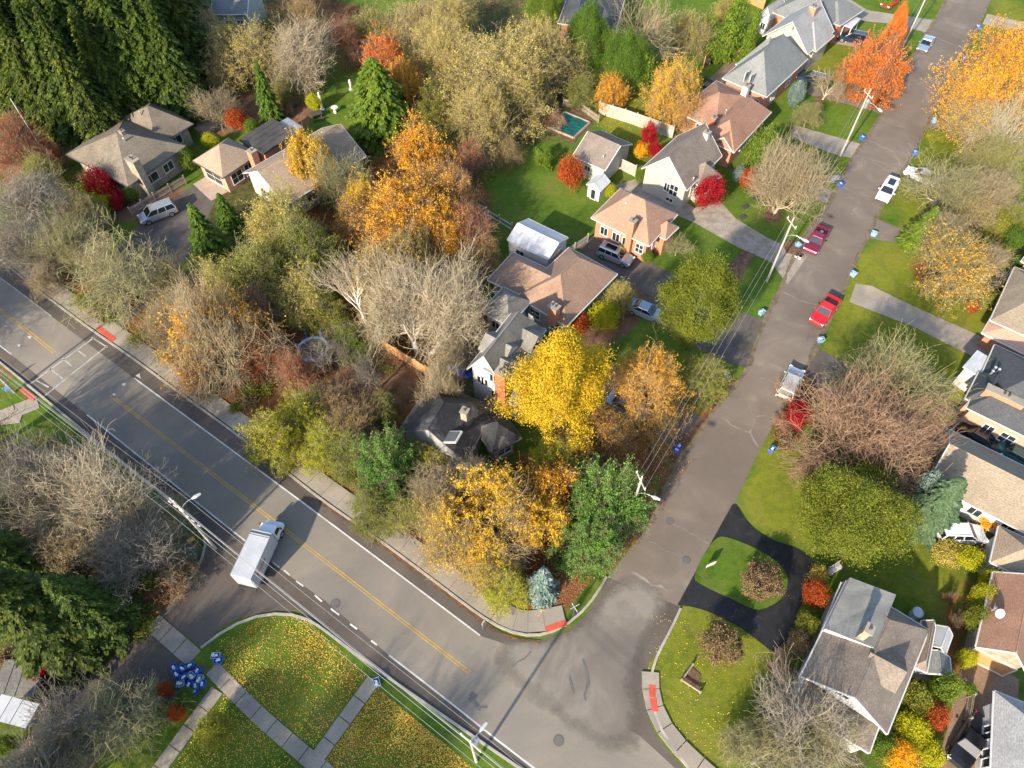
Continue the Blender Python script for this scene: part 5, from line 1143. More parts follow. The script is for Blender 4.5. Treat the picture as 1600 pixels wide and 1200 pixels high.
m_ = MB(); vs = [(2.0, -1.05, .7), (3.9, -1.05, .7), (3.9, 1.05, .7), (2.0, 1.05, .7), (2.0, -1.05, 1.5), (3.9, -1.0, 1.4), (3.9, 1.0, 1.4), (2.0, 1.05, 1.5), (2.0, -.95, 2.45), (3.0, -.92, 2.4), (3.0, .92, 2.4), (2.0, .95, 2.45), (3.3, -1.0, 1.48), (3.3, 1.0, 1.48)]
m_.add(vs, [(0, 1, 2, 3), (0, 1, 5, 12, 4), (3, 2, 6, 13, 7), (1, 2, 6, 5), (12, 5, 6, 13), (4, 12, 9, 8), (7, 13, 10, 11), (8, 9, 10, 11), (0, 3, 7, 4), (4, 7, 11, 8), (9, 12, 13, 10)], P_['white'])
cb = m_.build('cab', tr)
m_ = MB(); m_.add([(3.31, -.9, 1.52), (3.31, .9, 1.52), (3.04, .84, 2.3), (3.04, -.84, 2.3)], [(0, 1, 2, 3)], M['carglass'])
for s in (-1, 1): m_.add([(2.2, s * 1.045, 1.6), (3.05, s * 1.02, 1.58), (2.9, s * .965, 2.25), (2.2, s * .985, 2.28)], [(0, 1, 2, 3)], M['carglass'])
m_.build('window_glass', cb)
m_ = MB(); m_.box((3.95, 0, .6), (.2, 2.1, .3), M['darktrim']); m_.build('bumper', tr)
m_ = MB(); m_.box((0, 0, .75), (6.6, .9, .2), M['darktrim']); m_.build('chassis', tr)
for s in (-1, 1):
    m_ = MB(); m_.box((3.0, s * 1.28, 1.9), (.1, .25, .45), M['darktrim']); m_.tube([(3.0, s * .95, 1.9), (3.0, s * 1.2, 1.9)], .03, M['darktrim'], 5); m_.build('side_mirror', tr)
    m_ = MB(); m_.box((3.9, s * .8, 1.1), (.06, .35, .2), M['headlamp']); m_.build('headlight', tr)
    for x in (2.9, -2.3):
        w_ = MB(); w_.tube([(0, -.14, 0), (0, .14, 0)], .46, M['rubber'], 18); o = w_.build('wheel', tr); o.location = (x, s * .95, .46); rm = MB(); rm.tube([(0, s * .13, 0), (0, s * .155, 0)], .26, M['metal'], 12); rm.build('rim', o)

tr.scale = (.78, .76, .82)
# ---------------------------------------------------------------- poles, lights, wires
def pole(base, h, label, lamp=None, arm=True, trans=True, name='utility_pole', group='utility poles', r=.13, world=None, angle=0.0):
    b_ = G(*base) if world is None else Vector(world)
    root = empty(name, (b_.x, b_.y, 0), 0, label, 'utility pole', group)
    m_ = MB(); m_.tube([(0, 0, 0), (0, 0, h)], [r, r * .65], M['pole'], 10); m_.build('shaft', root)
    d = Vector((math.cos(angle), math.sin(angle), 0))
    if arm:
        m_ = MB(); n_ = Vector((-d.y, d.x, 0)); m_.tube([n_ * -.9 + Vector((0, 0, h - .6)), n_ * .9 + Vector((0, 0, h - .6))], .06, M['pole'], 6)
        for t in (-.8, 0, .8): q = n_ * t + Vector((0, 0, h - .5 if t else h)); m_.tube([q, q + Vector((0, 0, .25))], [.06, .03], M['white'], 8)
        m_.build('crossarm', root)
    if trans: m_ = MB(); m_.tube([d * .38 + Vector((0, 0, h - 2.4)), d * .38 + Vector((0, 0, h - 1.5))], .26, M['metal'], 14); m_.tube([d * .38 + Vector((0, 0, h - 1.5)), d * .38 + Vector((0, 0, h - 1.3))], [.08, .04], M['white'], 8); m_.build('transformer', root)
    if lamp:
        t = G(*lamp[:2], lamp[2]) - Vector((b_.x, b_.y, 0)); s0 = Vector((0, 0, lamp[2] - .6)); m_ = MB()
        u_ = (Vector((t.x, t.y, 0))).normalized(); mid = Vector((t.x * .5, t.y * .5, lamp[2] + .05)); m_.tube([s0, s0.lerp(mid, .5) + Vector((0, 0, .15)), mid, t - u_ * .3], .035, M['metal'], 6); ar = m_.build('lamp_arm', root)
        m_ = MB(); m_.tube([t - u_ * .4, t - u_ * .1, t + u_ * .35], [.06, .16, .1], M['trim'], 8); m_.build('lamp_head', ar)
    return b_
p1 = pole((1198, 440), 9.4, 'street light pole at the gravel driveway mouth', (1259, 376, 7.6), trans=False, angle=.3)
p2 = pole((1313, 244), 9.6, 'street light pole with transformer in the middle of the side street verge', (1375, 172, 8.4), angle=.3)
p3 = pole((1411, 73), 9.0, 'utility pole behind the orange maple', None, trans=False, angle=.3)
p4 = G(1003, 746, 9.5); p4.z = 0
pole(None, 9.5, 'street light pole beside the large green pine', (1025, 778, 7.2), trans=False, world=p4, angle=.3, arm=True)
pole((67, 233), 7.5, 'plain wooden pole at the left edge below the dark spruces', None, arm=False, trans=False, r=.13)
p6 = G(735, 1158, 9.5); p6.z = 0
pole(None, 9.5, 'utility pole with equipment beside the main road, bottom edge', (755, 1136, 9.0), world=p6, angle=.9)
p7 = G(272, 784, 9.5); p7.z = 0
pole(None, 9.5, 'utility pole with cable coils near the truck and wires', (307, 775, 8.6), world=p7, angle=.9, trans=False)
pole(None, 9.5, 'utility pole with street light at the left end of the wires', None, world=(p7.x * 2 - p6.x - 1.0, p7.y * 2 - p6.y, 0), angle=.9)
def wire(a, b_, sag, label, r=.022, mat='wire', group='overhead wires'):
    m_ = MB(); n = 16; m_.tube([Vector(a).lerp(Vector(b_), k / n) - Vector((0, 0, sag * 4 * (k / n) * (1 - k / n))) for k in range(n + 1)], r, M[mat], 5, caps=False)
    o = m_.build('overhead_wire'); tag(o, label, 'overhead wire', group)
dm = (p6 - p7).normalized(); nn = Vector((-dm.y, dm.x, 0)); p8 = p7 - (p6 - p7) - Vector((1.0, 0, 0)); p9 = p6 + (p6 - p7)
for k, (off, z) in enumerate(((-.8, 9.1), (0, 9.6), (.8, 9.1), (.1, 7.6), (-.15, 7.2), (.15, 6.7))):
    for a, b_, lb in ((p8, p7, 'upper left'), (p7, p6, 'middle'), (p6, p9, 'lower right')):
        wire((a.x + nn.x * off, a.y + nn.y * off, z), (b_.x + nn.x * off, b_.y + nn.y * off, z), .45 + .1 * (k % 3), 'overhead wire of the %s span along the main road' % lb, .011 if k < 3 else .016, group='overhead wires, %s span of the main road' % lb)
m_ = MB(); q = Vector((p7.x, p7.y, 7.0))
for k in range(6): m_.tube([q + dm * (-2.2 + k * .7) + Vector((0, 0, .12 * math.sin(k))), q + dm * (-1.7 + k * .7) + Vector((0, 0, .2))], .05, M['trim'], 6)
tag(m_.build('cable_splice'), 'pale cable splices hanging on the main road wires', 'cable splice')
# coil beside the pole at the bottom edge
for z, off in ((9.2, .0), (8.6, -.5), (7.9, .5)):
    for a, b_, lb in ((p4, p1, 'lower'), (p1, p2, 'middle'), (p2, p3, 'upper')):
        wire((a.x + off * .8, a.y - off * .6, z), (b_.x + off * .8, b_.y - off * .6, z), .5, 'overhead wire of the %s side street span' % lb, .011, 'wire', 'overhead wires, %s span of the side street' % lb)
# ---------------------------------------------------------------- bins and boxes
def make_box(col, paper=True):
    m_ = MB(); w0, d0, h = .5, .36, .38
    root = empty('recycling_box')
    m_.add([(-w0 * .42, -d0 * .42, 0), (w0 * .42, -d0 * .42, 0), (w0 * .42, d0 * .42, 0), (-w0 * .42, d0 * .42, 0), (-w0 / 2, -d0 / 2, h), (w0 / 2, -d0 / 2, h), (w0 / 2, d0 / 2, h), (-w0 / 2, d0 / 2, h)], [(3, 2, 1, 0), (0, 1, 5, 4), (1, 2, 6, 5), (2, 3, 7, 6), (3, 0, 4, 7)], M[col])
    for s in (-1, 1): m_.box((0, s * d0 / 2, h - .02), (w0 + .04, .03, .04), M[col]); m_.box((s * w0 / 2, 0, h - .02), (.03, d0 + .04, .04), M[col])
    m_.build('box', root)
    c_ = MB(); rnd = random.Random(3)
    for k in range(2 if col == 'blue' else 3): c_.box((rnd.uniform(-.15, .15), rnd.uniform(-.09, .09), h - .08 + .03 * k), (.2, .15, .05), M['paper'] if k % 2 else M['whiteline'], rnd.uniform(0, 3))
    c_.build('contents', root); return root
bx1 = make_box('blue'); bx2 = make_box('lightblue'); used = {bx1: 0, bx2: 0}
def box_at(u, v, k, label, s=1.3, group='recycling boxes at the kerb'):
    p0 = bx1 if k else bx2
    o = p0 if not used[p0] else copy_tree(p0); used[p0] = 1
    q = G(u, v, 0); o.location = (q.x, q.y, .02); o.rotation_euler = (0, 0, random.uniform(0, 3)); o.scale = (s, s, s * 1.1); tag(o, label, 'recycling box', group)
for u, v, k, lb in [
 (1056, 706, 1, 'blue recycling box by the dark parking pad'), (1060, 701, 1, 'second blue recycling box by the dark parking pad, nearer the kerb'), (1001, 802, 1, 'blue box under the green pine by the street light'), (998, 810, 1, 'lower blue box under the green pine'),
 (1205, 705, 1, 'blue box on the right verge below the pale twiggy shrub'), (1134, 590, 0, 'pale blue box on the verge below the rounded pine'), (1189, 491, 0, 'pale box at the corner of the bright lawn'),
 (1281, 534, 0, 'pale box at the lawn edge below the red pickup'), (1332, 431, 0, 'pale blue box above the long concrete driveway'), (1246, 386, 0, 'pale box on the round bed beside the maroon pickup'), (1364, 368, 0, 'white and blue box by the short driveway'),
 (1346, 218, 1, 'violet blue box at the street light pole verge'), (1305, 281, 0, 'pale box on the verge between two driveways'), (1312, 291, 1, 'blue box at the kerb between two driveways'), (1300, 284, 0, 'pale flat box left of its neighbour on the verge'), (1458, 191, 0, 'pale box at the upper right verge'),
 (1428, 241, 1, 'blue box above the white car driveway'), (1504, 95, 1, 'blue box at the narrow asphalt driveway, upper right'), (1527, 45, 1, 'blue box at the concrete slab near top right corner'), (1412, 103, 1, 'small blue box right of the orange maple'),
 (344, 1034, 1, 'blue box on the lawn right of the bin cluster'), (340, 1027, 0, 'pale box right above the blue box on the lawn'), (590, 1068, 0, 'pale box at the road end of the short footpath')]:
    box_at(u, v, k, lb)
rnd = random.Random(9); spots = [(290, 1049), (299, 1046), (308, 1052), (283, 1056), (292, 1060), (301, 1058), (311, 1062), (288, 1068), (298, 1069), (306, 1070), (314, 1068), (280, 1048), (304, 1078)]
nm = ['top left', 'top middle', 'top right', 'leftmost', 'second row, second', 'middle', 'rightmost', 'third row, left', 'third row, middle', 'third row, right', 'lower right', 'upper left outermost', 'lowest']
for (u, v), n_ in zip(spots, nm):
    u = 298 + (u - 298) * 1.3; v = 1060 + (v - 1060) * 1.3
    box_at(u, v, 0 if n_ in ('middle', 'third row, left', 'rightmost') else 1, 'blue box in the driveway cluster, %s of the cluster' % n_, 1.15, 'cluster of blue bins on the driveway corner')
# small pots and buckets
def pot(u, v, r, h, mat, label, name='bucket'):
    q = G(u, v); m_ = MB(); m_.tube([(0, 0, 0), (0, 0, h)], [r * .8, r], M[mat], 14); m_.tube([(0, 0, h - .04), (0, 0, h)], r * 1.08, M[mat], 14); o = m_.build(name); o.location = (q.x, q.y, .02); tag(o, label, name.replace('_', ' '))
pot(1249, 404, .22, .4, 'paper', 'pale bucket beside the maroon pickup'); pot(1243, 402, .18, .35, 'white', 'small white bucket left of the pale bucket'); pot(1515, 1085, .25, .4, 'white', 'white flower pot at the picket fence end', 'flower_pot')
# lawn sign, bench frames, signs
def signboard(u, v, w_, h, mat, label, post=.5, an=.4, name='lawn_sign'):
    q = G(u, v); root = empty(name, (q.x, q.y, 0), an, label, 'sign'); m_ = MB(); m_.box((0, 0, post + h / 2), (w_, .05, h), mat); m_.build('board', root)
    m_ = MB()
    for s in (-1, 1): m_.tube([(s * w_ * .4, 0, 0), (s * w_ * .4, 0, post + h)], .025, M['metal'], 6)
    m_.build('post', root)
signboard(1108, 887, .9, .6, M['white'], 'white lawn sign on the island lawn'); signboard(757, 982, .5, .6, M['whiteline'], 'pale small sign on the road edge near the corner', 1.5, 1.0, 'road_sign')
signboard(312, 858, .6, .6, M['yellowline'], 'yellow diamond road sign at the driveway mouth', 1.8, .7, 'road_sign')
signboard(5, 604, .6, .8, M['blue'], 'small blue sign at the left edge footpath', 1.0, .7, 'road_sign'); signboard(20, 618, .5, .7, M['lightblue'], 'pale blue sign board beside the red tactile plate', .8, .7, 'road_sign')
q = G(895, 962); m_ = MB(); m_.tube([(0, 0, 0), (0, 0, 2.4)], .04, M['metal'], 6)
for k, (a, z) in enumerate(((.5, 2.3), (2.1, 2.05))): m_.box((0, 0, z), (.8, .03, .18), M['whiteline'], a)
o = m_.build('street_name_sign'); o.location = (q.x, q.y, .1); tag(o, 'street name sign with two crossed blades at the corner', 'street sign')
q = G(846, 955); m_ = MB(); m_.tube([(0, 0, 0), (0, 0, .5)], [.12, .1], M['yellowline'], 10); m_.tube([(0, 0, .5), (0, 0, .62)], [.14, .04], M['yellowline'], 10)
for s in (-1, 1): m_.tube([(0, 0, .35), (s * .2, 0, .35)], .06, M['yellowline'], 8)
o = m_.build('fire_hydrant'); o.location = (q.x, q.y, 0); tag(o, 'small yellow fire hydrant at the foot of the blue spruce', 'hydrant')
q = G(1095, 1064); root = empty('corner_planter', (q.x, q.y, 0), 0, 'corner garden bed framed by two split rails on the lawn', 'planter')
A = G(1081, 1040) - q; B = G(1064, 1064) - q; C = G(1093, 1083) - q
m_ = MB(); m_.tube([A + Vector((0, 0, .35)), B + Vector((0, 0, .35))], .07, M['wood'], 6); m_.tube([B + Vector((0, 0, .35)), C + Vector((0, 0, .35))], .07, M['wood'], 6)
for p_ in (A, B, C): m_.box((p_.x, p_.y, .25), (.14, .14, .5), M['wood'])
m_.build('rail', root)
sheet('planter_soil', [(1081, 1042), (1067, 1063), (1093, 1080), (1095, 1055)], M['soil'], .06)
# patio things by the driveway bed (three dark slabs with a hose)
for (u, v), n_ in zip(((1181, 311), (1164, 324), (1160, 340)), ('upper', 'middle', 'lower')):
    q = G(u, v); m_ = MB(); m_.box((0, 0, .12), (.9, .7, .06), M['darktrim'], .5); m_.box((0, 0, .2), (.6, .08, .1), M['darktrim'], .5); m_.tube([(0, 0, 0), (0, 0, .14)], .05, M['darktrim'], 6); o = m_.build('garden_light_box'); o.location = (q.x, q.y, 0); tag(o, 'dark flat box on the lawn left of the fan shaped tree, %s of three' % n_, 'garden box', 'three dark boxes on the lawn')
# ---------------------------------------------------------------- fences
def fence(px, h, mat, label, posts=2.0, rails=True, name='fence', gap=0.0, top=None):
    pts = [G(u, v) for u, v in px]; c_ = pts[0]; root = empty(name, (c_.x, c_.y, 0), 0, label, 'fence'); k = 0
    for a, b_ in zip(pts[:-1], pts[1:]):
        L_ = (b_ - a).length; n = max(1, round(L_ / posts)); an = math.atan2((b_ - a).y, (b_ - a).x)
        m_ = MB()
        if gap: 
            nb = int(L_ / .18)
            for i in range(nb): q = a.lerp(b_, (i + .5) / nb) - c_; m_.box((q.x, q.y, h / 2), (.18 - gap, .025, h), mat, an)
        else:
            q = a.lerp(b_, .5) - c_; m_.box((q.x, q.y, h / 2), (L_, .04, h - .02), mat, an)
        for z in (.35, h - .25): q = a.lerp(b_, .5) - c_; m_.box((q.x, q.y, z), (L_, .09, .09), mat, an)
        m_.build('fence_panel', root)
        for i in range(n + (1 if b_ is pts[-1] else 0)):
            q = a.lerp(b_, i / n) - c_; m2 = MB(); m2.box((q.x, q.y, h / 2 + .05), (.12, .12, h + .1), mat, an); m2.box((q.x, q.y, h + .13), (.15, .15, .06), mat, an); m2.build('post', root)
    return root
M['whitefence'] = surf('white_fence_boards', [(0.3, (0.3, 0.275, 0.225)), (0.7, (0.46, 0.42, 0.35))], 1.5, 9, .3)
fence([(936, 178), (975, 190), (1050, 216)], 1.9, M['whitefence'], 'long weathered white board fence behind the teal pool cover')
fence([(964, 262), (992, 276)], 1.7, M['whitefence'], 'short white board fence between garage and beige gable house')
fence([(1098, 108), (1117, 84), (1152, 98)], 1.9, M['cedar'], 'cedar privacy fence around the brown deck, upper right')
fence([(1165, 2), (1192, 15)], 1.8, M['cedar'], 'short cedar fence at the top edge beside the cedars')
fence([(1100, 130), (1128, 142)], 1.0, M['darktrim'], 'low dark railing below the brown deck', gap=.1)
fence([(737, 322), (760, 338), (800, 362)], 1.3, M['metal'], 'grey wire fence at the left edge of the big back lawn', posts=2.5, gap=.165)
fence([(882, 400), (898, 392), (918, 378)], 1.2, M['whitefence'], 'pale low fence right of the white metal roofed shed', gap=.08)
fence([(600, 545), (690, 600)], 1.5, M['cedar'], 'brown board fence piece behind the black roofed house')
fence([(640, 672), (700, 612)], .9, M['wood'], 'dim low fence along the rear of the black roofed house', gap=.1)
fence([(208, 338), (245, 315), (292, 288)], 1.3, M['wood'], 'weathered wooden fence between the hip roofed house and the driveway', gap=.06)
fence([(1498, 1165), (1510, 1090)], 1.3, M['wood'], 'grey picket fence left of the brown paved driveway', gap=.05)
fence([(1415, 735), (1500, 660), (1600, 718)], .7, M['white'], 'thin white rail along the driveway below the orange brick wall', gap=.16)
fence([(1542, 318), (1600, 345)], .8, M['wood'], 'low wooden edging at the right edge near the garden beds', gap=.12)
fence([(880, 165), (905, 170), (935, 192)], 1.1, M['wood'], 'brown wooden fence behind the teal pool cover', gap=.09)
# ---------------------------------------------------------------- garden objects
M['poolcover'] = surf('teal_pool_cover', [(0.3, (0.006, 0.07, 0.062)), (0.7, (0.012, 0.12, 0.105))], .7, 6, .25, rough=.5)
A = G(856, 200); B = G(896, 217); C = G(917, 191); w_ = Wing((856, 200), (896, 217), (917, 191), 0.01, 0, 'x'); q = w_.P(w_.long() / 2, w_.short() / 2, .12)
m_ = MB(); n = 10
for i in range(n):
    for j in range(n):
        z = lambda a, c: .22 + .05 * math.sin(a * 1.3 + c) * math.cos(c * 1.7)
        P = [w_.P(w_.long() * (i + a) / n, w_.short() * (j + b2) / n, z(i + a, j + b2)) - Vector((q.x, q.y, 0)) for a, b2 in ((0, 0), (1, 0), (1, 1), (0, 1))]; m_.add(P, [(0, 1, 2, 3)], M['poolcover'])
root = empty('swimming_pool', (q.x, q.y, 0), 0, 'swimming pool under a wrinkled teal cover', 'pool'); m_.build('cover', root); m_ = MB()
for (l0, t0, l1, t1) in ((0, 0, 1, 0), (1, 0, 1, 1), (1, 1, 0, 1), (0, 1, 0, 0)):
    a = w_.P(w_.long() * l0, w_.short() * t0, .15) - Vector((q.x, q.y, 0)); b_ = w_.P(w_.long() * l1, w_.short() * t1, .15) - Vector((q.x, q.y, 0)); m_.tube([a, b_], .18, M['wood'], 6)
m_.build('rim', root)
w_ = Wing((1098, 132), (1128, 144), (1152, 100), .5, 0, 'x'); c0 = w_.P(w_.long() / 2, w_.short() / 2, .25); root = empty('deck', (c0.x, c0.y, 0), math.atan2(w_.ex.y, w_.ex.x), 'brown wooden deck enclosed by the cedar fence', 'deck')
m_ = MB()
for k in range(int(w_.long() / .2)): m_.box((-w_.long() / 2 + .1 + k * .2, 0, .48), (.18, w_.short(), .04), M['brownpave'])
m_.build('boards', root); m_ = MB(); m_.box((0, 0, .23), (w_.long() - .1, w_.short() - .1, .44), M['darktrim']); m_.build('frame', root)
q = G(1104, 100, .5); m_ = MB(); m_.box((0, 0, .45), (.9, .5, .5), M['darktrim'], .4); m_.box((0, 0, .78), (.85, .45, .16), M['darktrim'], .4, top=(.9, .5))
for s in (-1, 1): m_.box((s * .35, 0, .1), (.06, .4, .25), M['metal'], .4)
o = m_.build('barbecue_grill'); o.location = (q.x, q.y, .52); tag(o, 'dark covered barbecue grill on the brown deck', 'grill')
def trampoline(u, v, r, label):
    q = G(u, v, .8); root = empty('trampoline', (q.x, q.y, 0), 0, label, 'trampoline', 'round blue rimmed trampolines'); n = 20
    m_ = MB(); V = []; 
    for k in range(n): a = 2 * PI * k / n; V += [(r * math.cos(a), r * math.sin(a), .8), (r * .84 * math.cos(a), r * .84 * math.sin(a), .82), (r * .84 * math.cos(a), r * .84 * math.sin(a), .76), (r * math.cos(a), r * math.sin(a), .74)]
    m_.add(V, [(4 * k + j, 4 * k + (j + 1) % 4, 4 * ((k + 1) % n) + (j + 1) % 4, 4 * ((k + 1) % n) + j) for k in range(n) for j in range(4)], M['lightblue']); m_.build('rim_pad', root)
    m_ = MB(); m_.disc((0, 0, .79), r * .84, M['darktrim'], 20, h=.02); m_.build('jumping_mat', root)
    for k in range(6): a = 2 * PI * k / 6; m_ = MB(); m_.tube([(r * math.cos(a), r * math.sin(a), 0), (r * math.cos(a), r * math.sin(a), 2.3)], .03, M['blue'], 6); m_.build('leg', root)
trampoline(672, 448, 1.9, 'round blue rimmed trampoline under the large bare trees'); trampoline(489, 545, 1.7, 'round blue rimmed trampoline in the leaf covered yard')
q = G(697, 482); root = empty('play_slide', (q.x, q.y, 0), .6, 'small teal play slide right of the trampoline', 'slide'); m_ = MB(); m_.add([(-.25, 0, 1.2), (.25, 0, 1.2), (.25, 1.8, .1), (-.25, 1.8, .1), (-.25, 0, 1.12), (.25, 0, 1.12), (.25, 1.8, .02), (-.25, 1.8, .02)], [(0, 1, 2, 3), (4, 7, 6, 5), (0, 4, 5, 1), (1, 5, 6, 2), (2, 6, 7, 3), (3, 7, 4, 0)], M['poolcover']); m_.build('chute', root); m_ = MB()
for s in (-1, 1): m_.tube([(s * .25, -.4, 0), (s * .25, 0, 1.25)], .04, M['blue'], 6)
for k in range(4): m_.tube([(-.25, -.32 + k * .08, .25 + k * .25), (.25, -.32 + k * .08, .25 + k * .25)], .025, M['blue'], 6)
m_.build('ladder', root)
q = G(719, 578, .3); root = empty('tarpaulin', (q.x, q.y, 0), -.4, 'crumpled blue tarpaulin over a pile beside the white gable wall', 'tarpaulin'); m_ = MB(); n = 8
V = [(-1.4 + 2.8 * i / n, -.6 + 1.2 * j / 4, .5 + .12 * math.sin(i * 2.1 + j) - .4 * (abs(j - 2) / 2) ** 2) for i in range(n + 1) for j in range(5)]
m_.add(V + [(-1.4, -.6, 0), (1.4, -.6, 0), (1.4, .6, 0), (-1.4, .6, 0)], [(i * 5 + j, (i + 1) * 5 + j, (i + 1) * 5 + j + 1, i * 5 + j + 1) for i in range(n) for j in range(4)] + [(45, 46) + tuple(range(40, -1, -5)), tuple(range(4, 45, 5)) + (47, 48), (45, 0, 1, 2, 3, 4, 48), (46, 47, 44, 43, 42, 41, 40)], M['blue']); m_.build('sheet_cover', root)
# statues and lawn ornaments
def statue(u, v, h, mat, label, name='garden_statue'):
    q = G(u, v); m_ = MB(); m_.tube([(0, 0, 0), (0, 0, .25)], [.35, .3], M[mat], 12); m_.tube([(0, 0, .25), (0, 0, h * .5), (0, 0, h * .8), (0, 0, h * .86), (0, 0, h * .95), (0, 0, h)], [.2, .16, .24, .09, .16, .05], M[mat], 12); o = m_.build(name, smooth=True); o.location = (q.x, q.y, 0); tag(o, label, 'statue')
statue(504, 172, 2.8, 'paper', 'tall pale statue at the edge of the narrow lawn'); statue(549, 140, 1.6, 'white', 'small white statue in the middle of the narrow lawn')
q = G(524, 176); m_ = MB(); m_.tube([(0, 0, 0), (0, 0, .7)], [.25, .12], M['white'], 12); m_.tube([(0, 0, .7), (0, 0, .85)], [.3, .5], M['white'], 16); m_.disc((0, 0, .84), .42, M['darktrim'], 16, h=.01); o = m_.build('bird_bath'); o.location = (q.x, q.y, 0); tag(o, 'white bird bath on the narrow bright lawn', 'bird bath')
q = G(496, 184); root = empty('garden_table', (q.x, q.y, 0), .4, 'dark patio table and benches beside the tall pale statue', 'garden table'); m_ = MB(); m_.box((0, 0, .72), (1.6, .9, .06), M['darktrim']); m_.build('table_top', root)
for s in (-1, 1): m_ = MB(); m_.box((s * .6, 0, .35), (.08, .7, .7), M['darktrim']); m_.build('leg', root); m_ = MB(); m_.box((0, s * .9, .42), (1.6, .3, .05), M['darktrim']); m_.box((-.6, s * .9, .2), (.06, .25, .4), M['darktrim']); m_.box((.6, s * .9, .2), (.06, .25, .4), M['darktrim']); m_.build('bench', root)
# stone fire ring on the brown yard, garden edging ring
for u, v, r, lb in ((325, 193, 1.9, 'round stone paved fire circle on the brown yard'), (336, 154, 1.3, 'small round stone edged bed on the brown yard')):
    q = G(u, v); m_ = MB(); n = 20
    for k in range(n): a = 2 * PI * k / n; m_.box((r * math.cos(a), r * math.sin(a), .1), (.35, .5, .22), M['concrete'], a, top=(.85, .85))
    m_.disc((0, 0, .06), r * .9, M['paver'], 24, h=.05); o = m_.build('stone_ring'); o.location = (q.x, q.y, .01); tag(o, lb, 'stone ring')
# satellite dish on the brown gable garage, porch chair, deck rails
q = G(1561, 958, 4.3); m_ = MB(); V = [(0, 0, 0)]; 
for rr, zz in ((.2, .03), (.4, .12)): V += [(rr * math.cos(2 * PI * k / 14), rr * math.sin(2 * PI * k / 14), zz) for k in range(14)]
T_ = Matrix.Rotation(.7, 4, 'X'); m_.add([T_ @ Vector(p_) for p_ in V], [(0, 1 + k, 1 + (k + 1) % 14) for k in range(14)] + [(1 + k, 15 + k, 15 + (k + 1) % 14, 1 + (k + 1) % 14) for k in range(14)], M['trim'])
m_.tube([(0, 0, -.5), (0, 0, 0), (0, -.25, .35)], .03, M['metal'], 6); o = m_.build('satellite_dish'); o.location = q; tag(o, 'white satellite dish on the brown gable garage roof', 'satellite dish')
q = G(1538, 1110); m_ = MB(); m_.tube([(0, 0, 0), (0, 0, .95)], [.26, .3], M['blue'], 12); m_.tube([(0, 0, .95), (0, 0, 1.0)], .32, M['blue'], 12); o = m_.build('rain_barrel'); o.location = (G(1572, 1110).x, G(1572, 1110).y, 0); tag(o, 'blue barrel at the corner of the grey roof, lower right', 'barrel')
q = G(1418, 960); m_ = MB(); m_.tube([(0, 0, 0), (0, 0, .8)], .45, M['trim'], 16); m_.tube([(0, 0, .8), (0, 0, .86)], [.45, .3], M['metal'], 16); o = m_.build('air_conditioner'); o.location = (G(1428, 961).x, G(1428, 961).y, 0); tag(o, 'round grey air conditioner behind the corner house', 'air conditioner')
q = G(1303, 892); root = empty('garden_bench', (q.x, q.y, 0), .5, 'white slatted bench at the end of the loop driveway', 'bench'); m_ = MB(); [m_.box((0, -.15 + k * .12, .45), (1.3, .09, .04), M['white']) for k in range(4)]; m_.build('seat', root); m_ = MB(); [m_.box((0, .32, .6 + k * .13), (1.3, .04, .09), M['white']) for k in range(3)]; m_.build('backrest', root)
for s in (-1, 1): m_ = MB(); m_.box((s * .55, 0, .22), (.06, .45, .44), M['white']); m_.box((s * .55, .32, .5), (.05, .05, .9), M['white']); m_.build('leg', root)
# red and white bits of junk beside the trampoline yard, boxes by the white house
for u, v, c_, lb in ((758, 412, 'red', 'small red toy wheelbarrow behind the white metal roofed shed'), (548, 548, 'cedar', 'low orange wooden box in the leaf covered yard')):
    q = G(u, v); m_ = MB(); m_.box((0, 0, .35), (.8, .55, .3), M[c_], .3, top=(1.2, 1.2)); m_.tube([(-.5, 0, .15), (.3, 0, .15)], .05, M['darktrim'], 6)
    for s in (-1, 1): m_.tube([(.3, s * .25, .3), (.95, s * .25, .5)], .03, M['wood'], 6)
    m_.tube([(-.5, -.06, .16), (-.5, .06, .16)], .16, M['rubber'], 12); o = m_.build('wheelbarrow'); o.location = (q.x, q.y, 0); tag(o, lb, 'wheelbarrow')
q = G(704, 548); root = empty('patio_bench', (q.x, q.y, 0), -.5, 'low grey patio bench left of the white gable wall', 'bench'); m_ = MB(); m_.box((0, 0, .45), (1.8, .5, .06), M['metal']); m_.build('seat', root)
for s in (-1, 1): m_ = MB(); m_.box((s * .75, 0, .21), (.08, .45, .42), M['metal']); m_.build('leg', root)
# ---------------------------------------------------------------- planting
T = tree
gw = 'bare and half bare trees around the village'
# conifers top left
for i, (u, v, r, h, k, lb) in enumerate([
 (35, 20, 55, 24, 'spruceTall', 'tall dark spruce in the top left corner of the grove'),
 (95, 75, 52, 23, 'spruceTallB', 'tall sunlit spruce left of the hip roofed house, second from left'),
 (165, 20, 52, 22, 'spruceTall', 'tall spruce at the top edge, middle of the dark grove'),
 (130, 150, 46, 19, 'spruceTallB', 'spruce standing closest to the hip roofed house front'),
 (60, 130, 40, 18, 'spruceTall', 'narrow spruce at the left front of the dark grove'),
 (205, 95, 50, 21, 'spruceTall', 'dark spruce directly behind the hip roofed house'),
 (255, 55, 48, 20, 'spruceTallB', 'tall spruce at the right end of the dark grove'),
 (275, 115, 40, 16, 'spruceTall', 'lower spruce beside the brown yard behind the house'),
 (225, 10, 46, 20, 'spruceTallB', 'spruce at the top edge near the grey house wall')]):
    T('spruce_tree', k, u, v, r, h, 'dark', 'dark', 'needles' if i in (1, 3, 4) else 'darkgreen', lb, group='tall spruces in the top left grove', hc=0.4)
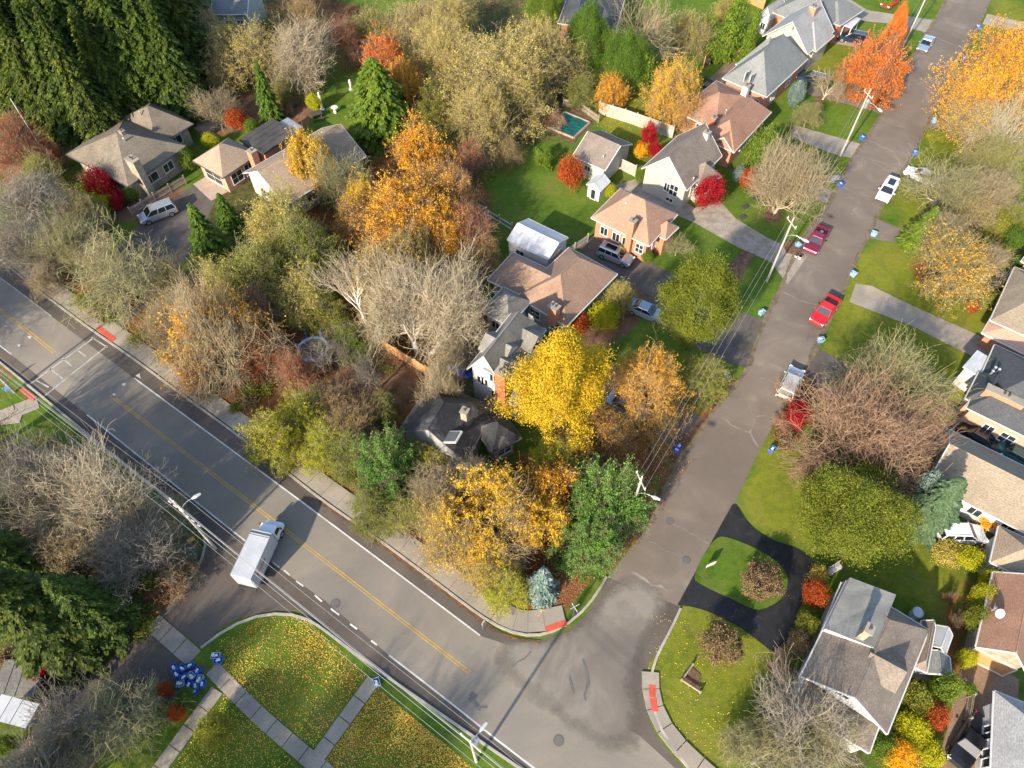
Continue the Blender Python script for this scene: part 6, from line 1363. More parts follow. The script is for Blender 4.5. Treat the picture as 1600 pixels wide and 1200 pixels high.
for i, (u, v, r, h) in enumerate([(20, 75, 60, 22), (75, 20, 60, 22), (130, 85, 60, 20), (170, 130, 52, 17), (215, 40, 60, 21), (250, 110, 55, 17), (290, 60, 46, 17), (95, 130, 52, 18), (130, 20, 60, 22), (-40, 60, 60, 22), (285, 10, 50, 18), (30, -40, 60, 22), (130, -50, 60, 22), (220, -50, 60, 22)]):
    T('spruce_tree', ('spruceTall', 'spruceTallB')[i % 2], u, v, r, h, 'dark', 'dark', ('darkgreen', 'needles')[i % 3 == 0], 'dark spruce inside the top left grove, %s' % ['at its left edge', 'near the picture top left', 'in its lit middle', 'just above the house roof', 'in its upper middle', 'right above the rear roof wing', 'at its right edge', 'above the house front corner', 'at the top, left of middle', 'beyond the left edge', 'top right of the grove', 'beyond the top left corner', 'beyond the top edge, middle', 'beyond the top edge, right'][i], group='tall spruces in the top left grove', hc=.4)
T('spruce_tree', 'spruceTallB', 62, 960, 92, 15, 'dark', 'dark', 'needles', 'big yellow green spruce at the lower left edge', group='evergreens lower left', hc=0.4)
T('spruce_tree', 'spruceTall', 140, 950, 55, 11, 'dark', 'dark', 'darkgreen', 'dark spruce right of the big lower left spruce', group='evergreens lower left', hc=0.4)
T('spruce_tree', 'spruceTall', 20, 880, 60, 12, 'dark', 'dark', 'darkgreen', 'dark spruce behind the big lower left spruce', group='evergreens lower left', hc=0.4)
# left edge and left block
T('bare_tree', 'bareB', 45, 300, 75, 11, 'tan', 'grey', None, 'grey bare tree at the left edge below the leaning pole', group=gw)
T('bare_tree', 'bareA', 20, 360, 65, 10, 'grey', 'grey', None, 'grey bare tree at left edge beside the upper sidewalk end', group=gw)
T('bare_tree', 'bareC', 100, 375, 55, 8, 'olive', 'olive', None, 'small mossy bare tree between left edge and silver minivan', group=gw)
T('bare_tree', 'bareSpread', 205, 415, 100, 11, 'dark', 'olive', None, 'dark spreading bare tree reaching over the sidewalk and driveway', group=gw, base=(215, 478))
T('half_bare_tree', 'sparseB', 330, 495, 92, 13, 'olive', 'beige', 'amber', 'half bare tree with yellow lower leaves beside the main road', group=gw, base=(372, 590))
T('bare_tree', 'bareC', 255, 500, 45, 7, 'grey', 'beige', None, 'low beige bare tree touching the sidewalk left of yellow leaved tree', group=gw)
T('bare_tree', 'sparseBig', 372, 65, 72, 11, 'brown', 'beige', 'olivegold', 'beige bare tree right of the dark spruce grove', group=gw)
T('bare_tree', 'bareC', 488, 75, 58, 12, 'tan', 'lightbeige', None, 'pale grey bare tree on the lawn, top left of centre', group=gw, base=(462, 130))
T('bare_tree', 'bareA', 330, 150, 40, 7, 'brown', 'beige', 'olive', 'beige bare tree at the edge of the brown yard', group=gw)
T('spruce_tree', 'spruce', 415, 148, 24, 9, 'dark', 'dark', 'green', 'narrow green spruce behind the flat roofed annex', hc=0.45)
T('leafy_tree', 'leafyA', 603, 85, 36, 11, 'brown', 'brown', 'orange', 'orange red maple at the top of the green spruce', group='autumn leaved trees')
T('leafy_tree', 'leafyB', 628, 112, 34, 10, 'brown', 'brown', 'amber', 'golden orange tree touching the right side of the green spruce', group='autumn leaved trees')
T('spruce_tree', 'spruceRound', 592, 165, 56, 11, 'dark', 'dark', 'brightgreen', 'single bright green spruce beside the narrow lawn', hc=0.4)
T('leafy_tree', 'leafyB', 655, 215, 48, 11, 'brown', 'brown', 'amber', 'amber tree below the bright green spruce', group='autumn leaved trees')
T('leafy_tree', 'leafyWide', 635, 320, 78, 12, 'brown', 'brown', 'amber', 'broad golden tree in the middle of the wooded block', group='autumn leaved trees')
T('leafy_tree', 'sparseA', 700, 290, 50, 9, 'brown', 'pink', 'amber', 'thin amber tree right of the broad golden tree', group='autumn leaved trees')
T('leafy_tree', 'sparseA', 730, 350, 50, 8, 'brown', 'pink', 'rust', 'thin rust coloured tree left of the white roofed shed', group='autumn leaved trees')
T('leafy_tree', 'leafyA', 476, 240, 38, 11, 'brown', 'brown', 'gold', 'small golden tree over the beige gable roof', group='autumn leaved trees')
T('bare_tree', 'bareA', 530, 258, 52, 11, 'olive', 'olive', None, 'mossy bare tree between two golden trees, left of centre', group=gw, base=(550, 330))
T('willow_tree', 'wispy', 425, 325, 60, 11, 'brown', 'olive', 'olivegold', 'pale wispy tree right of the dark driveway', group='olive wispy trees')
T('willow_tree', 'wispy', 480, 375, 62, 11, 'brown', 'olive', 'yellowgreen', 'yellow green wispy tree above the small blue trampoline', group='olive wispy trees')
T('willow_tree', 'wispy', 400, 405, 66, 10, 'brown', 'olive', 'olive', 'olive wispy tree above the half bare yellow tree', group='olive wispy trees')
T('willow_tree', 'wispy', 460, 445, 55, 8, 'brown', 'olive', 'olivegold', 'lower pale olive tree left of the white birch', group='olive wispy trees')
T('evergreen_bush', 'spruce', 318, 365, 36, 8, 'dark', 'dark', 'green', 'dark green conifer beside the dark driveway', hc=0.45, group='dark conifers by the driveway')
T('evergreen_bush', 'spruce', 352, 330, 24, 5, 'dark', 'dark', 'green', 'small dark conifer below the pinkish patio', hc=0.45, group='dark conifers by the driveway')
T('birch_tree', 'birch', 548, 440, 40, 14, 'pale', 'lightbeige', None, 'white barked birch leaning left of the big bare tree', base=(588, 545))
T('bare_tree', 'bareBig', 632, 450, 88, 14, 'pale', 'lightbeige', None, 'large beige bare tree with thick trunk behind the black roof', group=gw, base=(652, 552))
T('bare_tree', 'bareBig', 718, 455, 80, 14, 'pale', 'lightbeige', None, 'large beige bare tree left of the grey gabled roofs', group=gw, base=(675, 555))
T('half_bare_tree', 'sparseA', 600, 415, 60, 10, 'tan', 'beige', 'gold', 'beige bare tree crown between birch and golden tree', group=gw)
T('bare_tree', 'bareA', 720, 525, 50, 7, 'tan', 'beige', None, 'low bare tree hanging over the black roof corner', group=gw)
T('evergreen_bush', 'wispy', 548, 520, 34, 6, 'brown', 'brown', 'brightgreen', 'bright green bush at the foot of the birch')
T('bare_tree', 'bareSmall', 508, 545, 34, 6, 'grey', 'grey', None, 'small grey bare tree in front of the small blue trampoline', group=gw)
T('bare_tree', 'bareOpen', 570, 575, 30, 9, 'grey', 'grey', None, 'thin grey bare tree in the leaf covered yard', group=gw, base=(592, 608))
T('leafy_tree', 'wispy', 425, 665, 52, 8, 'brown', 'brown', 'lime', 'bright yellow green tree overhanging the main road sidewalk', group='lime trees')
T('leafy_tree', 'wispy', 468, 640, 42, 7, 'brown', 'olive', 'lime', 'paler lime tree right of the bright yellow green one', group='lime trees')
T('leafy_tree', 'wispy', 400, 545, 40, 6, 'brown', 'olive', 'rust', 'rust and brown undergrowth tree near the road', group='lime trees')
T('bare_tree', 'sparseA', 545, 655, 45, 6, 'brown', 'pink', 'olive', 'brown brushy tree left of the black roof', group=gw)
T('leafy_tree', 'wispy', 590, 630, 32, 5, 'brown', 'olive', 'yellowgreen', 'olive bush tree at the rear corner of the black roof')
T('pine_tree', 'pineSoft', 600, 715, 52, 9, 'brown', 'brown', 'pine', 'green pine in front of the black roof corner', group='soft green pines')
T('leafy_tree', 'wispy', 540, 700, 45, 7, 'brown', 'olive', 'yellowgreen', 'yellow green tree left of the green pine', group='lime trees')
T('leafy_tree', 'wispy', 585, 785, 45, 6, 'brown', 'olive', 'yellowgreen', 'low yellow green tree beside the sidewalk, below the pine', group='lime trees')
T('bare_tree', 'bareB', 675, 755, 60, 8, 'grey', 'beige', 'olive', 'grey brushy bare tree in front of the black roofed house', group=gw)
T('bare_tree', 'bareB', 740, 745, 50, 7, 'grey', 'grey', None, 'grey bare tree at the lower right of the black roof', group=gw)
T('half_bare_tree', 'halfBig', 770, 800, 96, 11, 'grey', 'beige', 'gold', 'broad half bare golden tree at the street corner', group='corner trees')
T('leafy_tree', 'leafyB', 862, 755, 50, 9, 'brown', 'brown', 'amber', 'amber tree behind the broad golden corner tree', group='corner trees')
T('leafy_tree', 'leafyA', 840, 812, 50, 8, 'brown', 'brown', 'gold', 'golden tree above the blue spruce', group='corner trees')
T('half_bare_tree', 'sparseA', 715, 850, 55, 8, 'grey', 'beige', 'gold', 'sparse yellow tree reaching over the sidewalk', group='corner trees')
T('leafy_tree', 'wispy', 790, 905, 42, 6, 'brown', 'olive', 'lime', 'yellow green bushy tree left of the blue spruce', group='corner trees')
T('blue_spruce', 'blueSpruce', 847, 915, 30, 6, 'dark', 'dark', 'bluegreen', 'small blue spruce at the corner of the two roads', hc=0.35)
T('pine_tree', 'pineSoft', 950, 770, 62, 11, 'brown', 'brown', 'pine', 'large green pine beside the leaning street light pole', group='soft green pines')
T('pine_tree', 'pineSoft', 925, 835, 52, 8, 'brown', 'brown', 'pine', 'lower green pine next to the corner driveway', group='soft green pines')
T('leafy_tree', 'oval', 875, 612, 76, 15, 'brown', 'brown', 'lemon', 'big lemon yellow tree in the middle of the picture', hc=0.52)
T('leafy_tree', 'wispy', 870, 710, 50, 6, 'brown', 'olive', 'lime', 'yellow green tree at the foot of the big lemon yellow tree')
T('half_bare_tree', 'sparseBig', 1020, 585, 72, 10, 'brown', 'beige', 'amber', 'half bare tree with amber leaves above the dark parking pad', group='corner trees')
T('half_bare_tree', 'sparseA', 950, 665, 45, 6, 'brown', 'brown', 'amber', 'thin amber tree right of the big lemon yellow tree', group='corner trees')
T('pine_tree', 'domeA', 1088, 487, 57, 11, 'brown', 'brown', 'yellowgreen', 'rounded yellow green pine beside the side street', hc=0.55)
T('pine_tree', 'wispy', 1105, 575, 42, 6, 'brown', 'olive', 'olive', 'olive shrubby tree beside the side street below the rounded pine')
T('leafy_tree', 'wispy', 968, 452, 28, 5, 'brown', 'olive', 'olivegold', 'small pale olive tree at the end of the brown hip roof')
T('shrub', 'bush', 945, 495, 26, 2.5, 'brown', 'brown', 'lime', 'yellow green shrub in front of the brown hip roofed house')
T('shrub', 'bush', 905, 505, 18, 2.2, 'brown', 'brown', 'rust', 'rust red shrub at the corner of the brown hip roof')
# top centre
T('half_bare_tree', 'sparseBig', 790, 95, 110, 13, 'tan', 'beige', 'olivegold', 'huge pale olive half bare tree above the teal pool cover', group='big half bare trees top centre')
T('half_bare_tree', 'sparseBig', 755, 165, 62, 11, 'brown', 'beige', 'olivegold', 'pale olive tree left of the teal pool cover', group='big half bare trees top centre')
T('half_bare_tree', 'sparseBig', 690, 65, 66, 12, 'brown', 'beige', 'olivegold', 'beige olive tree right of the orange maple, top centre', group='big half bare trees top centre')
T('half_bare_tree', 'sparseBig', 845, 60, 60, 12, 'brown', 'beige', 'olivegold', 'beige olive tree left of the solar roof', group='big half bare trees top centre')
T('leafy_tree', 'wispy', 680, 145, 42, 8, 'brown', 'dark', 'olive', 'dark olive tree right of the bright green spruce')
T('leafy_tree', 'wispy', 580, 30, 45, 8, 'brown', 'beige', 'olive', 'olive tree at the top edge above the orange maple')
T('bare_tree', 'sparseA', 540, 55, 38, 7, 'brown', 'pink', 'rust', 'reddish brushy tree left of the orange maple', group=gw)
T('evergreen_bush', 'domeA', 850, 15, 28, 6, 'brown', 'brown', 'brightgreen', 'bright green tree at the top edge left of the solar roof')
T('evergreen_bush', 'domeA', 920, 62, 34, 9, 'brown', 'brown', 'green', 'dark green tree below the solar roof', group='dark green trees by the solar roof')
T('evergreen_bush', 'domeA', 975, 98, 36, 8, 'brown', 'brown', 'green', 'dark green round tree left of the green column shrub', group='dark green trees by the solar roof')
T('leafy_tree', 'leafyB', 958, 128, 27, 7, 'brown', 'brown', 'amber', 'small round amber tree on the top centre lawn', group='autumn leaved trees')
T('bare_tree', 'bareOpen', 1010, 20, 72, 17, 'pale', 'beige', None, 'tall pale trunked bare tree at the top edge', base=(1003, 92))
T('evergreen_bush', 'column', 1008, 112, 11, 6, 'brown', 'brown', 'brightgreen', 'narrow green column shrub below the pale trunked tree')
T('half_bare_tree', 'sparseBig', 1052, 125, 52, 10, 'brown', 'pink', 'gold', 'half bare yellow tree left of the cedar fenced deck', group='autumn leaved trees')
T('cedar_tree', 'coneBush', 1142, 52, 24, 9, 'brown', 'brown', 'brightgreen', 'larger bright green cedar by the cedar fence', group='pair of bright green cedars', hc=.45)
T('cedar_tree', 'coneBush', 1172, 66, 15, 7, 'brown', 'brown', 'brightgreen', 'smaller bright green cedar by the grey roofs', group='pair of bright green cedars', hc=.45)
T('leafy_tree', 'wispy', 1135, 10, 24, 6, 'brown', 'brown', 'olivegold', 'pale tree at the top edge above the cedars')
T('evergreen_bush', 'bushB', 1105, 52, 18, 4, 'brown', 'brown', 'brightgreen', 'low green bush left of the cedars')
T('shrub', 'bush', 892, 272, 20, 4, 'brown', 'brown', 'rust', 'round rust red shrub beside the small beige garage', group='red shrubs')
T('shrub', 'bush', 1015, 213, 13, 3.5, 'brown', 'brown', 'red', 'small deep red maple by the white garden fence', group='red shrubs')
T('shrub', 'bushB', 1023, 236, 9, 2.2, 'brown', 'brown', 'red', 'low pinkish red shrub under the small deep red maple', group='red shrubs')
T('shrub', 'bush', 1106, 303, 22, 4, 'brown', 'brown', 'red', 'round crimson shrub at the corner of the beige gable house', group='red shrubs')
T('evergreen_bush', 'column', 843, 243, 7, 2.6, 'brown', 'brown', 'brightgreen', 'left little green column shrub by the pool lawn', group='little column shrubs')
T('evergreen_bush', 'column', 856, 250, 7, 2.4, 'brown', 'brown', 'brightgreen', 'right little green column shrub by the pool lawn', group='little column shrubs')
T('evergreen_bush', 'bush', 1000, 275, 8, 2.4, 'brown', 'brown', 'brightgreen', 'small green shrub at left corner of beige gable house')
T('evergreen_bush', 'bush', 1188, 238, 26, 5, 'brown', 'brown', 'brightgreen', 'bright green bush tree right of the brown hip roof by the street')
T('bare_tree', 'bareC', 1240, 235, 62, 10, 'tan', 'beige', None, 'fan shaped beige bare tree on a round soil bed by the street', base=(1210, 333))
T('bare_tree', 'bareC', 1215, 275, 45, 7, 'tan', 'beige', None, 'lower bare stems around the fan shaped beige tree', base=(1208, 330))
T('shrub', 'bushB', 1175, 280, 16, 2.5, 'brown', 'pink', 'rust', 'pinkish brown shrub between blue green shrub and fan shaped tree')
T('shrub', 'bushB', 1156, 275, 9, 2.2, 'brown', 'brown', 'bluegreen', 'small blue green shrub near the crimson shrub')
T('bare_tree', 'bareSmall', 1300, 122, 32, 5, 'tan', 'beige', None, 'small round bare tree with mulch ring near the dark car', base=(1285, 156))
T('shrub', 'bush', 1243, 150, 12, 3.5, 'brown', 'brown', 'bluegreen', 'blue green shrub below the dark suv')
T('half_bare_tree', 'sparseA', 1265, 175, 24, 4, 'brown', 'olive', 'olive', 'low olive tree above the fan shaped bare tree')
T('leafy_tree', 'leafyFull', 1375, 92, 52, 8.5, 'brown', 'brown', 'orange', 'bright orange maple on the lawn by the side street')
T('leafy_tree', 'oval', 1398, 50, 17, 8, 'brown', 'brown', 'orange', 'narrow orange top rising behind the bright orange maple')
# right side
T('leafy_tree', 'leafyWide', 1560, 130, 70, 11, 'brown', 'brown', 'amber', 'broad amber tree at the right edge, upper right', group='autumn leaved trees')
T('leafy_tree', 'leafyWide', 1600, 70, 55, 11, 'brown', 'brown', 'amber', 'amber tree cut by the right edge above the broad one', group='autumn leaved trees')
T('half_bare_tree', 'sparseA', 1530, 190, 52, 8, 'tan', 'beige', 'gold', 'thin yellow tree below the broad amber tree', group='autumn leaved trees')
T('bare_tree', 'bareOpen', 1590, 190, 60, 13, 'tan', 'tan', None, 'bare tree with thick pale trunks at the right edge', group=gw, base=(1545, 262))
T('bare_tree', 'bareA', 1490, 270, 62, 9, 'tan', 'olive', 'olive', 'mossy bare tree over the white car', group=gw)
T('bare_tree', 'bareB', 1560, 290, 50, 8, 'tan', 'beige', None, 'beige bare tree by the right edge above the long driveway', group=gw)
T('bare_tree', 'bareB', 1480, 350, 50, 7, 'brown', 'beige', None, 'beige bare tree right of the leaning green conifer', group=gw)
T('spruce_tree', 'spruce', 1442, 360, 32, 6, 'dark', 'dark', 'brightgreen', 'bright green conifer leaning by the short driveway', hc=.4)
T('half_bare_tree', 'sparseA', 1500, 405, 68, 8, 'tan', 'olive', 'amber', 'spreading bare tree on the lawn with orange leaves below', group=gw, base=(1462, 447))
T('bare_tree', 'bareB', 1555, 400, 40, 6, 'brown', 'beige', None, 'low beige bare tree left of the dark parked car', group=gw)
T('shrub', 'bushB', 1560, 350, 16, 2.5, 'brown', 'brown', 'olive', 'olive shrub at the right edge near the garden beds')
T('shrub', 'bushB', 1588, 372, 16, 2.5, 'brown', 'brown', 'green', 'dark green shrub at the right edge near the garden beds')
T('bare_tree', 'bareBig', 1405, 585, 92, 12, 'grey', 'olive', None, 'large grey green bare tree right of the silver car', group='twin giant bare trees')
T('bare_tree', 'bareBig2', 1345, 662, 105, 13, 'olive', 'pink', None, 'giant reddish bare tree above the yellow green evergreen', group='twin giant bare trees', base=(1315, 722))
T('bare_tree', 'bareBig2', 1410, 660, 85, 11, 'olive', 'pink', None, 'reddish bare tree crown between the giant tree and the tiled garage', group='twin giant bare trees')
T('shrub', 'bushB', 1250, 650, 18, 3, 'brown', 'brown', 'red', 'dark red shrub at the street edge under the giant bare tree', group='red shrubs')
T('shrub', 'shrubBare', 1240, 612, 22, 2.5, 'brown', 'pink', 'rust', 'brown twiggy shrub beside the silver car')
T('shrub', 'shrubBare', 1225, 655, 20, 2.0, 'brown', 'pink', 'rust', 'pale brown twiggy shrub at the street edge left of red shrub')
T('evergreen_tree', 'domeA', 1322, 802, 84, 7.5, 'brown', 'brown', 'yellowgreen', 'large rounded yellow green evergreen above the back lawn', hc=0.5)
T('blue_spruce', 'spruceTallB', 1462, 788, 52, 8, 'dark', 'dark', 'sprucegreen', 'grey green spruce left of the white suv', hc=0.4)
T('evergreen_bush', 'coneBush', 1440, 762, 18, 6, 'dark', 'dark', 'bluegreen', 'pale blue green shrub left of the grey green spruce')
T('shrub', 'ballTwig', 1190, 908, 32, 2.6, 'brown', 'brown', 'brown', 'round brown clipped shrub on the lawn island', group='round brown clipped shrubs')
T('shrub', 'ballTwig', 1127, 1008, 33, 2.6, 'brown', 'brown', 'brown', 'round brown clipped shrub on the corner lawn', group='round brown clipped shrubs')
T('shrub', 'bush', 1273, 930, 20, 2.4, 'brown', 'brown', 'rust', 'rust red shrub between loop driveway and corner house', group='shrubs along the corner house')
T('shrub', 'bush', 1262, 975, 19, 2.0, 'brown', 'brown', 'olive', 'olive shrub at the front wall of the corner house', group='shrubs along the corner house')
T('shrub', 'bush', 1250, 1005, 19, 2.0, 'brown', 'brown', 'brown', 'brown shrub below the olive shrub at the corner house front', group='shrubs along the corner house')
T('shrub', 'shrubBare', 1222, 1040, 24, 2.4, 'brown', 'pink', 'red', 'reddish twiggy shrub at the lower front of the corner house', group='shrubs along the corner house')
T('shrub', 'bushB', 1280, 900, 14, 1.8, 'brown', 'brown', 'olivegold', 'pale olive shrub at the tip of the loop driveway', group='shrubs along the corner house')
T('bare_tree', 'bareSpread', 1245, 1120, 95, 9.5, 'olive', 'grey', None, 'mossy bare tree in front of the corner house', group=gw, base=(1252, 1180))
T('bare_tree', 'bareSpread', 1300, 1150, 55, 6, 'olive', 'olive', 'olive', 'mossy low bare tree below the corner house porch roof', group=gw)
T('bare_tree', 'bareA', 1200, 1180, 70, 7, 'grey', 'olive', None, 'grey bare tree at the bottom edge on the corner lawn', group=gw)
for u, v, r, h, k, m_, lb in [
 (1470, 1075, 24, 3, 'bush', 'brightgreen', 'bright green shrub below the grey garden shed'),
 (1430, 1090, 24, 2.6, 'bush', 'olive', 'olive shrub beside the corner house right eave'),
 (1460, 1120, 22, 2.2, 'bush', 'rust', 'rust shrub between the corner house and the brown driveway'),
 (1425, 1140, 26, 2.4, 'bush', 'lime', 'yellow shrub below the corner house right eave'),
 (1405, 1185, 24, 2.4, 'bush', 'amber', 'orange shrub at the bottom edge right of the corner house'),
 (1375, 1165, 22, 2.2, 'bush', 'green', 'dark green shrub at the bottom corner of the porch roof'),
 (1455, 1175, 20, 2.0, 'bushB', 'lime', 'yellow shrub at the bottom edge beside the driveway'),
 (1510, 1030, 14, 2.0, 'bush', 'lime', 'yellow shrub at the head of the brown driveway'),
 (1512, 1075, 9, 1.6, 'bushB', 'brightgreen', 'small green shrub at the end of the picket fence'),
 (1532, 935, 17, 3.0, 'bush', 'lime', 'tall yellow hedge shrub left of the brown gable roof'),
 (1522, 965, 16, 3.0, 'bush', 'yellowgreen', 'yellow green hedge shrub below the tall yellow one'),
 (1545, 905, 14, 2.6, 'bush', 'lime', 'yellow hedge shrub at the top corner of the brown gable roof'),
 (1515, 875, 20, 1.8, 'bushB', 'lime', 'low yellow shrub below the white suv'),
 (1478, 862, 22, 1.4, 'bushB', 'olivegold', 'low pale garden shrub at the lawn edge'),
 (1545, 810, 18, 1.6, 'bushB', 'amber', 'amber hedge along the tiled garage eave, left end'),
 (1580, 828, 20, 1.6, 'bushB', 'amber', 'amber hedge along the tiled garage eave, right end'),
 (1560, 860, 12, 2.4, 'coneBush', 'green', 'dark green cone shrub by the beige roof corner'),
 (1490, 930, 12, 1.8, 'shrubBare', 'rust', 'dark twiggy shrub at the lawn edge left of the yellow hedge'),
 (1500, 965, 12, 1.8, 'shrubBare', 'brown', 'brown twiggy shrub near the white garden shed')]:
    T('shrub', k, u, v, r, h, 'brown', 'brown', m_, lb, group='garden shrubs lower right')
# left lower block
T('bare_tree', 'bareBig', 150, 770, 105, 12, 'tan', 'lightbeige', None, 'big beige bare tree beside the main road, left edge', group=gw)
T('bare_tree', 'bareBig2', 60, 740, 90, 11, 'grey', 'grey', None, 'grey bare tree at the left edge below the crosswalk', group=gw)
T('bare_tree', 'bareBig', 200, 855, 84, 9, 'grey', 'grey', None, 'grey bare tree at the driveway mouth left of the truck', group=gw)
T('bare_tree', 'bareB', 90, 840, 70, 9, 'grey', 'beige', None, 'beige bare tree above the big lower left spruce', group=gw)
T('bare_tree', 'bareA', 250, 800, 45, 7, 'grey', 'olive', None, 'mossy bare tree near the wires left of the truck', group=gw)
T('bare_tree', 'bareSpread', 205, 1100, 82, 7, 'dark', 'olive', None, 'spreading bare tree over the lower left driveway', group=gw, base=(200, 1142))
T('bare_tree', 'bareSpread', 90, 1130, 70, 7, 'grey', 'grey', None, 'mossy bare tree at the bottom left by the dark wall', group=gw)
T('bare_tree', 'bareOpen', -5, 650, 80, 14, 'dark', 'dark', None, 'dark bare tree at left edge by the footpath throwing shadow on the road', group=gw, base=(-20, 705))
T('shrub', 'bush', 258, 1078, 12, 1.6, 'brown', 'brown', 'rust', 'rust shrub left of the blue bins', group='shrubs by the blue bins')
T('shrub', 'bush', 278, 1115, 13, 1.6, 'brown', 'brown', 'rust', 'rust shrub below the blue bins', group='shrubs by the blue bins')
T('shrub', 'bush', 290, 1090, 14, 1.6, 'brown', 'brown', 'green', 'dark green shrub between the two rust shrubs', group='shrubs by the blue bins')
T('shrub', 'bush', 335, 1140, 28, 2.4, 'brown', 'brown', 'olive', 'round olive shrub on the bottom left lawn', group='shrubs by the blue bins')
T('shrub', 'bush', 60, 1045, 18, 2.0, 'brown', 'brown', 'red', 'dark red shrub below the big lower left spruce')
T('shrub', 'bush', 10, 1165, 18, 2.4, 'brown', 'brown', 'brightgreen', 'green shrub in the bottom left corner')
T('shrub', 'bush', 295, 865, 14, 1.6, 'dark', 'dark', 'bluegreen', 'blue green juniper left of the driveway mouth')
T('shrub', 'bush', 160, 290, 24, 4, 'brown', 'brown', 'red', 'deep red maple in front of the hip roofed house', group='red shrubs')
T('shrub', 'bushB', 182, 312, 16, 2.4, 'brown', 'brown', 'red', 'lower red shrub beside the deep red maple', group='red shrubs')
T('shrub', 'bushB', 148, 318, 26, 2.6, 'brown', 'brown', 'lime', 'yellow shrub left of the deep red maple')
T('shrub', 'bush', 370, 188, 16, 2.6, 'brown', 'brown', 'rust', 'orange red shrub beside the brown yard')
T('shrub', 'bush', 330, 222, 12, 2, 'brown', 'brown', 'lime', 'yellow green shrub between the two left houses')
T('shrub', 'bush', 295, 252, 14, 2.6, 'brown', 'brown', 'brightgreen', 'bright green shrub at the corner of the small hip roof')
T('shrub', 'bush', 205, 305, 12, 2, 'brown', 'brown', 'green', 'green shrub at the foot of the stone chimney')
T('shrub', 'bush', 75, 235, 14, 2, 'brown', 'brown', 'rust', 'rust shrub near the leaning pole base')
T('shrub', 'bush', 395, 200, 12, 2, 'brown', 'brown', 'brightgreen', 'green shrub left of the flat roofed annex')
T('shrub', 'bush', 352, 150, 10, 1.6, 'brown', 'brown', 'green', 'small dark green shrub on the brown yard')
T('shrub', 'bush', 490, 160, 12, 2.2, 'brown', 'brown', 'lime', 'yellow green round shrub by the stone statue')
T('shrub', 'shrubBare', 450, 168, 12, 1.8, 'brown', 'pink', 'rust', 'brown twiggy shrub behind the flat roofed annex')
T('shrub', 'shrubBare', 865, 182, 26, 2.2, 'brown', 'pink', 'rust', 'brown twiggy hedge behind the teal pool cover')
T('shrub', 'bush', 970, 395, 8, 1.4, 'brown', 'brown', 'lime', 'small yellow shrub at the brick bungalow wall')
T('shrub', 'bush', 1010, 402, 9, 1.4, 'brown', 'brown', 'brightgreen', 'small bright green shrub at the brick bungalow front corner')
T('shrub', 'bareSmall', 1060, 380, 26, 3.4, 'olive', 'olive', None, 'small mossy bare tree at the corner of the brick bungalow')
T('shrub', 'bush', 955, 300, 10, 1.6, 'brown', 'brown', 'lime', 'yellow shrub beside the little white shed')
T('shrub', 'bushB', 1000, 235, 12, 1.6, 'brown', 'brown', 'amber', 'amber ground shrub by the white garden fence')
for u, v, r, h, k, m_, lb in [
 (1210, 100, 8, 2, 'bush', 'rust', 'rust shrub in front of the light grey roof'),
 (1225, 122, 9, 1.5, 'bush', 'red', 'dark red shrub beside the dark suv'),
 (1385, 2, 9, 1.5, 'bushB', 'brightgreen', 'green shrub at the top edge by the driveway'),
 (1178, 205, 9, 1.2, 'bush', 'green', 'green shrub in the bed beside the brown hip roof'),
 (1245, 390, 8, 1.0, 'shrubBare', 'rust', 'brown twiggy plant beside the maroon pickup'),
 (1460, 212, 14, 1.2, 'bushB', 'olive', 'low olive shrub by the street verge right side'),
 (1495, 300, 22, 2.2, 'shrubBare', 'amber', 'twiggy amber shrub under the mossy bare tree'),
 (1590, 415, 14, 2, 'bush', 'green', 'dark green shrub by the dark parked car'),
 (1520, 480, 10, 1.2, 'bush', 'rust', 'orange shrub at the tan roofed porch'),
 (1555, 470, 9, 1.4, 'bush', 'olive', 'olive shrub beside the tan roof corner')]:
    T('shrub', k, u, v, r, h, 'brown', 'brown', m_, lb, group='garden shrubs upper right')

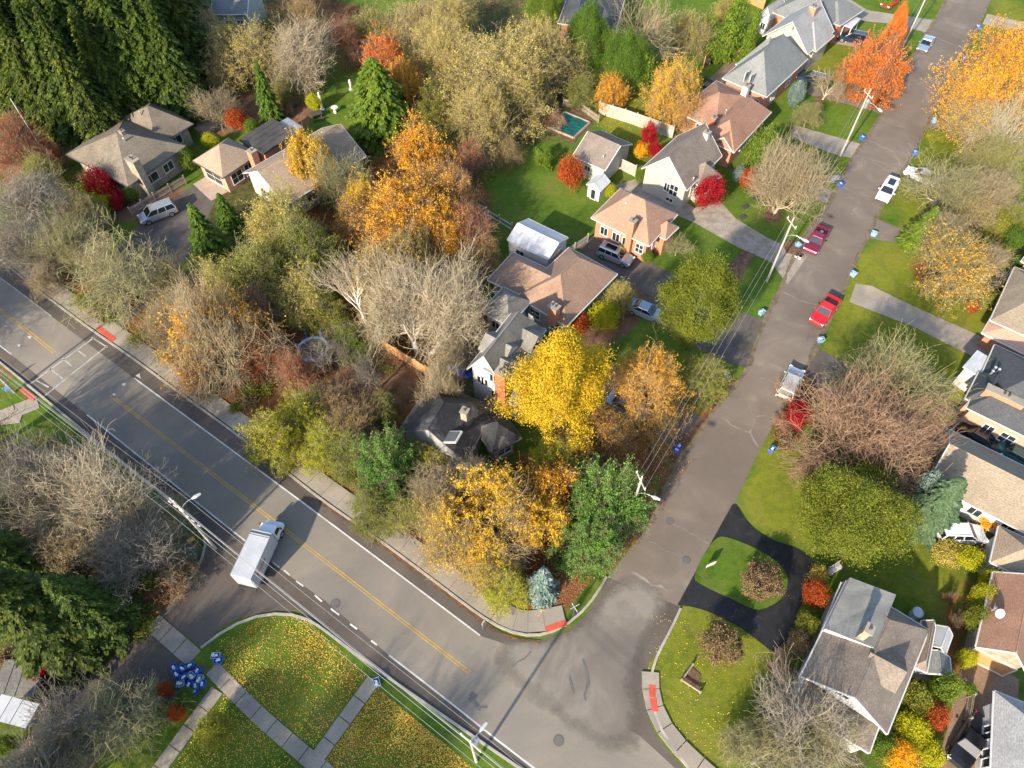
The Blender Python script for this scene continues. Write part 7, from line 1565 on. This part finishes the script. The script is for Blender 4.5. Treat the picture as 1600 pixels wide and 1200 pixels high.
for i, (u, v, r, h, k, tw, lf, lb) in enumerate([
 (20, 215, 45, 9, 'sparseA', 'pink', 'rust', 'rusty half bare tree left of the plain wooden pole'),
 (55, 255, 32, 6, 'wispy', 'olive', 'olive', 'olive brush at the foot of the plain wooden pole'),
 (120, 330, 38, 6, 'sparseA', 'beige', 'olive', 'low beige brush tree left of the yellow shrub'),
 (150, 400, 45, 7, 'bareB', 'beige', None, 'beige bare tree left of the dark driveway mouth'),
 (60, 430, 36, 5, 'bareB', 'beige', None, 'low bare brush at the sidewalk, left edge'),
 (265, 440, 45, 7, 'sparseA', 'beige', 'olive', 'low bare tree at the lower end of the dark driveway'),
 (395, 480, 45, 7, 'sparseA', 'beige', 'rust', 'rust and beige tree right of the half bare yellow tree'),
 (300, 575, 32, 5, 'sparseA', 'pink', 'amber', 'low amber brush beside the sidewalk below the half bare yellow tree'),
 (500, 470, 42, 6, 'wispy', 'olive', 'olive', 'olive tree just left of the white birch stem'),
 (455, 575, 38, 5, 'sparseA', 'pink', 'rust', 'rust brush in the middle of the leaf covered yard'),
 (505, 620, 40, 5, 'sparseA', 'pink', 'olivegold', 'pale brush between lime tree and leaf covered yard'),
 (600, 480, 50, 8, 'sparseA', 'beige', 'olivegold', 'pale leaved bare tree right of the birch'),
 (745, 395, 40, 6, 'sparseA', 'beige', 'amber', 'thin amber brush tree left of the white metal roofed shed'),
 (640, 385, 52, 9, 'sparseA', 'beige', 'gold', 'thin yellow and beige tree under the broad golden tree'),
 (560, 345, 44, 8, 'sparseA', 'brown', 'amber', 'thin amber tree left of the broad golden tree'),
 (700, 600, 30, 3.5, 'shrubBare', 'grey', 'rust', 'twiggy brush at the rear edge of the black roof'),
 (640, 800, 40, 5, 'sparseA', 'olive', 'lime', 'pale lime brush beside the sidewalk, left of the corner tree'),
 (690, 810, 50, 7, 'sparseA', 'beige', 'gold', 'yellow flecked bare tree left of the broad corner tree'),
 (760, 880, 46, 6, 'sparseA', 'olive', 'gold', 'yellow flecked tree above the corner sidewalk'),
 (900, 700, 36, 5, 'sparseA', 'brown', 'amber', 'amber brush below the big lemon yellow tree'),
 (930, 720, 32, 4, 'wispy', 'brown', 'olive', 'olive brush above the large green pine'),
 (700, 20, 60, 9, 'sparseBig', 'beige', 'olivegold', 'olive beige tree crown at the top edge, centre'),
 (640, 30, 45, 8, 'sparseA', 'beige', 'olivegold', 'beige tree at the top edge above the orange maple right side'),
 (470, 20, 40, 8, 'sparseA', 'pink', 'olive', 'brown tree at the top edge behind the pale grey bare tree'),
 (420, 40, 34, 7, 'wispy', 'brown', 'olive', 'olive tree at the top edge left of the pale grey bare tree'),
 (325, 45, 40, 9, 'sparseA', 'beige', 'olivegold', 'beige brush below the grey two storey house'),
 (440, 130, 26, 5, 'wispy', 'brown', 'olive', 'olive bush behind the narrow green spruce'),
 (735, 240, 34, 6, 'sparseA', 'pink', 'rust', 'brown brush tree at the back lawn corner'),
 (790, 230, 30, 4, 'sparseA', 'pink', 'olive', 'brown brush at the top of the big back lawn'),
 (812, 140, 42, 9, 'sparseBig', 'beige', 'olivegold', 'pale tree crown directly above the teal pool cover'),
 (905, 130, 30, 5, 'wispy', 'olive', 'yellowgreen', 'yellow green bush left of the small round amber tree'),
 (1080, 40, 34, 7, 'sparseA', 'beige', 'lime', 'pale lime tree left of the cedars'),
 (1075, 165, 34, 6, 'sparseA', 'pink', 'amber', 'brown amber tree overhanging the brick bungalow'),
 (20, 720, 50, 8, 'bareA', 'grey', None, 'grey bare tree crown at the left edge above the dark spruces'),
 (270, 885, 40, 4, 'shrubBare', 'beige', 'rust', 'twiggy brown brush at the driveway mouth'),

 (60, 1190, 46, 5, 'bareB', 'olive', None, 'mossy bare brush at the bottom left edge'),
 (1560, 240, 50, 8, 'sparseA', 'olive', 'olive', 'olive flecked tree beneath the thin yellow tree, right edge'),
 (1530, 330, 40, 5, 'sparseA', 'beige', 'olivegold', 'pale brush tree below the long driveway, right edge'),
 (1590, 330, 34, 5, 'wispy', 'olive', 'olive', 'olive bush at the right edge above the garden beds'),
 (1460, 640, 50, 9, 'bareB', 'pink', None, 'reddish bare branches left of the orange brick house'),
 (1290, 720, 45, 6, 'bareB', 'pink', None, 'low reddish bare brush at the foot of the giant bare tree'),
 (690, 598, 44, 9, 'bareC', 'beige', None, 'beige bare tree leaning over the rear slope of the black roof'),
 (668, 712, 34, 5, 'wispy', 'olive', 'lime', 'lime brush against the gable end of the black roof'),
 (500, 690, 44, 6, 'wispy', 'olive', 'lime', 'bright lime bush between the lime tree and the green pine'),
 (350, 430, 50, 8, 'wispy', 'olive', 'olivegold', 'pale olive tree above the half bare yellow tree, left side'),
 (560, 300, 40, 9, 'wispy', 'brown', 'gold', 'golden fringe tree left of the broad golden tree'),
 (690, 345, 46, 9, 'leafyA', 'brown', 'amber', 'amber tree at the right flank of the broad golden tree'),
 (1340, 1110, 40, 4, 'bareA', 'grey', None, 'bare branches over the corner house lower roof')]):
    if r > 5: T('tree' if lf else 'bare_tree', k, u, v, r, h, 'brown', tw, lf, lb, group='filler trees of the wooded blocks')

for i, (u, v, h, lb) in enumerate([(60, 1290, 13, 'lower left'), (180, 1420, 12, 'bottom, left of middle'), (330, 1420, 13, 'bottom middle'), (-140, 560, 12, 'left, near the crosswalk'), (-60, 850, 12, 'left, behind the dark spruces'), (470, 1450, 12, 'bottom, right of middle')]):
    T('bare_tree', 'bareBig' if i % 2 else 'bareBig2', u, v, 110, h, 'grey', 'grey', None, 'bare tree just outside the picture, %s, shading the lawns' % lb, group='bare trees outside the frame that shade the lawns', base=(u, v), lean=1)

# undergrowth: low tangled brush nobody could count
def undergrowth(name, zones, mat, label, size, seed):
    rng = np.random.default_rng(seed); PS = []
    for px, n in zones:
        poly = wpoly(px); xs = [p_[0] for p_ in poly]; ys = [p_[1] for p_ in poly]; A = abs(sum(poly[i - 1][0] * poly[i][1] - poly[i][0] * poly[i - 1][1] for i in range(len(poly)))) / 2
        k = max(6, int(A * .12)); cx = rng.uniform(min(xs), max(xs), k); cy = rng.uniform(min(ys), max(ys), k); ok = inpoly(cx, cy, poly); cx, cy = cx[ok], cy[ok]
        if not len(cx): continue
        hh = rng.uniform(.25, 1.2, len(cx)); i = rng.integers(0, len(cx), n); r_ = rng.uniform(.5, 1.3, len(cx))
        X = cx[i] + rng.normal(size=n) * r_[i] * .6; Y = cy[i] + rng.normal(size=n) * r_[i] * .6; PS.append(np.stack([X, Y, .04 + rng.uniform(0, 1, n) ** 1.3 * hh[i]], 1))
    P = np.concatenate(PS); V, F = quads(rng, P, size, flat=.5, aspect=1.4); o = link(name, npmesh(name, V, F, [mat])); tag(o, label, 'undergrowth', kind='stuff')
WOOD = [([(40, 425), (190, 515), (300, 600), (420, 680), (560, 600), (520, 400), (330, 430), (240, 470)], 24000), ([(470, 718), (600, 812), (760, 925), (880, 900), (900, 760), (640, 700), (500, 640)], 22000),
        ([(540, 200), (760, 260), (760, 400), (600, 600), (480, 400)], 20000), ([(0, 240), (110, 240), (200, 350), (180, 390), (60, 420), (0, 380)], 10000), ([(0, 660), (230, 780), (320, 860), (240, 980), (100, 1130), (0, 1190)], 16000)]
undergrowth('undergrowth', WOOD, LM['olive'], 'low olive undergrowth under the trees beside the main road', .07, 3)
undergrowth('dry_undergrowth', WOOD + [([(300, 0), (560, 0), (520, 120), (400, 160), (300, 130)], 9000), ([(0, 100), (90, 160), (100, 240), (0, 240)], 5000), ([(640, 0), (900, 0), (880, 200), (720, 230), (640, 160)], 12000), ([(1200, 600), (1290, 560), (1400, 700), (1230, 720)], 6000)], LM['brown'], 'brown dry brush and stalks under the bare trees', .07, 4)

# fallen leaves: countless, one object per look
def scatter(name, zones, size, mat):
    rng = np.random.default_rng(5); PS = []
    for px, n, clump in zones:
        poly = wpoly(px); xs = [p_[0] for p_ in poly]; ys = [p_[1] for p_ in poly]
        X = rng.uniform(min(xs), max(xs), n * 3); Y = rng.uniform(min(ys), max(ys), n * 3)
        if clump:
            k = 26; cx = rng.uniform(min(xs), max(xs), k); cy = rng.uniform(min(ys), max(ys), k); i = rng.integers(0, k, n * 3)
            m_ = rng.uniform(size=n * 3) < clump; X = np.where(m_, cx[i] + rng.normal(size=n * 3) * 1.15, X); Y = np.where(m_, cy[i] + rng.normal(size=n * 3) * 1.15, Y)
        ok = inpoly(X, Y, poly); X = X[ok][:n]; Y = Y[ok][:n]; PS.append(np.stack([X, Y, rng.uniform(0.03, 0.07, len(X))], 1))
    P = np.concatenate(PS); V, F = quads(rng, P, size, flat=2.2)
    o = link(name, npmesh(name, V, F, [mat])); tag(o, kind='stuff'); return o
LMG = leafmat('fallen_yellow_leaves', [(0.5, 0.22, 0.03), (0.7, 0.45, 0.05), (0.8, 0.62, 0.15)], 0.1)
LMB = leafmat('fallen_brown_leaves', [(0.14, 0.045, 0.015), (0.36, 0.12, 0.03), (0.5, 0.24, 0.08)], 0.1)
o = scatter('fallen_yellow_leaves', [
 ([(345, 1000), (420, 962), (468, 960), (575, 1052), (490, 1170), (420, 1110), (330, 1040)], 4050, 0.90),
 ([(590, 1075), (740, 1200), (500, 1200)], 4950, 0.90), ([(350, 1085), (470, 1200), (270, 1200)], 1125, 0.70),
 ([(640, 830), (760, 925), (850, 965), (880, 900), (800, 780), (700, 760)], 2700, 0.80),
 ([(940, 640), (1015, 670), (1080, 720), (1000, 820), (880, 760)], 2925, 0.80),
 ([(1020, 950), (1210, 1020), (1240, 1180), (1060, 1180), (1010, 1050)], 675, 0.60), ([(1090, 890), (1130, 845), (1215, 900), (1160, 935)], 157, 0.60),
 ([(920, 190), (1000, 170), (1060, 200), (1010, 250)], 675, 0.70), ([(1340, 180), (1400, 120), (1340, 130), (1280, 120)], 225, 0.40), ([(560, 220), (700, 250), (740, 380), (560, 360)], 1575, 0.80)], 0.05, LMG)
tag(o, 'scattered small yellow leaves lying on lawns and under trees', 'fallen leaves')
o = scatter('fallen_brown_leaves', [
 ([(190, 515), (330, 430), (520, 400), (700, 390), (750, 470), (640, 640), (620, 800), (470, 718), (300, 600)], 19500, 0.70),
 ([(740, 740), (860, 700), (960, 680), (1000, 800), (900, 900), (880, 960), (760, 925)], 6750, 0.70), ([(945, 905), (1000, 830), (1060, 715), (1080, 720), (1010, 835)], 1875, 0.30),
 ([(1370, 1060), (1500, 1000), (1450, 1200), (1370, 1200)], 1875, 0.70), ([(1420, 400), (1560, 400), (1500, 470)], 1875, 0.70), ([(840, 905), (930, 900), (885, 955)], 900, 0.50),
 ([(345, 1000), (420, 962), (575, 1052), (490, 1170), (330, 1040)], 1875, 0.80), ([(590, 1075), (740, 1200), (500, 1200)], 1875, 0.80),
 ([(270, 320), (200, 380), (180, 500), (160, 500), (200, 350), (300, 275)], 1125, 0.60), ([(260, 150), (380, 160), (380, 200), (290, 200)], 900, 0.60)], 0.055, LMB)
tag(o, 'rust brown fallen leaves covering the ground under the trees', 'fallen leaves')
